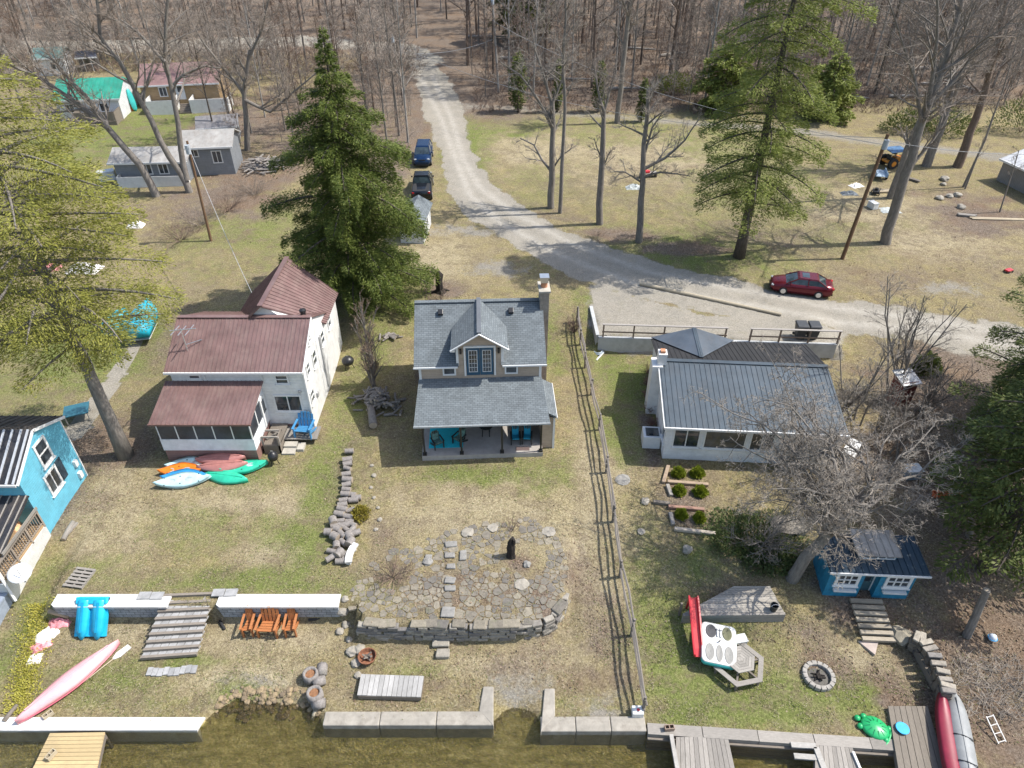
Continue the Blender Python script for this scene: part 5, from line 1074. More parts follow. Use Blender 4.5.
crumple('crumpled_sheet', 'pink stained crumpled sheet lower in the left scrap heap', 'sheet', 41, 646, .9, .6, PSH, .2, .7); crumple('crumpled_sheet', 'small white sheet at the lower end of the left scrap heap', 'sheet', 35, 659, .6, .55, WSH, .16, .2)
def log(lab, a, b, r, mat, nm='log', dz=0):
    p, q = at(*a, r*.8+dz), at(*b, r*.8+dz); o = T(nm, lab, 'log', p); d = q-p; m = MB(); m.tube([(0, 0, 0), d*.5+Vector((0, 0, r*.2)), d], [r, r*.95, r*.85], 8); m.obj('bark', mat, o, True); m = MB(); m.tube([-d.normalized()*.01, d.normalized()*.005], r*.95, 8); m.obj('cut_end', LOGE, o); return o
log('tan driftwood log below the left end of the white capped wall', (50, 612), (70, 618), .14, wood('drift', (.42, .32, .22))); log('dark piece of pipe on the sand below the right wall', (220, 622), (225, 630), .08, RUBBER)
log('dark timber at the water edge near the pink canoe', (5, 722), (18, 706), .1, OLDW); log('small grey log lying beside the blue house', (64, 541), (74, 523), .13, GREYW)
p = at(309, 621, .1); o = T('black_pipe', 'curved black drain pipe end on the sand below the right wall', 'pipe', p); m = MB(); m.tube([(0, 0, 0), (.3, .02, .02), (.6, .12, .03), (.85, .3, .02)], .07, 8); m.obj('pipe', RUBBER, o)
m = MB(); m.bar((0, 0, .1), (.75, .12, .1), .14, .1); o = T('driftwood_bench', 'small crooked driftwood seat by the wall of the blue house', 'bench', at(68, 535), 1.2); m.obj('seat', GREYW, o)
for x in (.05, .68): m = MB(); m.bar((x, .02, -.05), (x, .12, .06), .08); m.obj('leg', GREYW, o)
BLKM = paint('cinder', (.40, .34, .24), .95, .1)
def cinder(lab, px, py, rz=0, dz=0, mat=BLKM, loc=None):
    o = T('concrete_block', lab, 'block', loc or at(px, py, dz), rz); m = MB(); m.box(-.2, .2, -.1, -.07, 0, .2); m.box(-.2, .2, .07, .1, 0, .2)
    for x in (-.2, -.02, .17): m.box(x, x+.03, -.07, .07, 0, .2)
    m.obj('body', mat, o)
cinder('tan hollow block between canoe and white seawall', 49, 716, .9); cinder('pale hollow block lying on the yellow dock', 52, 756, 1.2, loc=Pz(52, 756, -.99)); cinder('brown hollow block on the timber bulkhead beside the tan seawall', 669, 728, .1, loc=Pz(669, 729, -1.05), mat=paint('brown_block', (.28, .2, .15)))
o = T('utility_box', 'small white box with red mark at the lake end of the rail fence', 'box', at(637, 714)); m = MB(); m.box(-.24, .24, -.2, .2, 0, .35); bevel(m.obj('body', WP, o), .03); m = MB(); m.lathe([(.07, .352), (.07, .36)], 8, (.02, 0, 0)); m.obj('red_mark', MC['red_plastic'], o)
# grey boards raft
a, b = at(357, 697), at(422, 696); q = dock('grey weathered raft of boards lying on the middle lower lawn', [(357, 695), (421, 697), (424, 676), (361, 674)], -.85, wood('raft_boards', (.40, .39, .375), axis=(8, 1, 8), isl=.3), 13, True, False, 'raft', 'raft')
# log planters and rusty bowl
for i, (px, py, k, lab) in enumerate([(312, 679, 1, 'hollow log planter with brown soil, upper one at the shore'), (316, 698, 1, 'hollow log planter with brown soil, lower one at the shore')]):
    o = T('log_planter', lab, 'planter', at(px, py)); m = MB(); m.lathe([(.34, 0), (.36, .25), (.33, .5), (.24, .5), (.22, .38)], 12, jit=.05); m.obj('stump', LOGB, o, True); m = MB(); m.lathe([(.24, .37), (.235, .4), (.01, .42)], 10); m.obj('soil', paint('brown_soil', (.20, .10, .05), .95, .4, 8), o)
log('short grey log standing above the hollow planters at the shore', (323, 668), (323, 678), .25, LOGB); log('short grey log between the two hollow planters', (315, 686), (326, 682), .24, LOGB); log('short grey log at the water below the planters', (315, 708), (326, 705), .24, LOGB); log('whitish dead branch stub at the water below the planters', (313, 720), (317, 709), .1, wood('pale_log', (.5, .43, .31)))
RUST = paint('rusty_iron', (.20, .085, .045), .85, .35, 6); o = T('rusty_fire_bowl', 'rusty round fire bowl with burnt sticks on the lower lawn', 'fire bowl', at(368, 660)); m = MB(); m.lathe([(.2, 0), (.36, .16), (.42, .34), (.38, .34), (.3, .15), (.02, .08)], 16); m.obj('bowl', RUST, o)
for i in range(5): m = MB(); a = rnd.random()*6; m.tube([(-.2*math.cos(a), -.2*math.sin(a), .16), (.22*math.cos(a+.5), .22*math.sin(a+.5), .4)], .04, 5); m.obj('burnt_stick', OLDW, o)
# ------------------------------------------------------------------ chairs
def chair(lab, loc, rz, mat, wide=.62, name='garden_chair', group=None, sc=1, cushion=None):
    o = T(name, lab, 'chair' if wide < .6 or 'bench' not in name else 'bench', loc, rz, group); w = wide/2
    m = MB(); n = 4
    for i in range(n): m.hexa([(-w, -.35+i*.14, .40-i*.035), (w, -.35+i*.14, .40-i*.035), (w, -.23+i*.14, .37-i*.035), (-w, -.23+i*.14, .37-i*.035), (-w, -.35+i*.14, .43-i*.035), (w, -.35+i*.14, .43-i*.035), (w, -.23+i*.14, .40-i*.035), (-w, -.23+i*.14, .40-i*.035)])
    m.obj('seat', mat, o); m = MB(); k = max(5, int(wide/.12))
    for i in range(k): x = -w+.04+(wide-.08)*i/(k-1); h = 1.0-.12*abs(2*i/(k-1)-1)**2; m.bar((x, .2, .28), (x, .36, h), wide/k*.8, .03, up=(0, 1, 0))
    m.bar((-w, .29, .62), (w, .29, .62), .03, .07); m.obj('backrest', mat, o)
    for s in (-1, 1):
        m = MB(); m.box(s*(w+.04)-.045, s*(w+.04)+.045, -.42, .3, .58, .61); m.obj('armrest', mat, o)
        m = MB(); m.box(s*(w+.03)-.03, s*(w+.03)+.03, -.38, -.28, 0, .58); m.obj('leg', mat, o)
        m = MB(); m.bar((s*(w+.02), -.3, .36), (s*(w+.02), .45, .0), .05, .1); m.obj('leg', mat, o)
    if cushion:
        m = MB(); m.hexa([(-w+.03, -.36, .44), (w-.03, -.36, .44), (w-.03, .16, .33), (-w+.03, .16, .33), (-w+.03, -.36, .52), (w-.03, -.36, .52), (w-.03, .2, .42), (-w+.03, .2, .42)]); bevel(m.obj('seat_cushion', cushion, o), .03)
        m = MB(); m.hexa([(-w+.05, .13, .4), (w-.05, .13, .4), (w-.05, .2, .38), (-w+.05, .2, .38), (-w+.05, .38, .98), (w-.05, .38, .98), (w-.05, .45, .95), (-w+.05, .45, .95)]); bevel(m.obj('back_cushion', cushion, o), .03)
    o.scale = (sc, sc, sc); return o
OCH = wood('orange_wood', (.42, .16, .055), isl=.2)
chair('left orange wooden chair on the sand below the wall', at(251, 629), .05, OCH, .30, sc=1.2); chair('wide orange wooden bench between two orange chairs', at(271, 630), -.04, OCH, .66, 'garden_bench', sc=1.2); chair('right orange wooden chair on the sand below the wall', at(293, 629), .06, OCH, .32, sc=1.2)
chair('pale blue slatted chair at the corner of the white house', at(307, 438, .33), -.1, paint('chair_blue', (.06, .24, .46), .5, .1), .66, sc=1.35)
o = T('porch_rug', 'turquoise rug on the tan cottage porch floor', 'rug', onporch(1.35, 1.5, .355), math.radians(2.6)); m = MB(); m.box(-1.0, 1.0, -.85, .95, 0, .012); m.obj('rug', paint('turquoise_rug', (.02, .5, .6), .9, .1, 9), o)
BCH = paint('black_chair', (.02, .025, .025), .5); GC = paint('green_cushion', (.12, .22, .19), .9, .4, 9)
chair('black porch chair with green cushion on the left of the rug', onporch(.85, .85, .37), .5, BCH, .55, 'porch_chair', cushion=GC, sc=.9); chair('black porch chair with green cushion on the right of the rug', onporch(2.15, 1.1, .37), -.6, BCH, .55, 'porch_chair', cushion=GC, sc=.9)
TC = paint('turquoise_cushion', (.01, .26, .40), .85, .1)
chair('left one of two porch chairs with turquoise cushions', onporch(5.42, 1.05), .05, BCH, .52, 'porch_chair', cushion=TC, sc=.9); chair('right one of two porch chairs with turquoise cushions', onporch(6.1, 1.05), -.05, BCH, .52, 'porch_chair', cushion=TC, sc=.9)
o = T('doormat', 'dark mat in front of the turquoise cushioned chairs', 'mat', onporch(5.8, .38, .352)); m = MB(); m.box(-.4, .4, -.16, .16, 0, .015); m.obj('mat', paint('mat', (.12, .085, .08), .9), o)
o = T('porch_table', 'dark round table in the middle of the tan cottage porch', 'table', onporch(3.7, 1.75)); m = MB(); m.lathe([(.42, .68), (.43, .72), (.02, .73)], 16); m.obj('tabletop', BCH, o)
for i in range(4): a = PI/4+i*PI/2; m = MB(); m.bar((.3*math.cos(a), .3*math.sin(a), 0), (.26*math.cos(a), .26*math.sin(a), .69), .05); m.obj('leg', BCH, o)
# ------------------------------------------------------------------ vehicles
def vehicle(name, lab, cat, loc, rz, paintm, L, Wd, H_, prof, gh, wheel=.33, wb=None, bed=None, sunroof=False):
    """prof: stations (x, half width, z low, z belt); gh: greenhouse (x0,x1 base; x2,x3 roof; z base, z roof)"""
    o = T(name, lab, cat, loc, rz)
    m = MB(); m.loft([[(x, -w*.93, zl), (x, -w, zl+(zb-zl)*.35), (x, -w, zl+(zb-zl)*.7), (x, -w*.88, zb), (x, -w*.4, zb+.03), (x, w*.4, zb+.03), (x, w*.88, zb), (x, w, zl+(zb-zl)*.7), (x, w, zl+(zb-zl)*.35), (x, w*.93, zl)] for x, w, zl, zb in prof]); body = m.obj('body', paintm, o, True)
    x0, x1, x2, x3, z0, z1 = gh; wb_ = Wd*.44; wr = Wd*.34
    A = [(x0, -wb_, z0), (x1, -wb_, z0), (x1, wb_, z0), (x0, wb_, z0)]; B = [(x2, -wr, z1), (x3, -wr, z1), (x3, wr, z1), (x2, wr, z1)]
    AG = glass('car_glass', (.012, .02, .024)); m = MB(); m.hexa(A+B); m.obj('windows', AG, o)
    lerp = lambda p, q, t: tuple(a+(b-a)*t for a, b in zip(p, q)); m = MB(); C0 = [lerp(a, b, .86) for a, b in zip(A, B)]
    out = lambda p, k: (p[0]*1.0+(.02 if p[0] > (x2+x3)/2 else -.02), p[1]*k, p[2]); R0 = [out(p, 1.025) for p in C0]; R1 = [(p[0], p[1]*.96, p[2]+.035) for p in B]
    m.hexa(R0+R1)
    for i in range(4): m.bar(A[i], B[i], .07, .07)
    xm = (x0+x1)/2-.05
    for s in (-1, 1): m.bar((xm, s*wb_*1.005, z0), ((x2+x3)/2, s*wr*1.005, z1), .07, .05)
    m.obj('roof', paintm, o)
    if sunroof: m = MB(); m.box(x3-.75, x3-.2, -wr*.62, wr*.62, z1+.035, z1+.045); m.obj('sunroof', AG, o)
    wbase = wb or L*.57; TR = Wd/2-.1
    for sx in (-1, 1):
        for s in (-1, 1):
            m = MB(); m.tube([(0, -.12, 0), (0, -.1, 0), (0, .1, 0), (0, .12, 0)], [wheel*.92, wheel, wheel, wheel*.92], 18); w = m.obj('wheel', RUBBER, o); w.location = (sx*wbase/2+.03, s*TR, wheel)
            m = MB(); m.tube([(0, s*.1, 0), (0, s*.13, 0)], [wheel*.68, wheel*.6], 14); m.obj('rim', CHROME, w)
    f = prof[-1][0]; b = prof[0][0]; zb = prof[-2][3]
    for s in (-1, 1):
        m = MB(); m.cbox((f-.14, s*Wd*.36, zb-.1), (.22, .26, .10), -s*.4); bevel(m.obj('headlight', paint('lamp_lens', (.3, .32, .33), .15), o), .03)
        m = MB(); m.cbox((b+.08, s*Wd*.36, prof[1][3]-.12), (.2, .3, .16), s*.3); bevel(m.obj('taillight', paint('red_lens', (.35, .01, .01), .2), o), .02)
        m = MB(); m.cbox((x1-.35, s*(Wd/2+.06), z0+.06), (.14, .16, .12)); bevel(m.obj('mirror', paintm, o), .02)
    for xx, nm in ((f-.01, 'front_bumper'), (b+.01, 'rear_bumper')): m = MB(); m.box(xx-.05, xx+.05, -Wd*.36, Wd*.36, .28, .4); m.obj(nm, RUBBER, o)
    m = MB(); m.box(f-.06, f+.0, -Wd*.2, Wd*.2, zb-.24, zb-.1); m.obj('grille', BLACK, o)
    if bed:
        m = MB(); m.box(bed[0], bed[1], -Wd*.4, Wd*.4, bed[2], bed[2]+.012); m.obj('bed_floor', RUBBER, o)
    return o
CARR = paint('red_car_paint', (.125, .012, .02), .22, .04, 2, metal=.35); CARB = paint('blue_car_paint', (.008, .03, .085), .2, .05, 2, metal=.4); CARK = paint('black_car_paint', (.008, .009, .012), .2)
a, b = at(771, 284), at(831, 291)
sed = [(-2.36, .70, .35, .88), (-2.2, .84, .26, 1.0), (-1.6, .9, .2, 1.02), (-.5, .91, .2, .98), (.8, .91, .2, .96), (1.5, .9, .2, .9), (2.1, .84, .24, .78), (2.36, .62, .32, .66)]
ca = T; c = (G(779, 293)+G(826, 299))/2
vehicle('red_sedan', 'dark red sedan parked beside the gravel road on the right', 'car', Vector((c.x, c.y+.7, gz(c.x, c.y))), yaw(at(779, 293), at(826, 299))+PI+.0, CARR, 4.72, 1.82, 1.45, sed, (-1.95, 1.25, -1.05, .3, .95, 1.44), sunroof=True).scale = (.94, .96, .96)
suv = [(-2.3, .78, .4, 1.05), (-2.2, .9, .3, 1.1), (-1.4, .94, .25, 1.12), (.6, .94, .25, 1.1), (1.3, .93, .25, 1.06), (2.0, .88, .3, .98), (2.3, .7, .35, .8)]
p = G(422, 167); vehicle('blue_suv', 'dark blue car parked nose out behind the black pickup', 'car', Vector((p.x, p.y+1.9, gz(p.x, p.y+1.9))), -PI/2+.03, CARB, 4.6, 1.88, 1.68, suv, (-2.1, 1.2, -1.8, .35, 1.08, 1.68), .36)
trk_ = [(-2.8, .85, .5, 1.12), (-2.7, .95, .4, 1.15), (-.8, .97, .35, 1.16), (.5, .97, .35, 1.16), (1.5, .96, .35, 1.14), (2.4, .92, .4, 1.06), (2.75, .78, .45, .9)]
p = G(421, 200); vehicle('black_pickup', 'black pickup truck parked between the blue car and the small shed', 'pickup', Vector((p.x, p.y+1.9, gz(p.x, p.y+1.9))), PI/2+.06, CARK, 5.5, 1.95, 1.85, trk_, (-.7, 1.35, -.45, .7, 1.14, 1.82), .4, 3.5, bed=(-2.65, -.8, 1.17))
# ------------------------------------------------------------------ poles and wires
PBR = bark('pole_brown', (.17, .105, .065)); PGR = bark('pole_grey', (.30, .285, .27))
def pole(lab, base, top, mat, arm=False, r=.15, Y=None):
    b = at(*base); t = PY(top[0], top[1], b.y+.3); o = T('utility_pole', lab, 'utility pole', b); m = MB(); d = t-b; m.tube([(0, 0, -.3), d*.5, d], [r, r*.88, r*.75], 10); m.obj('pole', mat, o)
    m = MB(); m.tube([d*.93+Vector((0, -.2, -.35)), d*.93+Vector((0, -.2, .35))], .2, 10); m.obj('transformer' if arm else 'cable_box', paint('transformer_grey', (.36, .40, .44), .5), o)
    return o, t
_, t1 = pole('brown leaning utility pole on the lawn behind the red sedan', (842, 259), (888, 134), PBR, r=.16)
_, t2 = pole('tall pale utility pole with a transformer beside the road at the top', (499, 93), (492, -6), PGR, True)
_, t3 = pole('thin brown utility pole beside the leaning trunks of the grey cottage', (211, 241), (187, 141), PBR, r=.12)
_, t4 = pole('tall pale utility pole among bare trees left of the road', (404, 102), (392, 34), PGR, r=.15)
def wire(lab, a, b, sag, r=.022):
    a, b = Vector(a), Vector(b); o = T('power_line', lab, 'wire', a); m = MB(); n = 14; m.tube([(b-a)*(i/n)-Vector((0, 0, sag*4*(i/n)*(1-i/n))) for i in range(n+1)], r, 4); m.obj('wire', paint('wire_grey', (.34, .34, .34), .6), o)
wire('power line from the transformer pole across the road to the left pole', t2-Vector((0, 0, 5.2)), t4-Vector((0, 0, 2)), .8, .03)
wire('power line from the tall left pole to the brown leaning pole', t4-Vector((0, 0, 1)), t1-Vector((0, 0, .3)), 2.5); wire('lower power line crossing the lawn towards the right edge', t1-Vector((0, 0, .5)), Vector((62, 62, 9)), 1.6)
wire('power line from the brown leaning pole to the tall transformer pole', t1-Vector((0, 0, .8)), t2-Vector((0, 0, 3)), 1.8); wire('power line from the thin brown pole to the white house', t3-Vector((0, 0, .3)), Vector((-16, 38, 6.4)), .7)
# ------------------------------------------------------------------ yard junk
def simplebox(name, lab, cat, px, py, sx, sy, sz, mat, rz=0, lidm=None, dz=0):
    o = T(name, lab, cat, at(px, py, dz), rz); m = MB(); m.hexa([(-sx/2, -sy/2, 0), (sx/2, -sy/2, 0), (sx/2, sy/2, 0), (-sx/2, sy/2, 0), (-sx*.46, -sy*.46, sz), (sx*.46, -sy*.46, sz), (sx*.46, sy*.46, sz), (-sx*.46, sy*.46, sz)]); bevel(m.obj('body', mat, o), min(sx, sy)*.08)
    m = MB(); m.box(-sx*.5, sx*.5, -sy*.5, sy*.5, sz, sz+.05); bevel(m.obj('lid', lidm or mat, o), .02); return o
# small tractor
o = T('garden_tractor', 'orange garden tractor with a blue tarp on top behind the leaning pole', 'tractor', at(893, 166), .25); OT = paint('tractor_orange', (.55, .20, .02), .45, .2)
m = MB(); m.box(-.2, 1.35, -.38, .38, .55, 1.05); bevel(m.obj('hood', OT, o), .08); m = MB(); m.box(-1.2, -.2, -.6, .6, .5, .75); bevel(m.obj('fender', OT, o), .08)
for x, r in ((-.75, .55), (.95, .36)):
    for s in (-1, 1): m = MB(); m.tube([(0, -.13, 0), (0, .13, 0)], r, 16); w = m.obj('wheel', RUBBER, o); w.location = (x, s*.72, r); m = MB(); m.tube([(0, s*.1, 0), (0, s*.15, 0)], r*.5, 12); m.obj('rim', OT, w)
m = MB(); m.box(-.85, -.4, -.25, .25, .75, .95); m.box(-.95, -.85, -.25, .25, .9, 1.3); m.obj('seat', RUBBER, o); m = MB(); m.tube([(.0, 0, 1.0), (-.25, 0, 1.3)], .03, 6); m.lathe([(.2, 1.3), (.21, 1.34), (.18, 1.34)], 12, (-.25, 0, 0)); m.obj('steering_wheel', RUBBER, o)
m = MB(); m.slab([(-1.3, -.75, 1.75), (.7, -.75, 1.75), (.7, .75, 1.85), (-1.3, .75, 1.85)], .06); c = m.obj('canopy', paint('canopy_blue', (.06, .14, .26), .6, .4, 3), o)
for x in (-1.2, .6):
    for y in (-.65, .65): m = MB(); m.bar((x, y, .6), (x, y, 1.7), .05); m.obj('canopy_post', BLACK, o)
# trailer
o = T('small_trailer', 'small pale blue utility trailer in front of the orange tractor', 'trailer', at(879, 178), 1.3); m = MB(); m.box(-1.0, 1.0, -.55, .55, .45, .52); m.box(-1.0, 1.0, -.55, -.5, .52, .8); m.box(-1.0, 1.0, .5, .55, .52, .8); m.obj('bed', paint('trailer_blue', (.33, .42, .50), .5, dirt=.2), o)
for s in (-1, 1): m = MB(); m.tube([(0, -.09, 0), (0, .09, 0)], .28, 14); w = m.obj('wheel', RUBBER, o); w.location = (-.1, s*.65, .28); m = MB(); m.tube([(0, -.1, 0), (0, .1, 0)], .14, 10); m.obj('rim', CHROME, w)
m = MB(); m.bar((1.0, 0, .45), (1.8, 0, .4), .08); m.obj('drawbar', BLACK, o)
crumple('tarp_bundle', 'white tarp bundle left of the brown leaning pole', 'tarp', 856, 186, 1.3, .9, WSH, .3, .4); crumple('tarp_bundle', 'dark tarp bundle further left of the brown leaning pole', 'tarp', 849, 194, 1.6, .8, paint('grey_tarp', (.14, .16, .18), .6), .35)
simplebox('white_drum', 'white tank standing right of the brown leaning pole', 'tank', 872, 208, .6, .9, .55, WP, .3); crumple('tarp_sheet', 'pale grey tarp sheet lying on grass beside the white tank', 'tarp', 889, 210, 1.8, 1.4, paint('pale_tarp', (.42, .45, .44), .7, .15), .08)
o = T('push_mower', 'black push mower at the foot of the leaning pole junk', 'mower', at(875, 194), 1.2); m = MB(); m.box(-.45, .45, -.28, .28, .15, .4); bevel(m.obj('deck', BLACK, o), .05); m = MB(); m.lathe([(.17, .4), (.17, .6), (.05, .66)], 10); m.obj('engine', RUBBER, o); m = MB(); m.tube([(-.4, -.22, .35), (-1.1, -.22, 1.0), (-1.1, .22, 1.0), (-.4, .22, .35)], .025, 6); m.obj('handle', BLACK, o)
for x in (-.35, .35):
    for s in (-1, 1): m = MB(); m.tube([(x, s*.3, .14), (x, s*.36, .14)], .14, 12); m.obj('wheel', RUBBER, o)
def lumber(lab, px, py, rz, n, L, mat, nm='lumber_stack'):
    o = T(nm, lab, 'lumber', at(px, py), rz)
    for i in range(n): m = MB(); m.cbox((rnd.uniform(-.1, .1), (i % 3-1)*.22, .06+.1*(i//3)), (L*rnd.uniform(.85, 1), .18, .07), rnd.uniform(-.06, .06)); m.obj('board', mat, o)
lumber('pale stacked boards between the leaning pole and the big trunk', 888, 192, .05, 6, 2.4, wood('pale_board', (.48, .40, .28))); lumber('grey boards lying on the leaf litter far right', 967, 216, -.3, 5, 1.6, GREYW); lumber('long pale plank on the grass far right', 1000, 219, -.12, 2, 6.0, wood('pale_board', (.48, .40, .28)), 'plank')
lumber('pile of grey beams right of the orange tractor', 912, 180, -.9, 5, 1.5, OLDW)
for px, py, s in ((939, 199, .4), (944, 180, .45), (949, 197, .35), (957, 196, .4), (943, 185, .3), (961, 208, .4)): rock('grey rubble rock on the far right lawn', px, py, s, STN, grp='rubble rocks on the far right lawn')
o = T('red_playset', 'small red plastic toy cart on the grass far right', 'toy', at(1008, 272), .4); m = MB(); m.box(-.5, .5, -.3, .3, .2, .4); bevel(m.obj('tub', MC['red_plastic'], o), .04); o.scale = (.6, .6, .6)
for x in (-.35, .35):
    for s in (-1, 1): m = MB(); m.tube([(x, s*.3, .15), (x, s*.38, .15)], .15, 10); m.obj('wheel', RUBBER, o)
o = T('lawn_bench', 'pair of folding chairs with a red bag near the bare tree on the far lawn', 'chairs', at(648, 177), .2); m = MB(); m.box(-.9, .9, -.3, .3, .4, .46); m.obj('seat', GREYW, o); m = MB(); m.box(-.5, .1, -.2, .2, .46, .7); bevel(m.obj('red_bag', MC['red_plastic'], o), .05)
for x in (-.8, .8): m = MB(); m.box(x-.05, x+.05, -.3, .3, 0, .4); m.obj('leg', OLDW, o)
crumple('tarp_heap', 'pale heap of tarp at the foot of the bare lawn tree', 'tarp', 634, 188, 1.6, 1.0, paint('pale_tarp', (.42, .45, .44)), .4)
# under the big left hemlock
TQT = paint('turquoise_tarp', (.01, .34, .46), .5, .15)
for px, py, w, l, lab, rz in ((145, 325, 1.9, 4.2, 'larger turquoise tarp covered boat behind the big hemlock', .15), (121, 328, 1.4, 2.2, 'smaller turquoise tarp covered boat behind the big hemlock', -.2)):
    o = T('covered_boat', lab, 'boat', at(px, py), rz+PI/2); secs = []
    for i in range(9): t = -1+i/4; k = max(.08, (1-max(0, t)**2.2)); secs.append([(t*l/2, y*w/2*k, z) for y, z in ((-1, .25), (-1, .75), (-.5, 1.0+.15*(1-t*t)), (0, 1.12+.25*(1-t*t)), (.5, 1.0+.15*(1-t*t)), (1, .75), (1, .25))])
    m = MB(); m.loft(secs); m.obj('tarp', TQT, o, True); m = MB(); m.loft([[(x*.98, y*.9, z-.2) for x, y, z in s[:1]+s[-1:]]+[(s[3][0]*.98, 0, .02)] for s in secs]); m.obj('hull', WHITE, o)
    m = MB(); m.box(-l*.3, -l*.25, -w*.35, w*.35, 0, .3); m.obj('cradle', OLDW, o)
crumple('junk_heap', 'heap of white and red scrap behind the big hemlock', 'scrap', 45, 268, 2.4, 1.2, PSH, .5); crumple('junk_heap', 'heap of pale scrap metal behind the big hemlock', 'scrap', 84, 270, 2.6, 1.4, WSH, .6); crumple('junk_heap', 'small white scrap among the twigs behind the big hemlock', 'scrap', 136, 226, 1.4, 1.0, WSH, .5)
simplebox('white_chest', 'white chest standing left of the grey cottage', 'chest', 108, 180, 1.6, 1.0, .9, WHITE, .5)
o = T('small_table', 'dark teal tabletop standing on legs beside the big hemlock trunk', 'table', at(80, 418), .4); m = MB(); m.box(-.7, .7, -.6, .6, .62, .68); m.obj('tabletop', paint('dark_teal', (.035, .13, .17), .4, .1), o)
for x in (-.6, .6):
    for y in (-.5, .5): m = MB(); m.box(x-.03, x+.03, y-.03, y+.03, 0, .62); m.obj('leg', CHROME, o)
# woodpiles
def woodpile(lab, px, py, n, sx, sy, h, L, rz, mat=LOGB, nm='woodpile'):
    o = T(nm, lab, 'woodpile', at(px, py), rz)
    m = MB(); e = MB()
    for i in range(n):
        x, y = rnd.gauss(0, sx*.35), rnd.gauss(0, sy*.35); z = .08+max(0, h*(1-(x/sx)**2-(y/sy)**2))*rnd.random(); a = rnd.gauss(0, .9); r = rnd.uniform(.05, .1); d = Vector((math.cos(a)*L/2, math.sin(a)*L/2, rnd.uniform(-.08, .08))); c = Vector((x, y, z)); m.tube([c-d, c+d], r, 6); e.tube([c-d*1.01, c-d*1.003], r*.95, 6); e.tube([c+d*1.003, c+d*1.01], r*.95, 6)
    n0 = len(m.f); b = len(m.v); m.v += e.v; m.f += [tuple(k+b for k in f) for f in e.f]; q = m.obj('split_logs', mat, o); q.data.materials.append(LOGE)
    if len(q.data.polygons) == len(m.f): q.data.polygons.foreach_set('material_index', [0]*n0+[1]*(len(m.f)-n0))
    return o
woodpile('heap of dark grey firewood left of the tan cottage', 379, 404, 110, 1.3, 1.9, .9, .6, .9, bark('grey_bark', (.21, .19, .17))); woodpile('heap of pale split branches at the edge of the brush far left', 264, 168, 90, 2.4, 2.2, 1.0, 1.6, .3); woodpile('small pile of grey scrap wood behind the tan cottage', 392, 338, 14, .7, .5, .2, .7, .3)
log('thick broken grey trunk piece leaning on the firewood heap', (374, 430), (371, 408), .26, bark('grey_bark', (.21, .19, .17)), 'trunk_piece', .15)
o = T('dark_stump', 'tall dark burnt stump on the grass behind the tan cottage', 'stump', at(440, 292)); m = MB(); m.lathe([(.45, 0), (.3, .25), (.27, .9), (.3, 1.5), (.12, 1.75)], 9, jit=.15); m.obj('stump', DKWD, o)
for i in range(4): a = i*1.6+.3; m = MB(); m.tube([(.2*math.cos(a), .2*math.sin(a), .2), (.75*math.cos(a), .75*math.sin(a), .0)], [.13, .05], 6); m.obj('root', DKWD, o)
def grill(lab, px, py, r):
    o = T('kettle_grill', lab, 'grill', at(px, py)); m = MB(); m.lathe([(r*.2, .3), (r*.85, .42), (r, .6), (r*.9, .75), (r*.5, .9), (.03, .95)], 14); m.obj('bowl', BLACK, o, True)
    for i in range(3): a = i*2.1; m = MB(); m.tube([(r*.5*math.cos(a), r*.5*math.sin(a), .45), (r*.9*math.cos(a), r*.9*math.sin(a), 0)], .025, 5); m.obj('leg', BLACK, o)
    m = MB(); m.box(-.06, .06, -.02, .02, .95, 1.02); m.obj('handle', CHROME, o)
grill('black round grill on the grass right of the white house', 349, 368, .42); grill('small dark kettle grill by the porch steps of the white house', 275, 464, .3)
crumple('blue_tarp', 'crumpled blue and white tarp under the dark spruce', 'tarp', 353, 277, 1.0, 1.6, paint('blue_tarp', (.16, .28, .5), .5, .5, 5), .5, .4)
o = T('coiled_hose', 'grey coiled hose on the lawn corner below the concrete wall', 'hose', at(598, 353)); m = MB(); m.tube([(.4*math.cos(t)*(1-.03*t), .4*math.sin(t)*(1-.03*t), .06+.01*t) for t in np.linspace(0, 12.5, 50)], .05, 6); m.obj('coil', paint('hose_grey', (.28, .33, .37), .5), o); m = MB(); m.tube([(.4, 0, .05), (-.1, -.75, .05), (-.2, -.95, .05)], .06, 6); m.obj('loose_end', WHITE, o)
# blue house porch clutter and dish
crumple('orange_blanket', 'orange and white blanket heap on the porch of the blue house', 'blanket', 20, 538, 1.0, 1.1, paint('orange_white', (.68, .42, .24), .8, .45, 3), .7, .3, dz=.7); crumple('blue_bag', 'small blue bag on the porch of the blue house', 'bag', 17, 553, .5, .4, BLUK, .3, dz=.75)
o = T('satellite_dish', 'pale round satellite dish at the porch corner of the blue house', 'dish', PX(20, 574, -23.1)); m = MB(); m.lathe([(.02, 0), (.3, .03), (.5, .1), (.5, .12), (.3, .055), (.02, .03)], 18); d = m.obj('dish', paint('dish_grey', (.55, .57, .6), .4), o, True); d.rotation_euler = (.25, .3, 0); m = MB(); m.bar((0, 0, -.6), (0, 0, .02), .06); m.obj('mast', CHROME, o); m = MB(); m.bar((.2, -.2, .05), (.1, -.1, .5), .03); m.obj('feed_arm', CHROME, o)
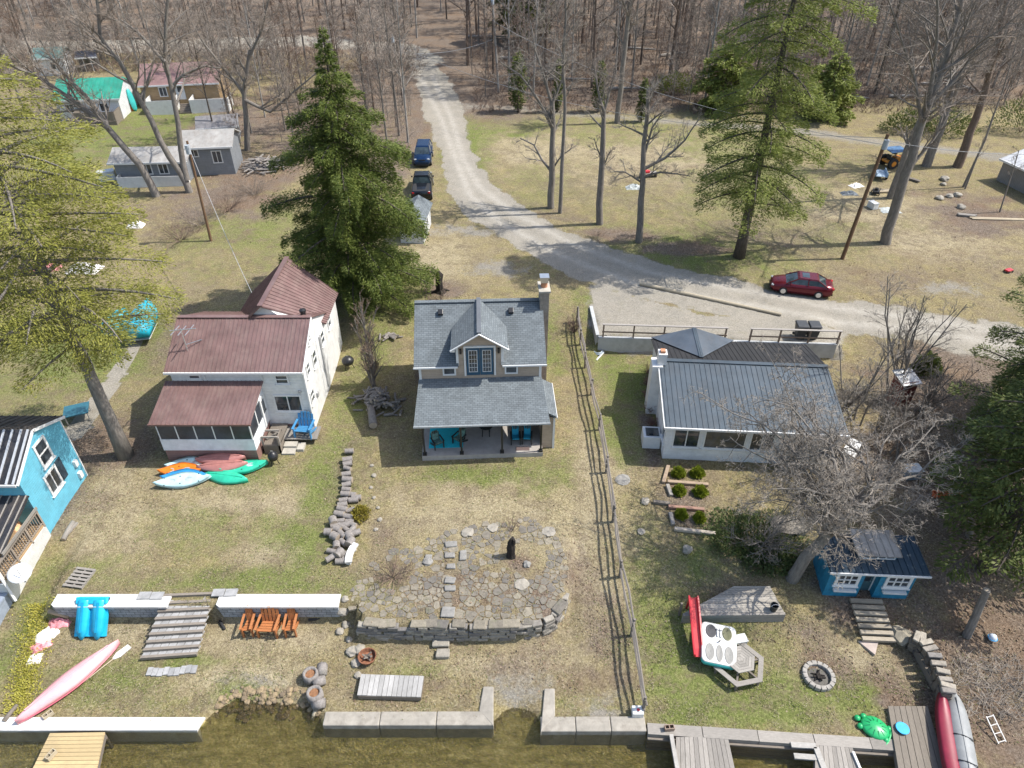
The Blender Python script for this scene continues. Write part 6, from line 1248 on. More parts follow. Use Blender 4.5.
# boards leaning on the far cabins
for i, (c, lab) in enumerate(((WP, 'white paddle board leaning on the green roof cabin'), (ORG, 'orange paddle board leaning on the green roof cabin'), (TQ, 'turquoise paddle board leaning on the green roof cabin'))):
    o = T('paddle_board', lab, 'paddle board', at(128+i*4, 111), .9); m = MB(); m.loft([[(x*w, s*.35, .05+s*1.0), (x*w+.0, s*.35+.1, .05+s*1.0)][0:1]+[(x*w*.6, s*.35-.05, .05+s*1.0)] if False else None for s in ()]) if False else None
    m.loft([[(-w, .5*s, s*2.6), (-w*.7, .5*s-.08, s*2.6), (w*.7, .5*s-.08, s*2.6), (w, .5*s, s*2.6)] for s, w in ((.0, .1), (.1, .3), (.4, .4), (.75, .36), (.95, .2), (1, .05))]); m.obj('board', c, o, True); m = MB(); m.box(-.03, .03, .0, .15, .25, .4); m.obj('fin', RUBBER, o)
# red shed corner and orange thing seen through the branches
o = T('red_hutch', 'narrow dark red hutch with pale roof behind the saplings', 'shed', at(897, 402), .2); m = MB(); m.box(-.5, .5, -.5, .5, 0, 1.9); m.obj('wall', siding('red_boards', (.15, .035, .03), .2, vert=True), o); m = MB(); m.slab([(-.65, -.65, 1.85), (.65, -.65, 1.85), (.65, .65, 2.15), (-.65, .65, 2.15)], .06); m.obj('roof', metalroof('white_metal', (.6, .61, .62)), o)
m = MB(); o = T('orange_pot_stack', 'row of orange clay pots under the bare branches', 'pots', at(948, 497)); 
for i in range(7): m = MB(); m.lathe([(.1, 0), (.16, .25), (.17, .3), (.13, .3), (.1, .12)], 10, (-.75+i*.25, rnd.uniform(-.08, .08), 0)); m.obj('pot', paint('clay', (.5, .12, .04), .7), o)
simplebox('grey_bin', 'small grey lidded bin under branches right of the lake house', 'bin', 910, 476, .9, .7, .6, paint('bin_blue', (.16, .2, .24), .5), .1, WHITE)
simplebox('white_tank', 'white rounded propane tank at the right end of the lake house', 'tank', 848, 458, 1.6, .7, .8, WHITE, .9)
simplebox('green_chest', 'pale green wooden chest at the right edge under the dark hemlock', 'chest', 1009, 508, 1.4, .6, .5, paint('pale_green', (.3, .36, .3), .7), .6)
m = MB(); p = at(790, 527); m.lathe([(1.0, .0), (1.05, .18), (.8, .28), (.02, .33)], 14, jit=.08); q = m.obj('flat_boulder', stone('big_boulder', (.27, .25, .225)), loc=p); q.scale.y = .6; tag(q, 'big flat grey boulder beside the trunk of the spreading bare tree', 'rock')

# stones in the shallow water along the natural shore
m = MB(); g = random.Random(8)
for i in range(260):
    px, py = g.uniform(206, 322), g.gauss(700, 7); p = Pz(px, py, -1.4); z = gz(p.x, p.y); r = g.uniform(.04, .16)
    if z < -2.0 or z > -1.2: continue
    m.lathe([(r*.6, -.05), (r, r*.2), (r*.7, r*.6), (.01, r*.7)], 6, (p.x, p.y, z), jit=.2)
struct(m.obj('shore_stones', stone('shore_stone', (.30, .235, .15), .5)), 'stuff')
# ------------------------------------------------------------------ vegetation
BG = bark('bark_grey', (.20, .18, .16)); BD = bark('bark_dark', (.105, .088, .075)); BP = bark('bark_pale', (.30, .285, .265)); BB = bark('bark_brown', (.16, .12, .095))
TW = paint('twigs_grey', (.26, .218, .18), .9, .25, .5, isl=.25); TWP = paint('twigs_pale', (.335, .292, .245), .9, .2, .5, isl=.3); TWW = paint('twigs_wood', (.325, .275, .232), .9, .25, .5, isl=.3); TWR = paint('twigs_rust', (.235, .165, .125), .9, .25, .5, isl=.3)
def rvec(r): 
    while True:
        v = Vector((r.uniform(-1, 1), r.uniform(-1, 1), r.uniform(-1, 1)))
        if .05 < v.length < 1: return v.normalized()
def grow(tr, cr, p, d, L, r, lvl, g, cfg):
    """one branch with its children; tr gets the wood, cr the fine twigs"""
    up, wob, maxl, nch, ang, rt = cfg['up'], cfg['wob'], cfg['lv'], cfg['n'], cfg['ang'], cfg['rt']
    n = 4 if lvl <= 1 else 3 if lvl < maxl-1 else 2
    pts = [p]; q = Vector(p); dd = d.normalized()
    for i in range(n):
        dd = (dd+rvec(g)*wob+Vector((0, 0, up*(1.2-.3*lvl)))/n).normalized(); q = q+dd*(L/n); pts.append(q.copy())
    if lvl >= maxl-1 and n == 2: cr.cone3(pts[0], pts[-1], max(r, rt))
    else:
        rad = [r*(1-.72*i/n) for i in range(n+1)]
        (tr if lvl < 2 else cr).tube(pts, rad, 5 if lvl < 2 else 3, cap=False)
    if lvl >= maxl: return
    k = nch[min(lvl, len(nch)-1)]; k = max(1, int(k*g.uniform(.75, 1.25)+.5))
    for i in range(k):
        f = g.uniform(.22 if lvl else .3, 1.0); x = f*n; a = min(int(x), n-1); b = pts[a].lerp(pts[a+1], x-a); ax = (pts[a+1]-pts[a]).normalized()
        s = rvec(g); s = (s-ax*s.dot(ax)).normalized(); an = math.radians(g.uniform(*ang)); nd = ax*math.cos(an)+s*math.sin(an)
        nd.z = nd.z*.8+.12*(1 if up > 0 else 0); grow(tr, cr, b, nd, L*g.uniform(.38, .68)*(1-.25*f), r*(1-.6*f)*.6, lvl+1, g, cfg)
def bare(name, lab, base, limbs, seed, cfg=None, barkm=BG, twigm=TW, group=None, spread=None):
    """limbs: [(points, r0, r1, first fraction with branches, number, branch length)] in local metres"""
    g = random.Random(seed); c = dict(up=.25, wob=.16, lv=4, n=[5, 7, 6, 5], ang=(28, 62), rt=.011); c.update(cfg or {})
    tr, cr = MB(), MB()
    for pts, r0, r1, f0, nb, bl in limbs:
        pts = [Vector(p) for p in pts]; sm = [pts[0]]
        for i in range(len(pts)-1): sm += [pts[i].lerp(pts[i+1], .5)+rvec(g)*r0*.3, pts[i+1]]
        n = len(sm); tr.tube(sm, [r0+(r1-r0)*(i/(n-1))**.85 for i in range(n)], 9 if r0 > .12 else 6, cap=False)
        for i in range(nb):
            f = f0+(1-f0)*(i+g.random()*.8)/nb; f = min(f, .995); x = f*(n-1); a = int(x); p = sm[a].lerp(sm[a+1], x-a); ax = (sm[a+1]-sm[a]).normalized()
            s = rvec(g) if not spread else Vector((math.cos(i*2.4+g.random()), math.sin(i*2.4+g.random()), 0)); s = (s-ax*s.dot(ax)).normalized(); an = math.radians(g.uniform(*c.get('ang0', c['ang']))); d = ax*math.cos(an)+s*math.sin(an)
            L = bl*g.uniform(.6, 1.1)*(1-.55*(f-f0)/(1.001-f0)); r = (r0+(r1-r0)*f)*g.uniform(.4, .6); grow(tr, cr, p, d, L, max(r, .02), 1, g, c)
    o = T(name, lab, 'tree', base, 0, group); tr.obj('trunk', barkm, o, True); cr.obj('crown', twigm, o); return o
def px_limb(pp, Y, base, dy=0):
    return [PY(x, y, Y+dy*i)-base for i, (x, y) in enumerate(pp)]
def ltree(name, lab, base_px, limbs, seed, cfg=None, **kw):
    b = at(*base_px); L = []
    for pp, r0, r1, f0, nb, bl, *rest in limbs:
        dy = rest[0] if rest else 0; pts = px_limb(pp, b.y, b, dy)
        if pp[0] == base_px: pts[0] = Vector((0, 0, -.3))
        L.append((pts, r0, r1, f0, nb, bl))
    return bare(name, lab, b, L, seed, cfg, **kw)
def flare(base, r, mat, n=6):   # root flare joined into a trunk tube is left to the taper
    pass
# --- big single trees right of the road
ltree('broad_bare_tree', 'big grey leaning bare tree with wide crown standing behind the red sedan', (886, 243), [([(886, 243), (893, 215), (905, 175), (916, 140), (928, 105)], .46, .30, .5, 4, 5.0), ([(928, 105), (946, 60), (960, 10), (968, -40)], .27, .09, .1, 14, 7.5, .6), ([(922, 125), (915, 80), (900, 35), (885, -10)], .15, .04, .1, 13, 6, -.5), ([(926, 108), (955, 80), (985, 40), (1010, 0)], .16, .04, .1, 13, 6, .5), ([(928, 105), (935, 60), (938, 10), (936, -40)], .18, .05, .1, 13, 6.5, -.4)], 3, dict(n=[5, 6, 5, 5]), barkm=BG, twigm=TW)
ltree('tall_bare_tree', 'grey bare tree rising directly behind the big leaning one near the boards', (890, 198), [([(890, 198), (902, 165), (914, 132), (928, 100), (945, 50), (960, 0)], .36, .1, .4, 16, 6)], 4)
ltree('tall_bare_tree', 'bare tree with pale trunk between the tractor and the lane', (926, 166), [([(926, 166), (936, 140), (945, 115), (952, 80), (960, 20), (965, -20)], .5, .16, .35, 13, 6.5)], 5)
ltree('tall_bare_tree', 'brown bare tree farthest right of the group beside the lane', (957, 167), [([(957, 167), (966, 145), (976, 118), (990, 70), (1004, 10), (1012, -20)], .5, .18, .45, 11, 6)], 6, barkm=BB)
ltree('thin_dead_stem', 'thin bare stem standing just left of the weathered shed at the right edge', (963, 187), [([(963, 187), (985, 140), (1003, 90), (1020, 30)], .13, .04, .5, 6, 2)], 7, dict(lv=3))
ltree('thin_dead_stem', 'thin leaning bare stem on the litter near the rubble rocks', (965, 189), [([(965, 189), (977, 158), (988, 130)], .09, .03, .5, 5, 1.2)], 8, dict(lv=3)); ltree('thin_dead_stem', 'thin bare stem in front of the weathered shed at the right edge', (1000, 212), [([(1000, 212), (1010, 180), (1019, 150)], .08, .03, .5, 6, 1.2)], 9, dict(lv=3))
# --- trees on the far lawn
LC = dict(n=[5, 6, 5, 3], up=.2, rt=.010)
ltree('pollarded_tree', 'pruned bare tree with pale spreading limbs, leftmost on the far lawn', (551, 208), [([(551, 208), (552, 180), (552, 150), (552, 100)], .34, .2, .75, 5, 2.6), ([(552, 172), (542, 160), (534, 145), (520, 138)], .14, .05, .2, 5, 2.2, .5), ([(552, 170), (562, 155), (572, 148)], .1, .03, .2, 5, 1.8), ([(552, 128), (538, 100), (520, 75), (500, 62)], .16, .05, .2, 8, 3.2, -.6), ([(552, 105), (545, 80), (535, 50), (530, 20)], .16, .04, .1, 9, 3.4), ([(552, 105), (562, 80), (566, 55)], .12, .04, .1, 8, 3, .5)], 21, LC, barkm=BG, twigm=TWP)
ltree('slender_bare_tree', 'tall slender bare tree beside the pruned one on the far lawn', (560, 213), [([(560, 213), (562, 165), (565, 110), (563, 70), (566, 20), (565, -20)], .2, .07, .45, 16, 3.2)], 22, barkm=BG, twigm=TWP)
ltree('lawn_bare_tree', 'bare tree with dark column of ivy like twigs in the middle of the far lawn', (600, 224), [([(600, 224), (601, 180), (603, 140), (604, 112)], .33, .17, .8, 3, 2), ([(604, 112), (598, 90), (594, 66)], .14, .05, .1, 9, 2.8), ([(604, 112), (610, 90), (617, 70)], .12, .04, .1, 9, 2.8, .4), ([(601, 172), (607, 158), (611, 150)], .08, .03, .1, 5, 1.3), ([(602, 160), (597, 148), (594, 138)], .08, .03, .1, 4, 1.2)], 23, LC, barkm=BG, twigm=TW)
ltree('lawn_bare_tree', 'bare tree with long limbs reaching right, on the far lawn near the road', (639, 242), [([(639, 242), (641, 200), (643, 165), (647, 120), (648, 90)], .32, .12, .6, 9, 3), ([(642, 170), (665, 158), (685, 140), (700, 118)], .15, .04, .15, 9, 2.6, .3), ([(641, 178), (660, 172), (690, 176)], .12, .03, .15, 8, 2, -.5), ([(641, 182), (625, 172), (610, 172)], .1, .03, .15, 7, 1.8, -.4), ([(644, 155), (652, 128), (664, 110)], .12, .03, .15, 8, 2)], 24, LC, barkm=BG, twigm=TWP)
ltree('woodland_giant', 'tall thick trunk at the edge of the woods above the far lawn', (617, 123), [([(617, 123), (621, 90), (625, 50), (630, 0), (632, -30)], .34, .2, .5, 14, 4.5)], 25, barkm=BG)
# --- leaning trunks by the grey cottage
ltree('leaning_bare_tree', 'large bare tree leaning far left over the grey cottage roof', (157, 196), [([(157, 196), (140, 165), (108, 128), (80, 105), (40, 78), (0, 60)], .40, .10, .35, 17, 6, .2), ([(108, 128), (85, 95), (60, 70), (40, 40)], .22, .07, .15, 9, 5)], 31)
ltree('forked_bare_tree', 'forked bare tree rising past the right end of the grey cottage porch', (190, 192), [([(190, 192), (180, 172), (160, 140), (140, 100), (120, 62), (100, 36), (96, -10)], .36, .12, .45, 15, 6), ([(187, 180), (181, 150), (173, 95), (165, 60), (166, 20), (172, -20)], .31, .09, .35, 16, 5.5, .3), ([(174, 85), (182, 76), (205, 66), (222, 68)], .16, .05, .2, 6, 2.5), ([(165, 62), (150, 45), (135, 30), (118, 18)], .16, .05, .1, 9, 4)], 32)
ltree('grey_bare_tree', 'bare tree with twisted limbs standing between the garden shed and spruce', (247, 150), [([(247, 150), (246, 115), (244, 90), (250, 50)], .34, .16, .5, 8, 4), ([(245, 100), (270, 112), (290, 95), (320, 70)], .2, .06, .15, 10, 4, -.3), ([(245, 95), (225, 70), (205, 45), (190, 20)], .18, .06, .15, 10, 4.5), ([(248, 60), (262, 30), (270, -5)], .16, .05, .1, 10, 4)], 33)
# --- the spreading tree at the right and shrubs near it
b = at(791, 578); g = random.Random(5); L = [([(0, 0, -.3), (.25, -.1, 1.7), (.75, -.2, 3.3), (1.4, -.2, 4.8), (1.9, -.1, 6.2)], .33, .15, .45, 4, 3.5)]
for i in range(25):
    a = i*2.4+g.uniform(-.4, .4); r = g.uniform(2.6, 6.6); f = g.uniform(0, 1); s = Vector((.75, -.25, 3.3)).lerp(Vector((2.3, -.3, 6.0)), f)+rvec(g)*.1; e = Vector((math.cos(a)*r+.9, math.sin(a)*r+1.5, g.uniform(4.2, 9.0) if math.sin(a) > -.3 else g.uniform(2.6, 6.5)))
    if i > 18: e = Vector((g.uniform(-5.5, 1.5), g.uniform(3.5, 8.5), g.uniform(5.5, 9.5)))
    if e.y < -.9 and e.x > .4: e.x -= 4.5; e.y += 1.5
    pts = [s]; n = 6
    for j in range(1, n+1):
        t = j/n; pts.append(s.lerp(e, t)+Vector((0, 0, math.sin(t*PI)*g.uniform(.3, 1.0)))+rvec(g)*(.12+.28*t))
    L.append((pts, g.uniform(.06, .13), .014, .15, 13, 2.2))
bare('spreading_bare_tree', 'wide spreading bare tree with pale crooked branches beside the blue cabin', b, L, 41, dict(up=.04, wob=.42, ang=(28, 75), n=[5, 5, 5, 4], rt=.009), barkm=BG, twigm=TWP)
g = random.Random(9); b = at(893, 395); L = []
for i in range(9): e = Vector((g.uniform(-3.4, 3.0), g.uniform(-1, 1.6), g.uniform(6, 9.5))); L.append(([(g.uniform(-.7, .7), g.uniform(-.4, .4), -.2), e*.35+rvec(g)*.3, e*.7+rvec(g)*.3, e], .085, .02, .2, 11, 1.9))
bare('multistem_sapling', 'clump of slim bare saplings with many stems beside the red hutch', b, L, 42, dict(ang=(20, 50), n=[4, 4, 3], lv=4), barkm=BG, twigm=TWP)
b = at(848, 420); L = []
for i in range(8): e = Vector((g.uniform(-2.2, 2.4), g.uniform(-2, 1.5), g.uniform(4, 6.5))); L.append(([(g.uniform(-.9, .9), g.uniform(-.6, .6), -.2), e*.4+rvec(g)*.4, e], .07, .02, .15, 12, 1.8))
bare('bare_thicket', 'tangled bare thicket crowding the right end of the lake house', b, L, 43, dict(ang=(25, 60), wob=.25, n=[5, 4, 3]), barkm=BG, twigm=TWP)
for j, (px, py, lab) in enumerate([(905, 455, 'bare thicket behind the blue cabin under the spreading tree'), (955, 470, 'bare thicket between the orange pots and dark hemlock'), (925, 415, 'bare thicket in front of the red hutch'), (880, 440, 'bare thicket between the white tank and grey bin'), (790, 470, 'bare thicket below the right windows of the lake house'), (835, 490, 'bare thicket between the lake house corner and flat boulder'), (760, 545, 'bare twiggy shrub over the low juniper')]):
    b = at(px, py); L = []; hh = 4.4 if j < 4 else 3.0 if j < 6 else 1.5
    for i in range(9): e = Vector((g.uniform(-1.9, 1.9), g.uniform(-1.4, 1.4), g.uniform(.6, 1)*hh)); L.append(([(g.uniform(-.9, .9), g.uniform(-.6, .6), -.2), e*.4+rvec(g)*.3, e], .05, .015, .12, 10, 1.5))
    bare('bare_thicket', lab, b, L, 50+j, dict(ang=(25, 62), wob=.28, n=[5, 4, 2], lv=3), barkm=BG, twigm=TWP if j % 2 else TW)
ltree('broken_sapling', 'grey leaning sapling trunk between thicket and orange pots', (970, 536), [([(970, 536), (974, 512), (978, 488)], .2, .1, .5, 7, 1.5)], 57, dict(lv=3), barkm=BG, twigm=TWP)
# --- slim grey tree by the white house
b = at(374, 386); L = [([(0, 0, -.2), (.0, 0, 2), (-.05, 0, 4.2), (-.1, 0, 6.0)], .13, .03, .08, 40, 2.0)]
for i in range(6): L.append(([(g.uniform(-.2, .2), g.uniform(-.2, .2), 0), (g.uniform(-.7, .5), g.uniform(-.5, .5), 2.2), (g.uniform(-1.1, .8), g.uniform(-.6, .8), g.uniform(3.8, 5.6))], .05, .015, .1, 16, 1.1))
bare('fastigiate_tree', 'narrow grey twiggy tree standing between the white house and tan cottage', b, L, 61, dict(up=.5, ang=(18, 42), n=[5, 4, 3], lv=3, rt=.012), barkm=BG, twigm=TWR)
def shrub(name, lab, px, py, n, r, h, twigm, seed, group=None, cat='shrub'):
    g = random.Random(seed); tr, cr = MB(), MB()
    for i in range(n):
        a = g.random()*6.28; e = Vector((math.cos(a)*r*g.random()**.5, math.sin(a)*r*g.random()**.5, h*g.uniform(.5, 1))); grow(tr, cr, Vector((e.x*.15, e.y*.15, 0)), e, e.length, .018, 2, g, dict(up=.2, wob=.25, lv=4, n=[4, 4, 4, 3], ang=(20, 55), rt=.010))
    o = T(name, lab, cat, at(px, py), 0, group); cr.obj('twigs', twigm, o); return o
shrub('brush_pile', 'rusty pile of dry brush at the top end of the rail fence', 574, 332, 34, .75, 1.1, TWR, 71, cat='brush'); shrub('dry_shrub', 'dry leafless shrub at the left of the flagstone terrace', 393, 577, 22, 1.1, .8, TWR, 72); shrub('dry_shrub', 'dry tan stalks beside the bare soil on the terrace', 512, 530, 8, .5, .9, TWR, 73)
for i, (px, py) in enumerate([(648, 373), (648, 386), (647, 399), (649, 412), (651, 425), (655, 441)]): shrub('foundation_shrub', 'dull red brown shrub in the shaded row along the end wall of the lake house', px, py, 20, .38, .6, paint('twigs_red', (.19, .11, .095), .9, .2, isl=.3), 80+i, 'shrubs along the end wall of the lake house')
for i, (px, py, lab) in enumerate([(200, 225, 'brown scrubby thicket at the foot of the thin brown utility pole'), (228, 210, 'brown scrubby thicket right of the thin brown utility pole'), (255, 195, 'brown scrub below the split branch heap'), (180, 240, 'low scrub beside the outer twigs of the big hemlock'), (310, 150, 'brown scrub at the left foot of the dark spruce'), (440, 300, 'low rusty scrub behind the tan cottage beside the dark stump')]): shrub('scrub', lab, px, py, 34 if i < 5 else 16, 2.0 if i < 5 else .9, 1.6 if i < 5 else .5, TWR if i % 2 else TW, 90+i)
# --- evergreens
def leafmesh(pos, d, nrm, ln, wd):
    """one diamond leaf spray per row"""
    d = d/np.linalg.norm(d, axis=1, keepdims=True); s = np.cross(d, nrm); s /= np.linalg.norm(s, axis=1, keepdims=True)+1e-9; ln = ln[:, None]; wd = wd[:, None]
    V = np.stack([pos, pos+d*ln*.5+s*wd*.5, pos+d*ln, pos+d*ln*.5-s*wd*.5], 1).reshape(-1, 3); n = len(pos); F = np.arange(n*4).reshape(n, 4); return V, F
def leafobj(name, V, F, mat, parent):
    me = bpy.data.meshes.new(name); me.from_pydata(V.tolist(), [], F.tolist()); me.materials.append(mat); o = bpy.data.objects.new(name, me); COL.objects.link(o); o.parent = parent; return o
def conifer(name, lab, base, h, prof, tr_r, nb, per, mat, seed, lean=(0, 0), clear=.2, droop=.15, flat=.5, size=(.42, .13), barkm=BD, rise=.1, group=None, wid=.34, rv=(.55, 1.15)):
    g = np.random.RandomState(seed); o = T(name, lab, 'tree', base, 0, group); m = MB()
    ax = lambda t: Vector((lean[0]*t*t, lean[1]*t*t, h*t)); m.tube([ax(0)-Vector((0, 0, .3))]+[ax(i/10) for i in range(0 if False else 1, 11)], [tr_r*1.25]+[tr_r*(1-.93*i/10) for i in range(1, 11)], 9)
    P, D, NN, LN, WD = [], [], [], [], []
    for i in range(nb):
        t = clear+(1-clear)*(i+g.rand())/nb; t = min(t, .995); az = i*2.399+g.normal(0, .35); R = np.interp(t, [p[0] for p in prof], [p[1] for p in prof])*g.uniform(*rv)
        if R < .12: R = .12
        u = np.array([math.cos(az), math.sin(az), 0]); p0 = np.array(ax(t)); k = 7; ss_ = np.linspace(0, 1, k)
        z = R*(rise*ss_-droop*ss_**2*1.6)+g.normal(0, .02)*R; C = p0+u*(ss_*R)[:, None]+np.array([0, 0, 1])*z[:, None]; sw = np.cross(u, [0, 0, 1]); C += sw*(g.normal(0, .10)*R*ss_**2)[:, None]
        m.tube([Vector(c) for c in C], [max(.012, .018*R*(1-.8*s)+.01) for s in ss_], 4, cap=False)
        n = max(6, int(per*R*(.6+.4*R/4))); s = 1-g.rand(n)**1.25*.86; idx = s*(k-1); a = np.minimum(idx.astype(int), k-2); f = (idx-a)[:, None]; q = C[a]*(1-f)+C[a+1]*f
        off = g.uniform(-1, 1, n)*R*wid*(1.12-s)**.6*(1.0 if R > .6 else .5); q = q+sw*off[:, None]; q[:, 2] += g.normal(0, 1, n)*(.05+.05*R*(1-flat))-np.abs(off)*.22
        d = u*g.uniform(.35, 1, n)[:, None]+sw*(np.sign(off)*g.uniform(.2, 1.1, n))[:, None]; d[:, 2] += g.normal(-.15, .3, n); nn = np.tile([0., 0, 1], (n, 1))+g.normal(0, .8*(1-flat)+.2, (n, 3))
        P.append(q); D.append(d); NN.append(nn); LN.append(size[0]*g.uniform(.55, 1.3, n)); WD.append(size[1]*g.uniform(.6, 1.3, n))
    V, F = leafmesh(np.concatenate(P), np.concatenate(D), np.concatenate(NN), np.concatenate(LN), np.concatenate(WD)); m.obj('trunk', barkm, o, True); leafobj('crown', V, F, mat, o); return o
HY = leaf('hemlock_yellow_green', (.125, .145, .028), (.235, .24, .045), (.37, .355, .09)); HG = leaf('hemlock_green', (.105, .145, .03), (.19, .23, .05), (.31, .33, .09)); SPG = leaf('spruce_green', (.036, .066, .014), (.092, .135, .026), (.22, .25, .06)); DKG = leaf('dark_evergreen', (.04, .068, .02), (.09, .122, .03), (.19, .21, .06))
conifer('yellow_green_hemlock', 'huge yellow green hemlock filling the left edge above the blue house', at(126, 456), 22.5, [(0, 3), (.32, 4.0), (.42, 5.4), (.6, 5.9), (.8, 4.8), (.93, 2.4), (1, .2)], .40, 88, 235, HY, 101, clear=.33, size=(.20, .05), flat=.35, barkm=BG, droop=.10, wid=.42)
conifer('dark_spruce', 'tall dense dark green spruce standing behind the tan cottage', at(362, 300), 18.6, [(0, 4.2), (.08, 4.9), (.25, 5.0), (.5, 4.7), (.68, 3.4), (.8, 1.8), (.88, .9), (.95, .45), (1, .08)], .36, 180, 360, SPG, 102, clear=.05, size=(.21, .06), flat=.1, droop=.22, rise=.22, wid=.30, rv=(.45, 1.22))
conifer('lawn_hemlock', 'tall green hemlock on the far lawn above the road near the red sedan', at(739, 257), 27, [(0, 2), (.16, 4.2), (.3, 4.8), (.5, 4.5), (.75, 4.6), (.9, 3.0), (1, .2)], .42, 100, 230, HG, 103, clear=.17, size=(.24, .065), flat=.35, barkm=BD, droop=.2, wid=.42)
conifer('edge_hemlock', 'dark green hemlock at the right edge above the leafy slope', at(1022, 512), 15, [(0, 3), (.2, 4.0), (.5, 4.3), (.8, 2.6), (1, .2)], .35, 80, 210, DKG, 104, clear=.2, size=(.22, .065), flat=.55, droop=.18, wid=.4)
conifer('edge_hemlock', 'dark green hemlock nearest the gravel road at the right edge', at(1034, 420), 13, [(0, 3), (.2, 4.6), (.5, 4.6), (.8, 3), (1, .2)], .3, 62, 190, DKG, 105, clear=.2, size=(.22, .065), flat=.55, droop=.1, wid=.4)
conifer('edge_hemlock', 'smaller dark hemlock between the thicket and the right edge', at(992, 462), 9.5, [(0, 2.6), (.2, 3.6), (.5, 3.4), (.8, 2), (1, .2)], .2, 62, 190, DKG, 109, clear=.12, size=(.21, .06), flat=.55, droop=.15, wid=.4)
conifer('edge_hemlock', 'dark hemlock just outside the right edge shading the leafy slope', Vector((23.5, 22.5, gz(23.5, 22.5))), 14, [(0, 3), (.2, 4.0), (.5, 3.8), (.8, 2.4), (1, .2)], .3, 80, 90, DKG, 110, clear=.18, size=(.3, .1), flat=.55, droop=.15, wid=.4)
conifer('wood_pine', 'dark green pine at the top of the photo beside the transformer pole', at(520, 42), 16, [(0, 4), (.3, 5.5), (.7, 3), (1, .2)], .3, 70, 80, DKG, 106, clear=.08, size=(.5, .2), flat=.4)
conifer('wood_hemlock', 'bushy green hemlock at the edge of woods left of the lawn hemlock', at(722, 110), 8.5, [(0, 3.4), (.3, 3.8), (.7, 3), (1, .2)], .3, 75, 80, HG, 107, clear=.06, size=(.45, .16), flat=.45)
conifer('wood_hemlock', 'bushy green hemlock at the edge of woods right of the lawn hemlock', at(826, 118), 7.5, [(0, 3.2), (.3, 3.6), (.7, 3), (1, .2)], .3, 75, 75, HG, 108, clear=.06, size=(.45, .16), flat=.45)
def bush(name, lab, base, rx, ry, h, n, mat, seed, size=(.16, .07), cat='shrub', group=None, stem=True):
    g = np.random.RandomState(seed); v = g.normal(0, 1, (n, 3)); v /= np.linalg.norm(v, axis=1, keepdims=True); v[:, 2] = np.abs(v[:, 2]); lump = 1+.16*np.sin(v[:, 0]*5+seed)*np.cos(v[:, 1]*6+seed*2)+.1*np.sin(v[:, 2]*9+v[:, 0]*7); r = (g.rand(n)**.28)*lump
    p = v*r[:, None]*np.array([rx, ry, h]); p[:, 2] += .06*h; d = v+g.normal(0, .5, (n, 3)); d[:, 2] += .35; nn = g.normal(0, 1, (n, 3)); V, F = leafmesh(p, d, nn, size[0]*g.uniform(.6, 1.3, n), size[1]*g.uniform(.6, 1.3, n)); o = T(name, lab, cat, base, 0, group); leafobj('foliage', V, F, mat, o)
    if stem:
        m = MB()
        for i in range(5): a = i*1.26; m.tube([(0, 0, -.1), (rx*.4*math.cos(a), ry*.4*math.sin(a), h*.5), (rx*.6*math.cos(a), ry*.6*math.sin(a), h*.8)], [.03, .02, .008], 4)
        m.obj('stems', BB, o)
    return o
LIME = leaf('lime_shrub', (.11, .16, .010), (.20, .25, .018), (.31, .34, .04)); JUN = leaf('juniper', (.06, .10, .035), (.10, .15, .05), (.17, .20, .08)); YEL = leaf('yellow_shrub', (.16, .15, .015), (.27, .23, .03), (.33, .27, .06))
for i, (px, py, r, lab) in enumerate([(678, 475, .33, 'round lime green shrub, upper left of six in the timber edged bed'), (697, 475, .34, 'round lime green shrub, upper right of six in the timber edged bed'), (679, 493, .30, 'round lime green shrub, left of the middle pair in the timber edged bed'), (700, 494, .32, 'round lime green shrub, right of the middle pair in the timber edged bed'), (681, 516, .27, 'smaller round lime green shrub, lower left in the timber edged bed'), (699, 520, .27, 'smaller round lime green shrub, lower right in the timber edged bed')]): bush('round_shrub', lab, at(px, py), r*rnd.uniform(.9, 1.15), r*rnd.uniform(.85, 1.1), r*rnd.uniform(1.3, 1.7), 2300, LIME, 120+i, (.12, .05), group='round shrubs in the planting bed')
bush('low_juniper', 'broad low dark juniper spreading in shade below the lake house', at(752, 535), 2.6, 1.9, .2, 5500, JUN, 130, (.2, .07)); bush('low_juniper', 'smaller low juniper beside the trunk of the spreading bare tree', at(770, 560), 1.5, 1.1, .2, 2500, JUN, 131, (.2, .07)); bush('yellow_bush', 'small yellowish leafy bush at the right side of the log row', at(361, 516), .45, .5, .5, 900, YEL, 132, (.14, .06))
bush('green_shrub', 'dark green evergreen shrub beside the red hutch by the road', at(925, 372), .9, .8, 1.3, 2500, DKG, 133, (.2, .08))
for i, (px, py, r, h, lab) in enumerate([(905, 131, 3.0, 2.2, 'dark rhododendron mass behind the big leaning bare tree'), (945, 134, 3.4, 2.6, 'dark rhododendron mass behind the tractor and trunks'), (1020, 132, 3.6, 4, 'dark rhododendron mass at the upper right edge'), (790, 112, 3, 2.6, 'dark shrub mass below the lawn hemlock crown'), (675, 92, 3, 2.2, 'pale green shrub mass at the edge of the woods')]): bush('rhododendron', lab, at(px, py), r, r*.6, h, 1900, DKG if i < 4 else HG, 140+i, (.32, .11))
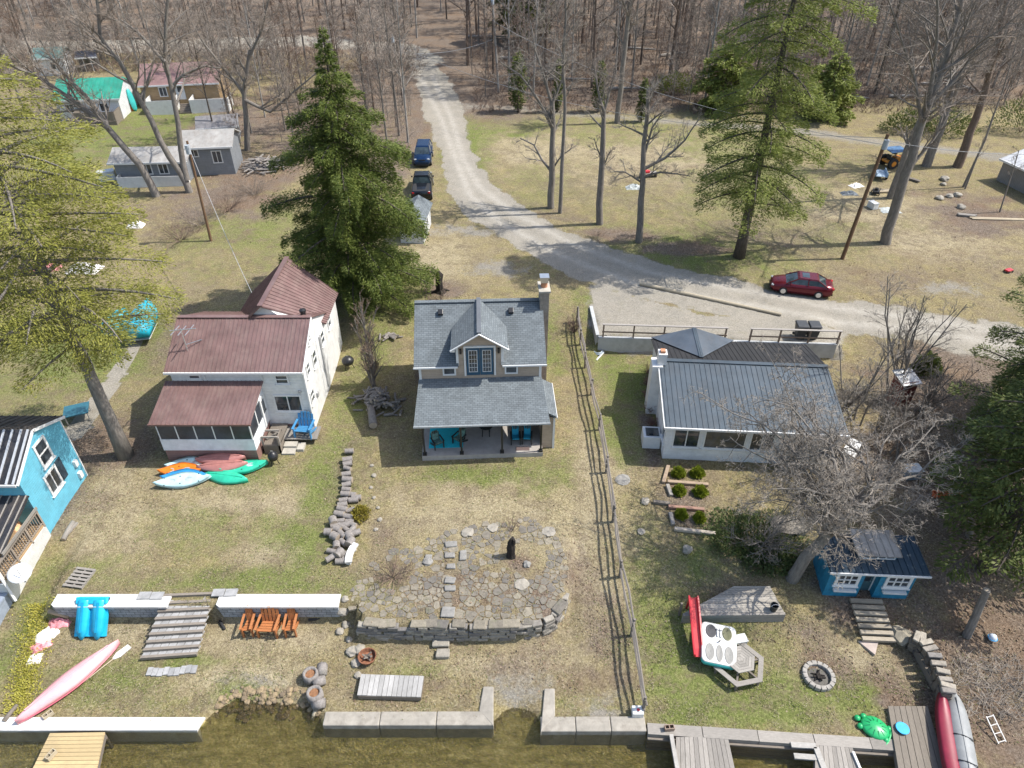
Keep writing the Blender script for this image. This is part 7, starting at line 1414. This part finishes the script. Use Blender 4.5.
# columnar cedars
for i, (px, py, h, r, lab) in enumerate([(518, 112, 7.0, 1.15, 'dark columnar cedar leftmost of four, nearest the road'), (557, 112, 6.2, .6, 'dark columnar cedar hidden behind the pruned tree'), (598, 112, 6.0, .8, 'dark columnar cedar behind the middle lawn tree'), (641, 122, 5.0, .62, 'dark columnar cedar rightmost of four along the lane')]):
    conifer('columnar_cedar', lab, at(px, py), h, [(0, r*.7), (.15, r), (.6, r*.9), (.85, r*.5), (1, .06)], .12, 90, 60, DKG, 160+i, clear=.04, size=(.3, .14), flat=.1, droop=-.35, rise=.5, group='columnar cedars along the lane')
# --- the woods: six trees built once, then copied
protos = []
for i in range(6):
    g = random.Random(200+i); h = g.uniform(19, 25); lx, ly = g.uniform(-1.2, 1.2), g.uniform(-1, 1); r = g.choice([.12, .16, .2, .26, .3, .22])
    protos.append(bare('woodland_tree', 'tall straight leafless tree in the woods behind the lane and road', (0, 0, 0), [([(0, 0, -.4), (lx*.2, ly*.2, h*.33), (lx*.5, ly*.5, h*.66), (lx, ly, h)], r, .05, .3, 19, 4.4)], 210+i, dict(n=[4, 6, 5, 4], lv=4, rt=.022), barkm=[BG, BB, BD, BP, BG, BB][i], twigm=[TWW, TWR, TWW, TW, TWW, TWW][i], group='bare trees of the woods at the top'))
saps = []
for i in range(3):
    g = random.Random(230+i); h = g.uniform(7, 10); saps.append(bare('woodland_sapling', 'thin leafless sapling in the brown understorey of the woods', (0, 0, 0), [([(0, 0, -.3), (g.uniform(-.3, .3), 0, h*.5), (g.uniform(-.8, .8), g.uniform(-.5, .5), h)], .07, .02, .12, 20, 2.6)], 240+i, dict(n=[4, 5, 4, 3], lv=4, rt=.019), barkm=BG, twigm=[TWW, TWR, TWW][i], group='saplings in the understorey'))
used = set(); spots = []
def free(p, d, py):
    for poly, mg in ((ROAD, 1.2), (FARR, .6), (LANE, .6)):
        if float(sdf(poly, np.array([p.x]), np.array([p.y]))[0]) < mg: return False
    return all((p.x-q.x)**2+(p.y-q.y)**2 > d*d for q in spots)
def scatter(n, x0, x1, y0, y1, d, pr, lab=None, smin=.85, smax=1.15, grp=None):
    k = 0; t = 0
    while k < n and t < n*30:
        t += 1; px, py = rnd.uniform(x0, x1), rnd.uniform(y0, y1)
        p = at(px, py)
        if not free(p, d, py): continue
        spots.append(p); o = pr[rnd.randrange(len(pr))]; s = rnd.uniform(smin, smax); c = 0
        if o.name not in used: used.add(o.name); o.location = p; o.rotation_euler.z = rnd.random()*6; o.scale = (s, s, s)
        else: o = dup(o, p, rnd.random()*6, scale=s)
        if lab: o['label'] = lab
        if grp: o['group'] = grp
        k += 1
scatter(34, 450, 1040, 62, 100, 3.0, protos); scatter(90, 470, 1060, 22, 62, 3.0, protos, smin=.75, smax=1.2); scatter(80, 440, 1060, -6, 22, 4.0, protos, smin=.75)
LB = 'leafless tree among the crowded twiggy trees of the upper left corner'; GB = 'bare trees of the upper left corner'
scatter(64, -20, 420, 2, 40, 3.0, protos, LB, .8, 1.05, GB); scatter(20, -20, 400, 56, 72, 3.0, protos, LB, .6, .9, GB)
LG = 'leafless tree standing in the strip between the road and the dark spruce'; scatter(14, 366, 410, 66, 150, 1.6, protos, LG, .5, .85, 'bare trees left of the road')
LH = 'leafless tree standing among the far left cabins'; scatter(22, 215, 345, 58, 150, 2.0, protos, LH, .45, .7, 'bare trees among the cabins')
for px, py in ((25, 112), (48, 130), (12, 95), (30, 75), (142, 62)): o = dup(protos[rnd.randrange(6)], at(px, py), rnd.random()*6, LH, rnd.uniform(.5, .75)); o['group'] = 'bare trees among the cabins'
scatter(80, 470, 1040, 70, 112, 1.4, saps); scatter(50, 500, 1040, 30, 70, 2.0, saps)
LS = 'thin leafless sapling in the tangle of brush at the upper left'; GS = 'saplings in the upper left brush'
scatter(50, 0, 415, 55, 78, 1.4, saps, LS, .6, 1, GS); scatter(26, 225, 330, 75, 150, 1.3, saps, LS, .35, .7, GS); scatter(16, 365, 412, 70, 160, 1.2, saps, LS, .35, .7, GS); scatter(8, 0, 60, 75, 160, 2, saps, LS, .5, .8, GS)
g = random.Random(66)
for i in range(16):
    px, py = g.uniform(480, 1000), g.uniform(30, 100); p = at(px, py, .25); a = g.uniform(-.5, .5)+(PI/2 if g.random() < .3 else 0); L = g.uniform(4, 9); o = T('fallen_trunk', 'pale fallen trunk lying on the brown leaf litter among the trees', 'fallen trunk', p, 0, 'fallen trunks in the woods'); d = Vector((math.cos(a), math.sin(a), 0))*L/2; q0, q1 = -d, d
    q0.z = gz(p.x-d.x, p.y-d.y)-p.z+.25; q1.z = gz(p.x+d.x, p.y+d.y)-p.z+.3; m = MB(); m.tube([q0, (q0+q1)/2+Vector((0, 0, .05)), q1], [.22, .17, .1], 7); m.obj('trunk', BP, o); m = MB(); m.cone3((q0+q1)/2, (q0+q1)/2+Vector((.8, .5, 1.2)), .06); m.obj('limb', BP, o)
# brush on the woodland floor
m = MB(); g = random.Random(77)
for i in range(4200):
    if i % 3: px, py = g.uniform(470, 1040), g.uniform(55, 114)
    else: px, py = g.uniform(0, 420), g.uniform(54, 78)
    p = Pz(px, py, 2.0); 
    p.z = gz(p.x, p.y)
    if -2 < (p.x+10) < 5 and p.y < 120: continue
    for k in range(3): d = Vector((g.uniform(-1, 1), g.uniform(-1, 1), g.uniform(.3, 1.6)))*g.uniform(.5, 1.2); m.cone3(p, p+d, .03); m.cone3(p+d*.4, p+d*.4+Vector((g.uniform(-.6, .6), g.uniform(-.6, .6), g.uniform(.2, .7))), .02)
struct(m.obj('woodland_brush', TWR), 'stuff')
m = MB()
for i in range(900):
    px, py = g.uniform(955, 1040), g.uniform(655, 775); p = Pz(px, py, -1.0); p.z = gz(p.x, p.y)
    if p.y < 15.2: continue
    for k in range(2): d = Vector((g.uniform(-1, 1), g.uniform(-1, 1), g.uniform(.0, .6)))*g.uniform(.3, .9); m.cone3(p, p+d, .014)
struct(m.obj('fallen_twigs', TWP), 'stuff')
# yellow green ground cover at the left edge
P = []; 
for i in range(5200):
    px, py = rnd.gauss(24, 8), rnd.uniform(600, 705); p = Pz(px-(py-650)*.28, py, -.4); z = gz(p.x, p.y)
    if z < -1.3: continue
    P.append((p.x, p.y, z+rnd.uniform(0, .05)))
P = np.array(P); n = len(P); V, F = leafmesh(P, nr.normal(0, 1, (n, 3))+[0, 0, .8], nr.normal(0, 1, (n, 3)), nr.uniform(.06, .14, n), nr.uniform(.03, .07, n)); o = leafobj('ground_cover', V, F, leaf('moss_yellow', (.30, .30, .04), (.46, .43, .08), (.58, .52, .14)), None); struct(o, 'stuff')

# grass tufts and fallen leaves, too many to count
def tufts(name, n, ch, mat, ln, wd, x0, x1, y0, y1, up, thr):
    px, py = nr.uniform(x0, x1, n), nr.uniform(y0, y1, n); dz = -sT+(384-py)/CF*cT; t = (-.4-CH)/dz; X = (px-512)/CF*t; Y = (cT+(384-py)/CF*sT)*t
    j = np.clip(np.searchsorted(gy, Y)-1, 0, len(gy)-2); i = np.clip(np.searchsorted(gx, X)-1, 0, len(gx)-2); mk = masks[j, i]
    if ch == 0: w = mk[:, 0]*1.1+.12
    elif ch == 1: w = mk[:, 1]
    else: w = 1.0-mk[:, 1]*.7
    ok = (nr.rand(n) < w*(1-mk[:, 2])) & (vnoise(X, Y, .9, 21)+.6*vnoise(X, Y, .3, 22) > thr) & (own[j, i] == 0); X, Y = X[ok], Y[ok]; Z = H(X, Y); n = len(X)
    inb = (Z > -1.45); X, Y, Z = X[inb], Y[inb], Z[inb]; n = len(X)
    d = nr.normal(0, 1, (n, 3)); d[:, 2] = np.abs(d[:, 2])*up; nn = nr.normal(0, 1, (n, 3)); nn[:, 2] += 1.0; V, F = leafmesh(np.stack([X, Y, Z+.015], 1), d, nn, nr.uniform(.6, 1.4, n)*ln, nr.uniform(.6, 1.4, n)*wd); struct(leafobj(name, V, F, mat, None), 'stuff')
tufts('green_grass', 110000, 0, leaf('grass_green', (.085, .115, .025), (.16, .19, .05), (.27, .31, .10)), .13, .026, -20, 1044, 255, 735, .5, .75)
tufts('dry_grass', 90000, 2, leaf('grass_dry', (.22, .18, .10), (.38, .33, .21), (.5, .45, .32)), .12, .024, -20, 1044, 255, 735, .45, .7)
tufts('fallen_leaves', 60000, 1, leaf('leaf_litter', (.13, .085, .05), (.30, .21, .14), (.42, .34, .25)), .11, .08, -20, 1044, 90, 735, .25, .5)
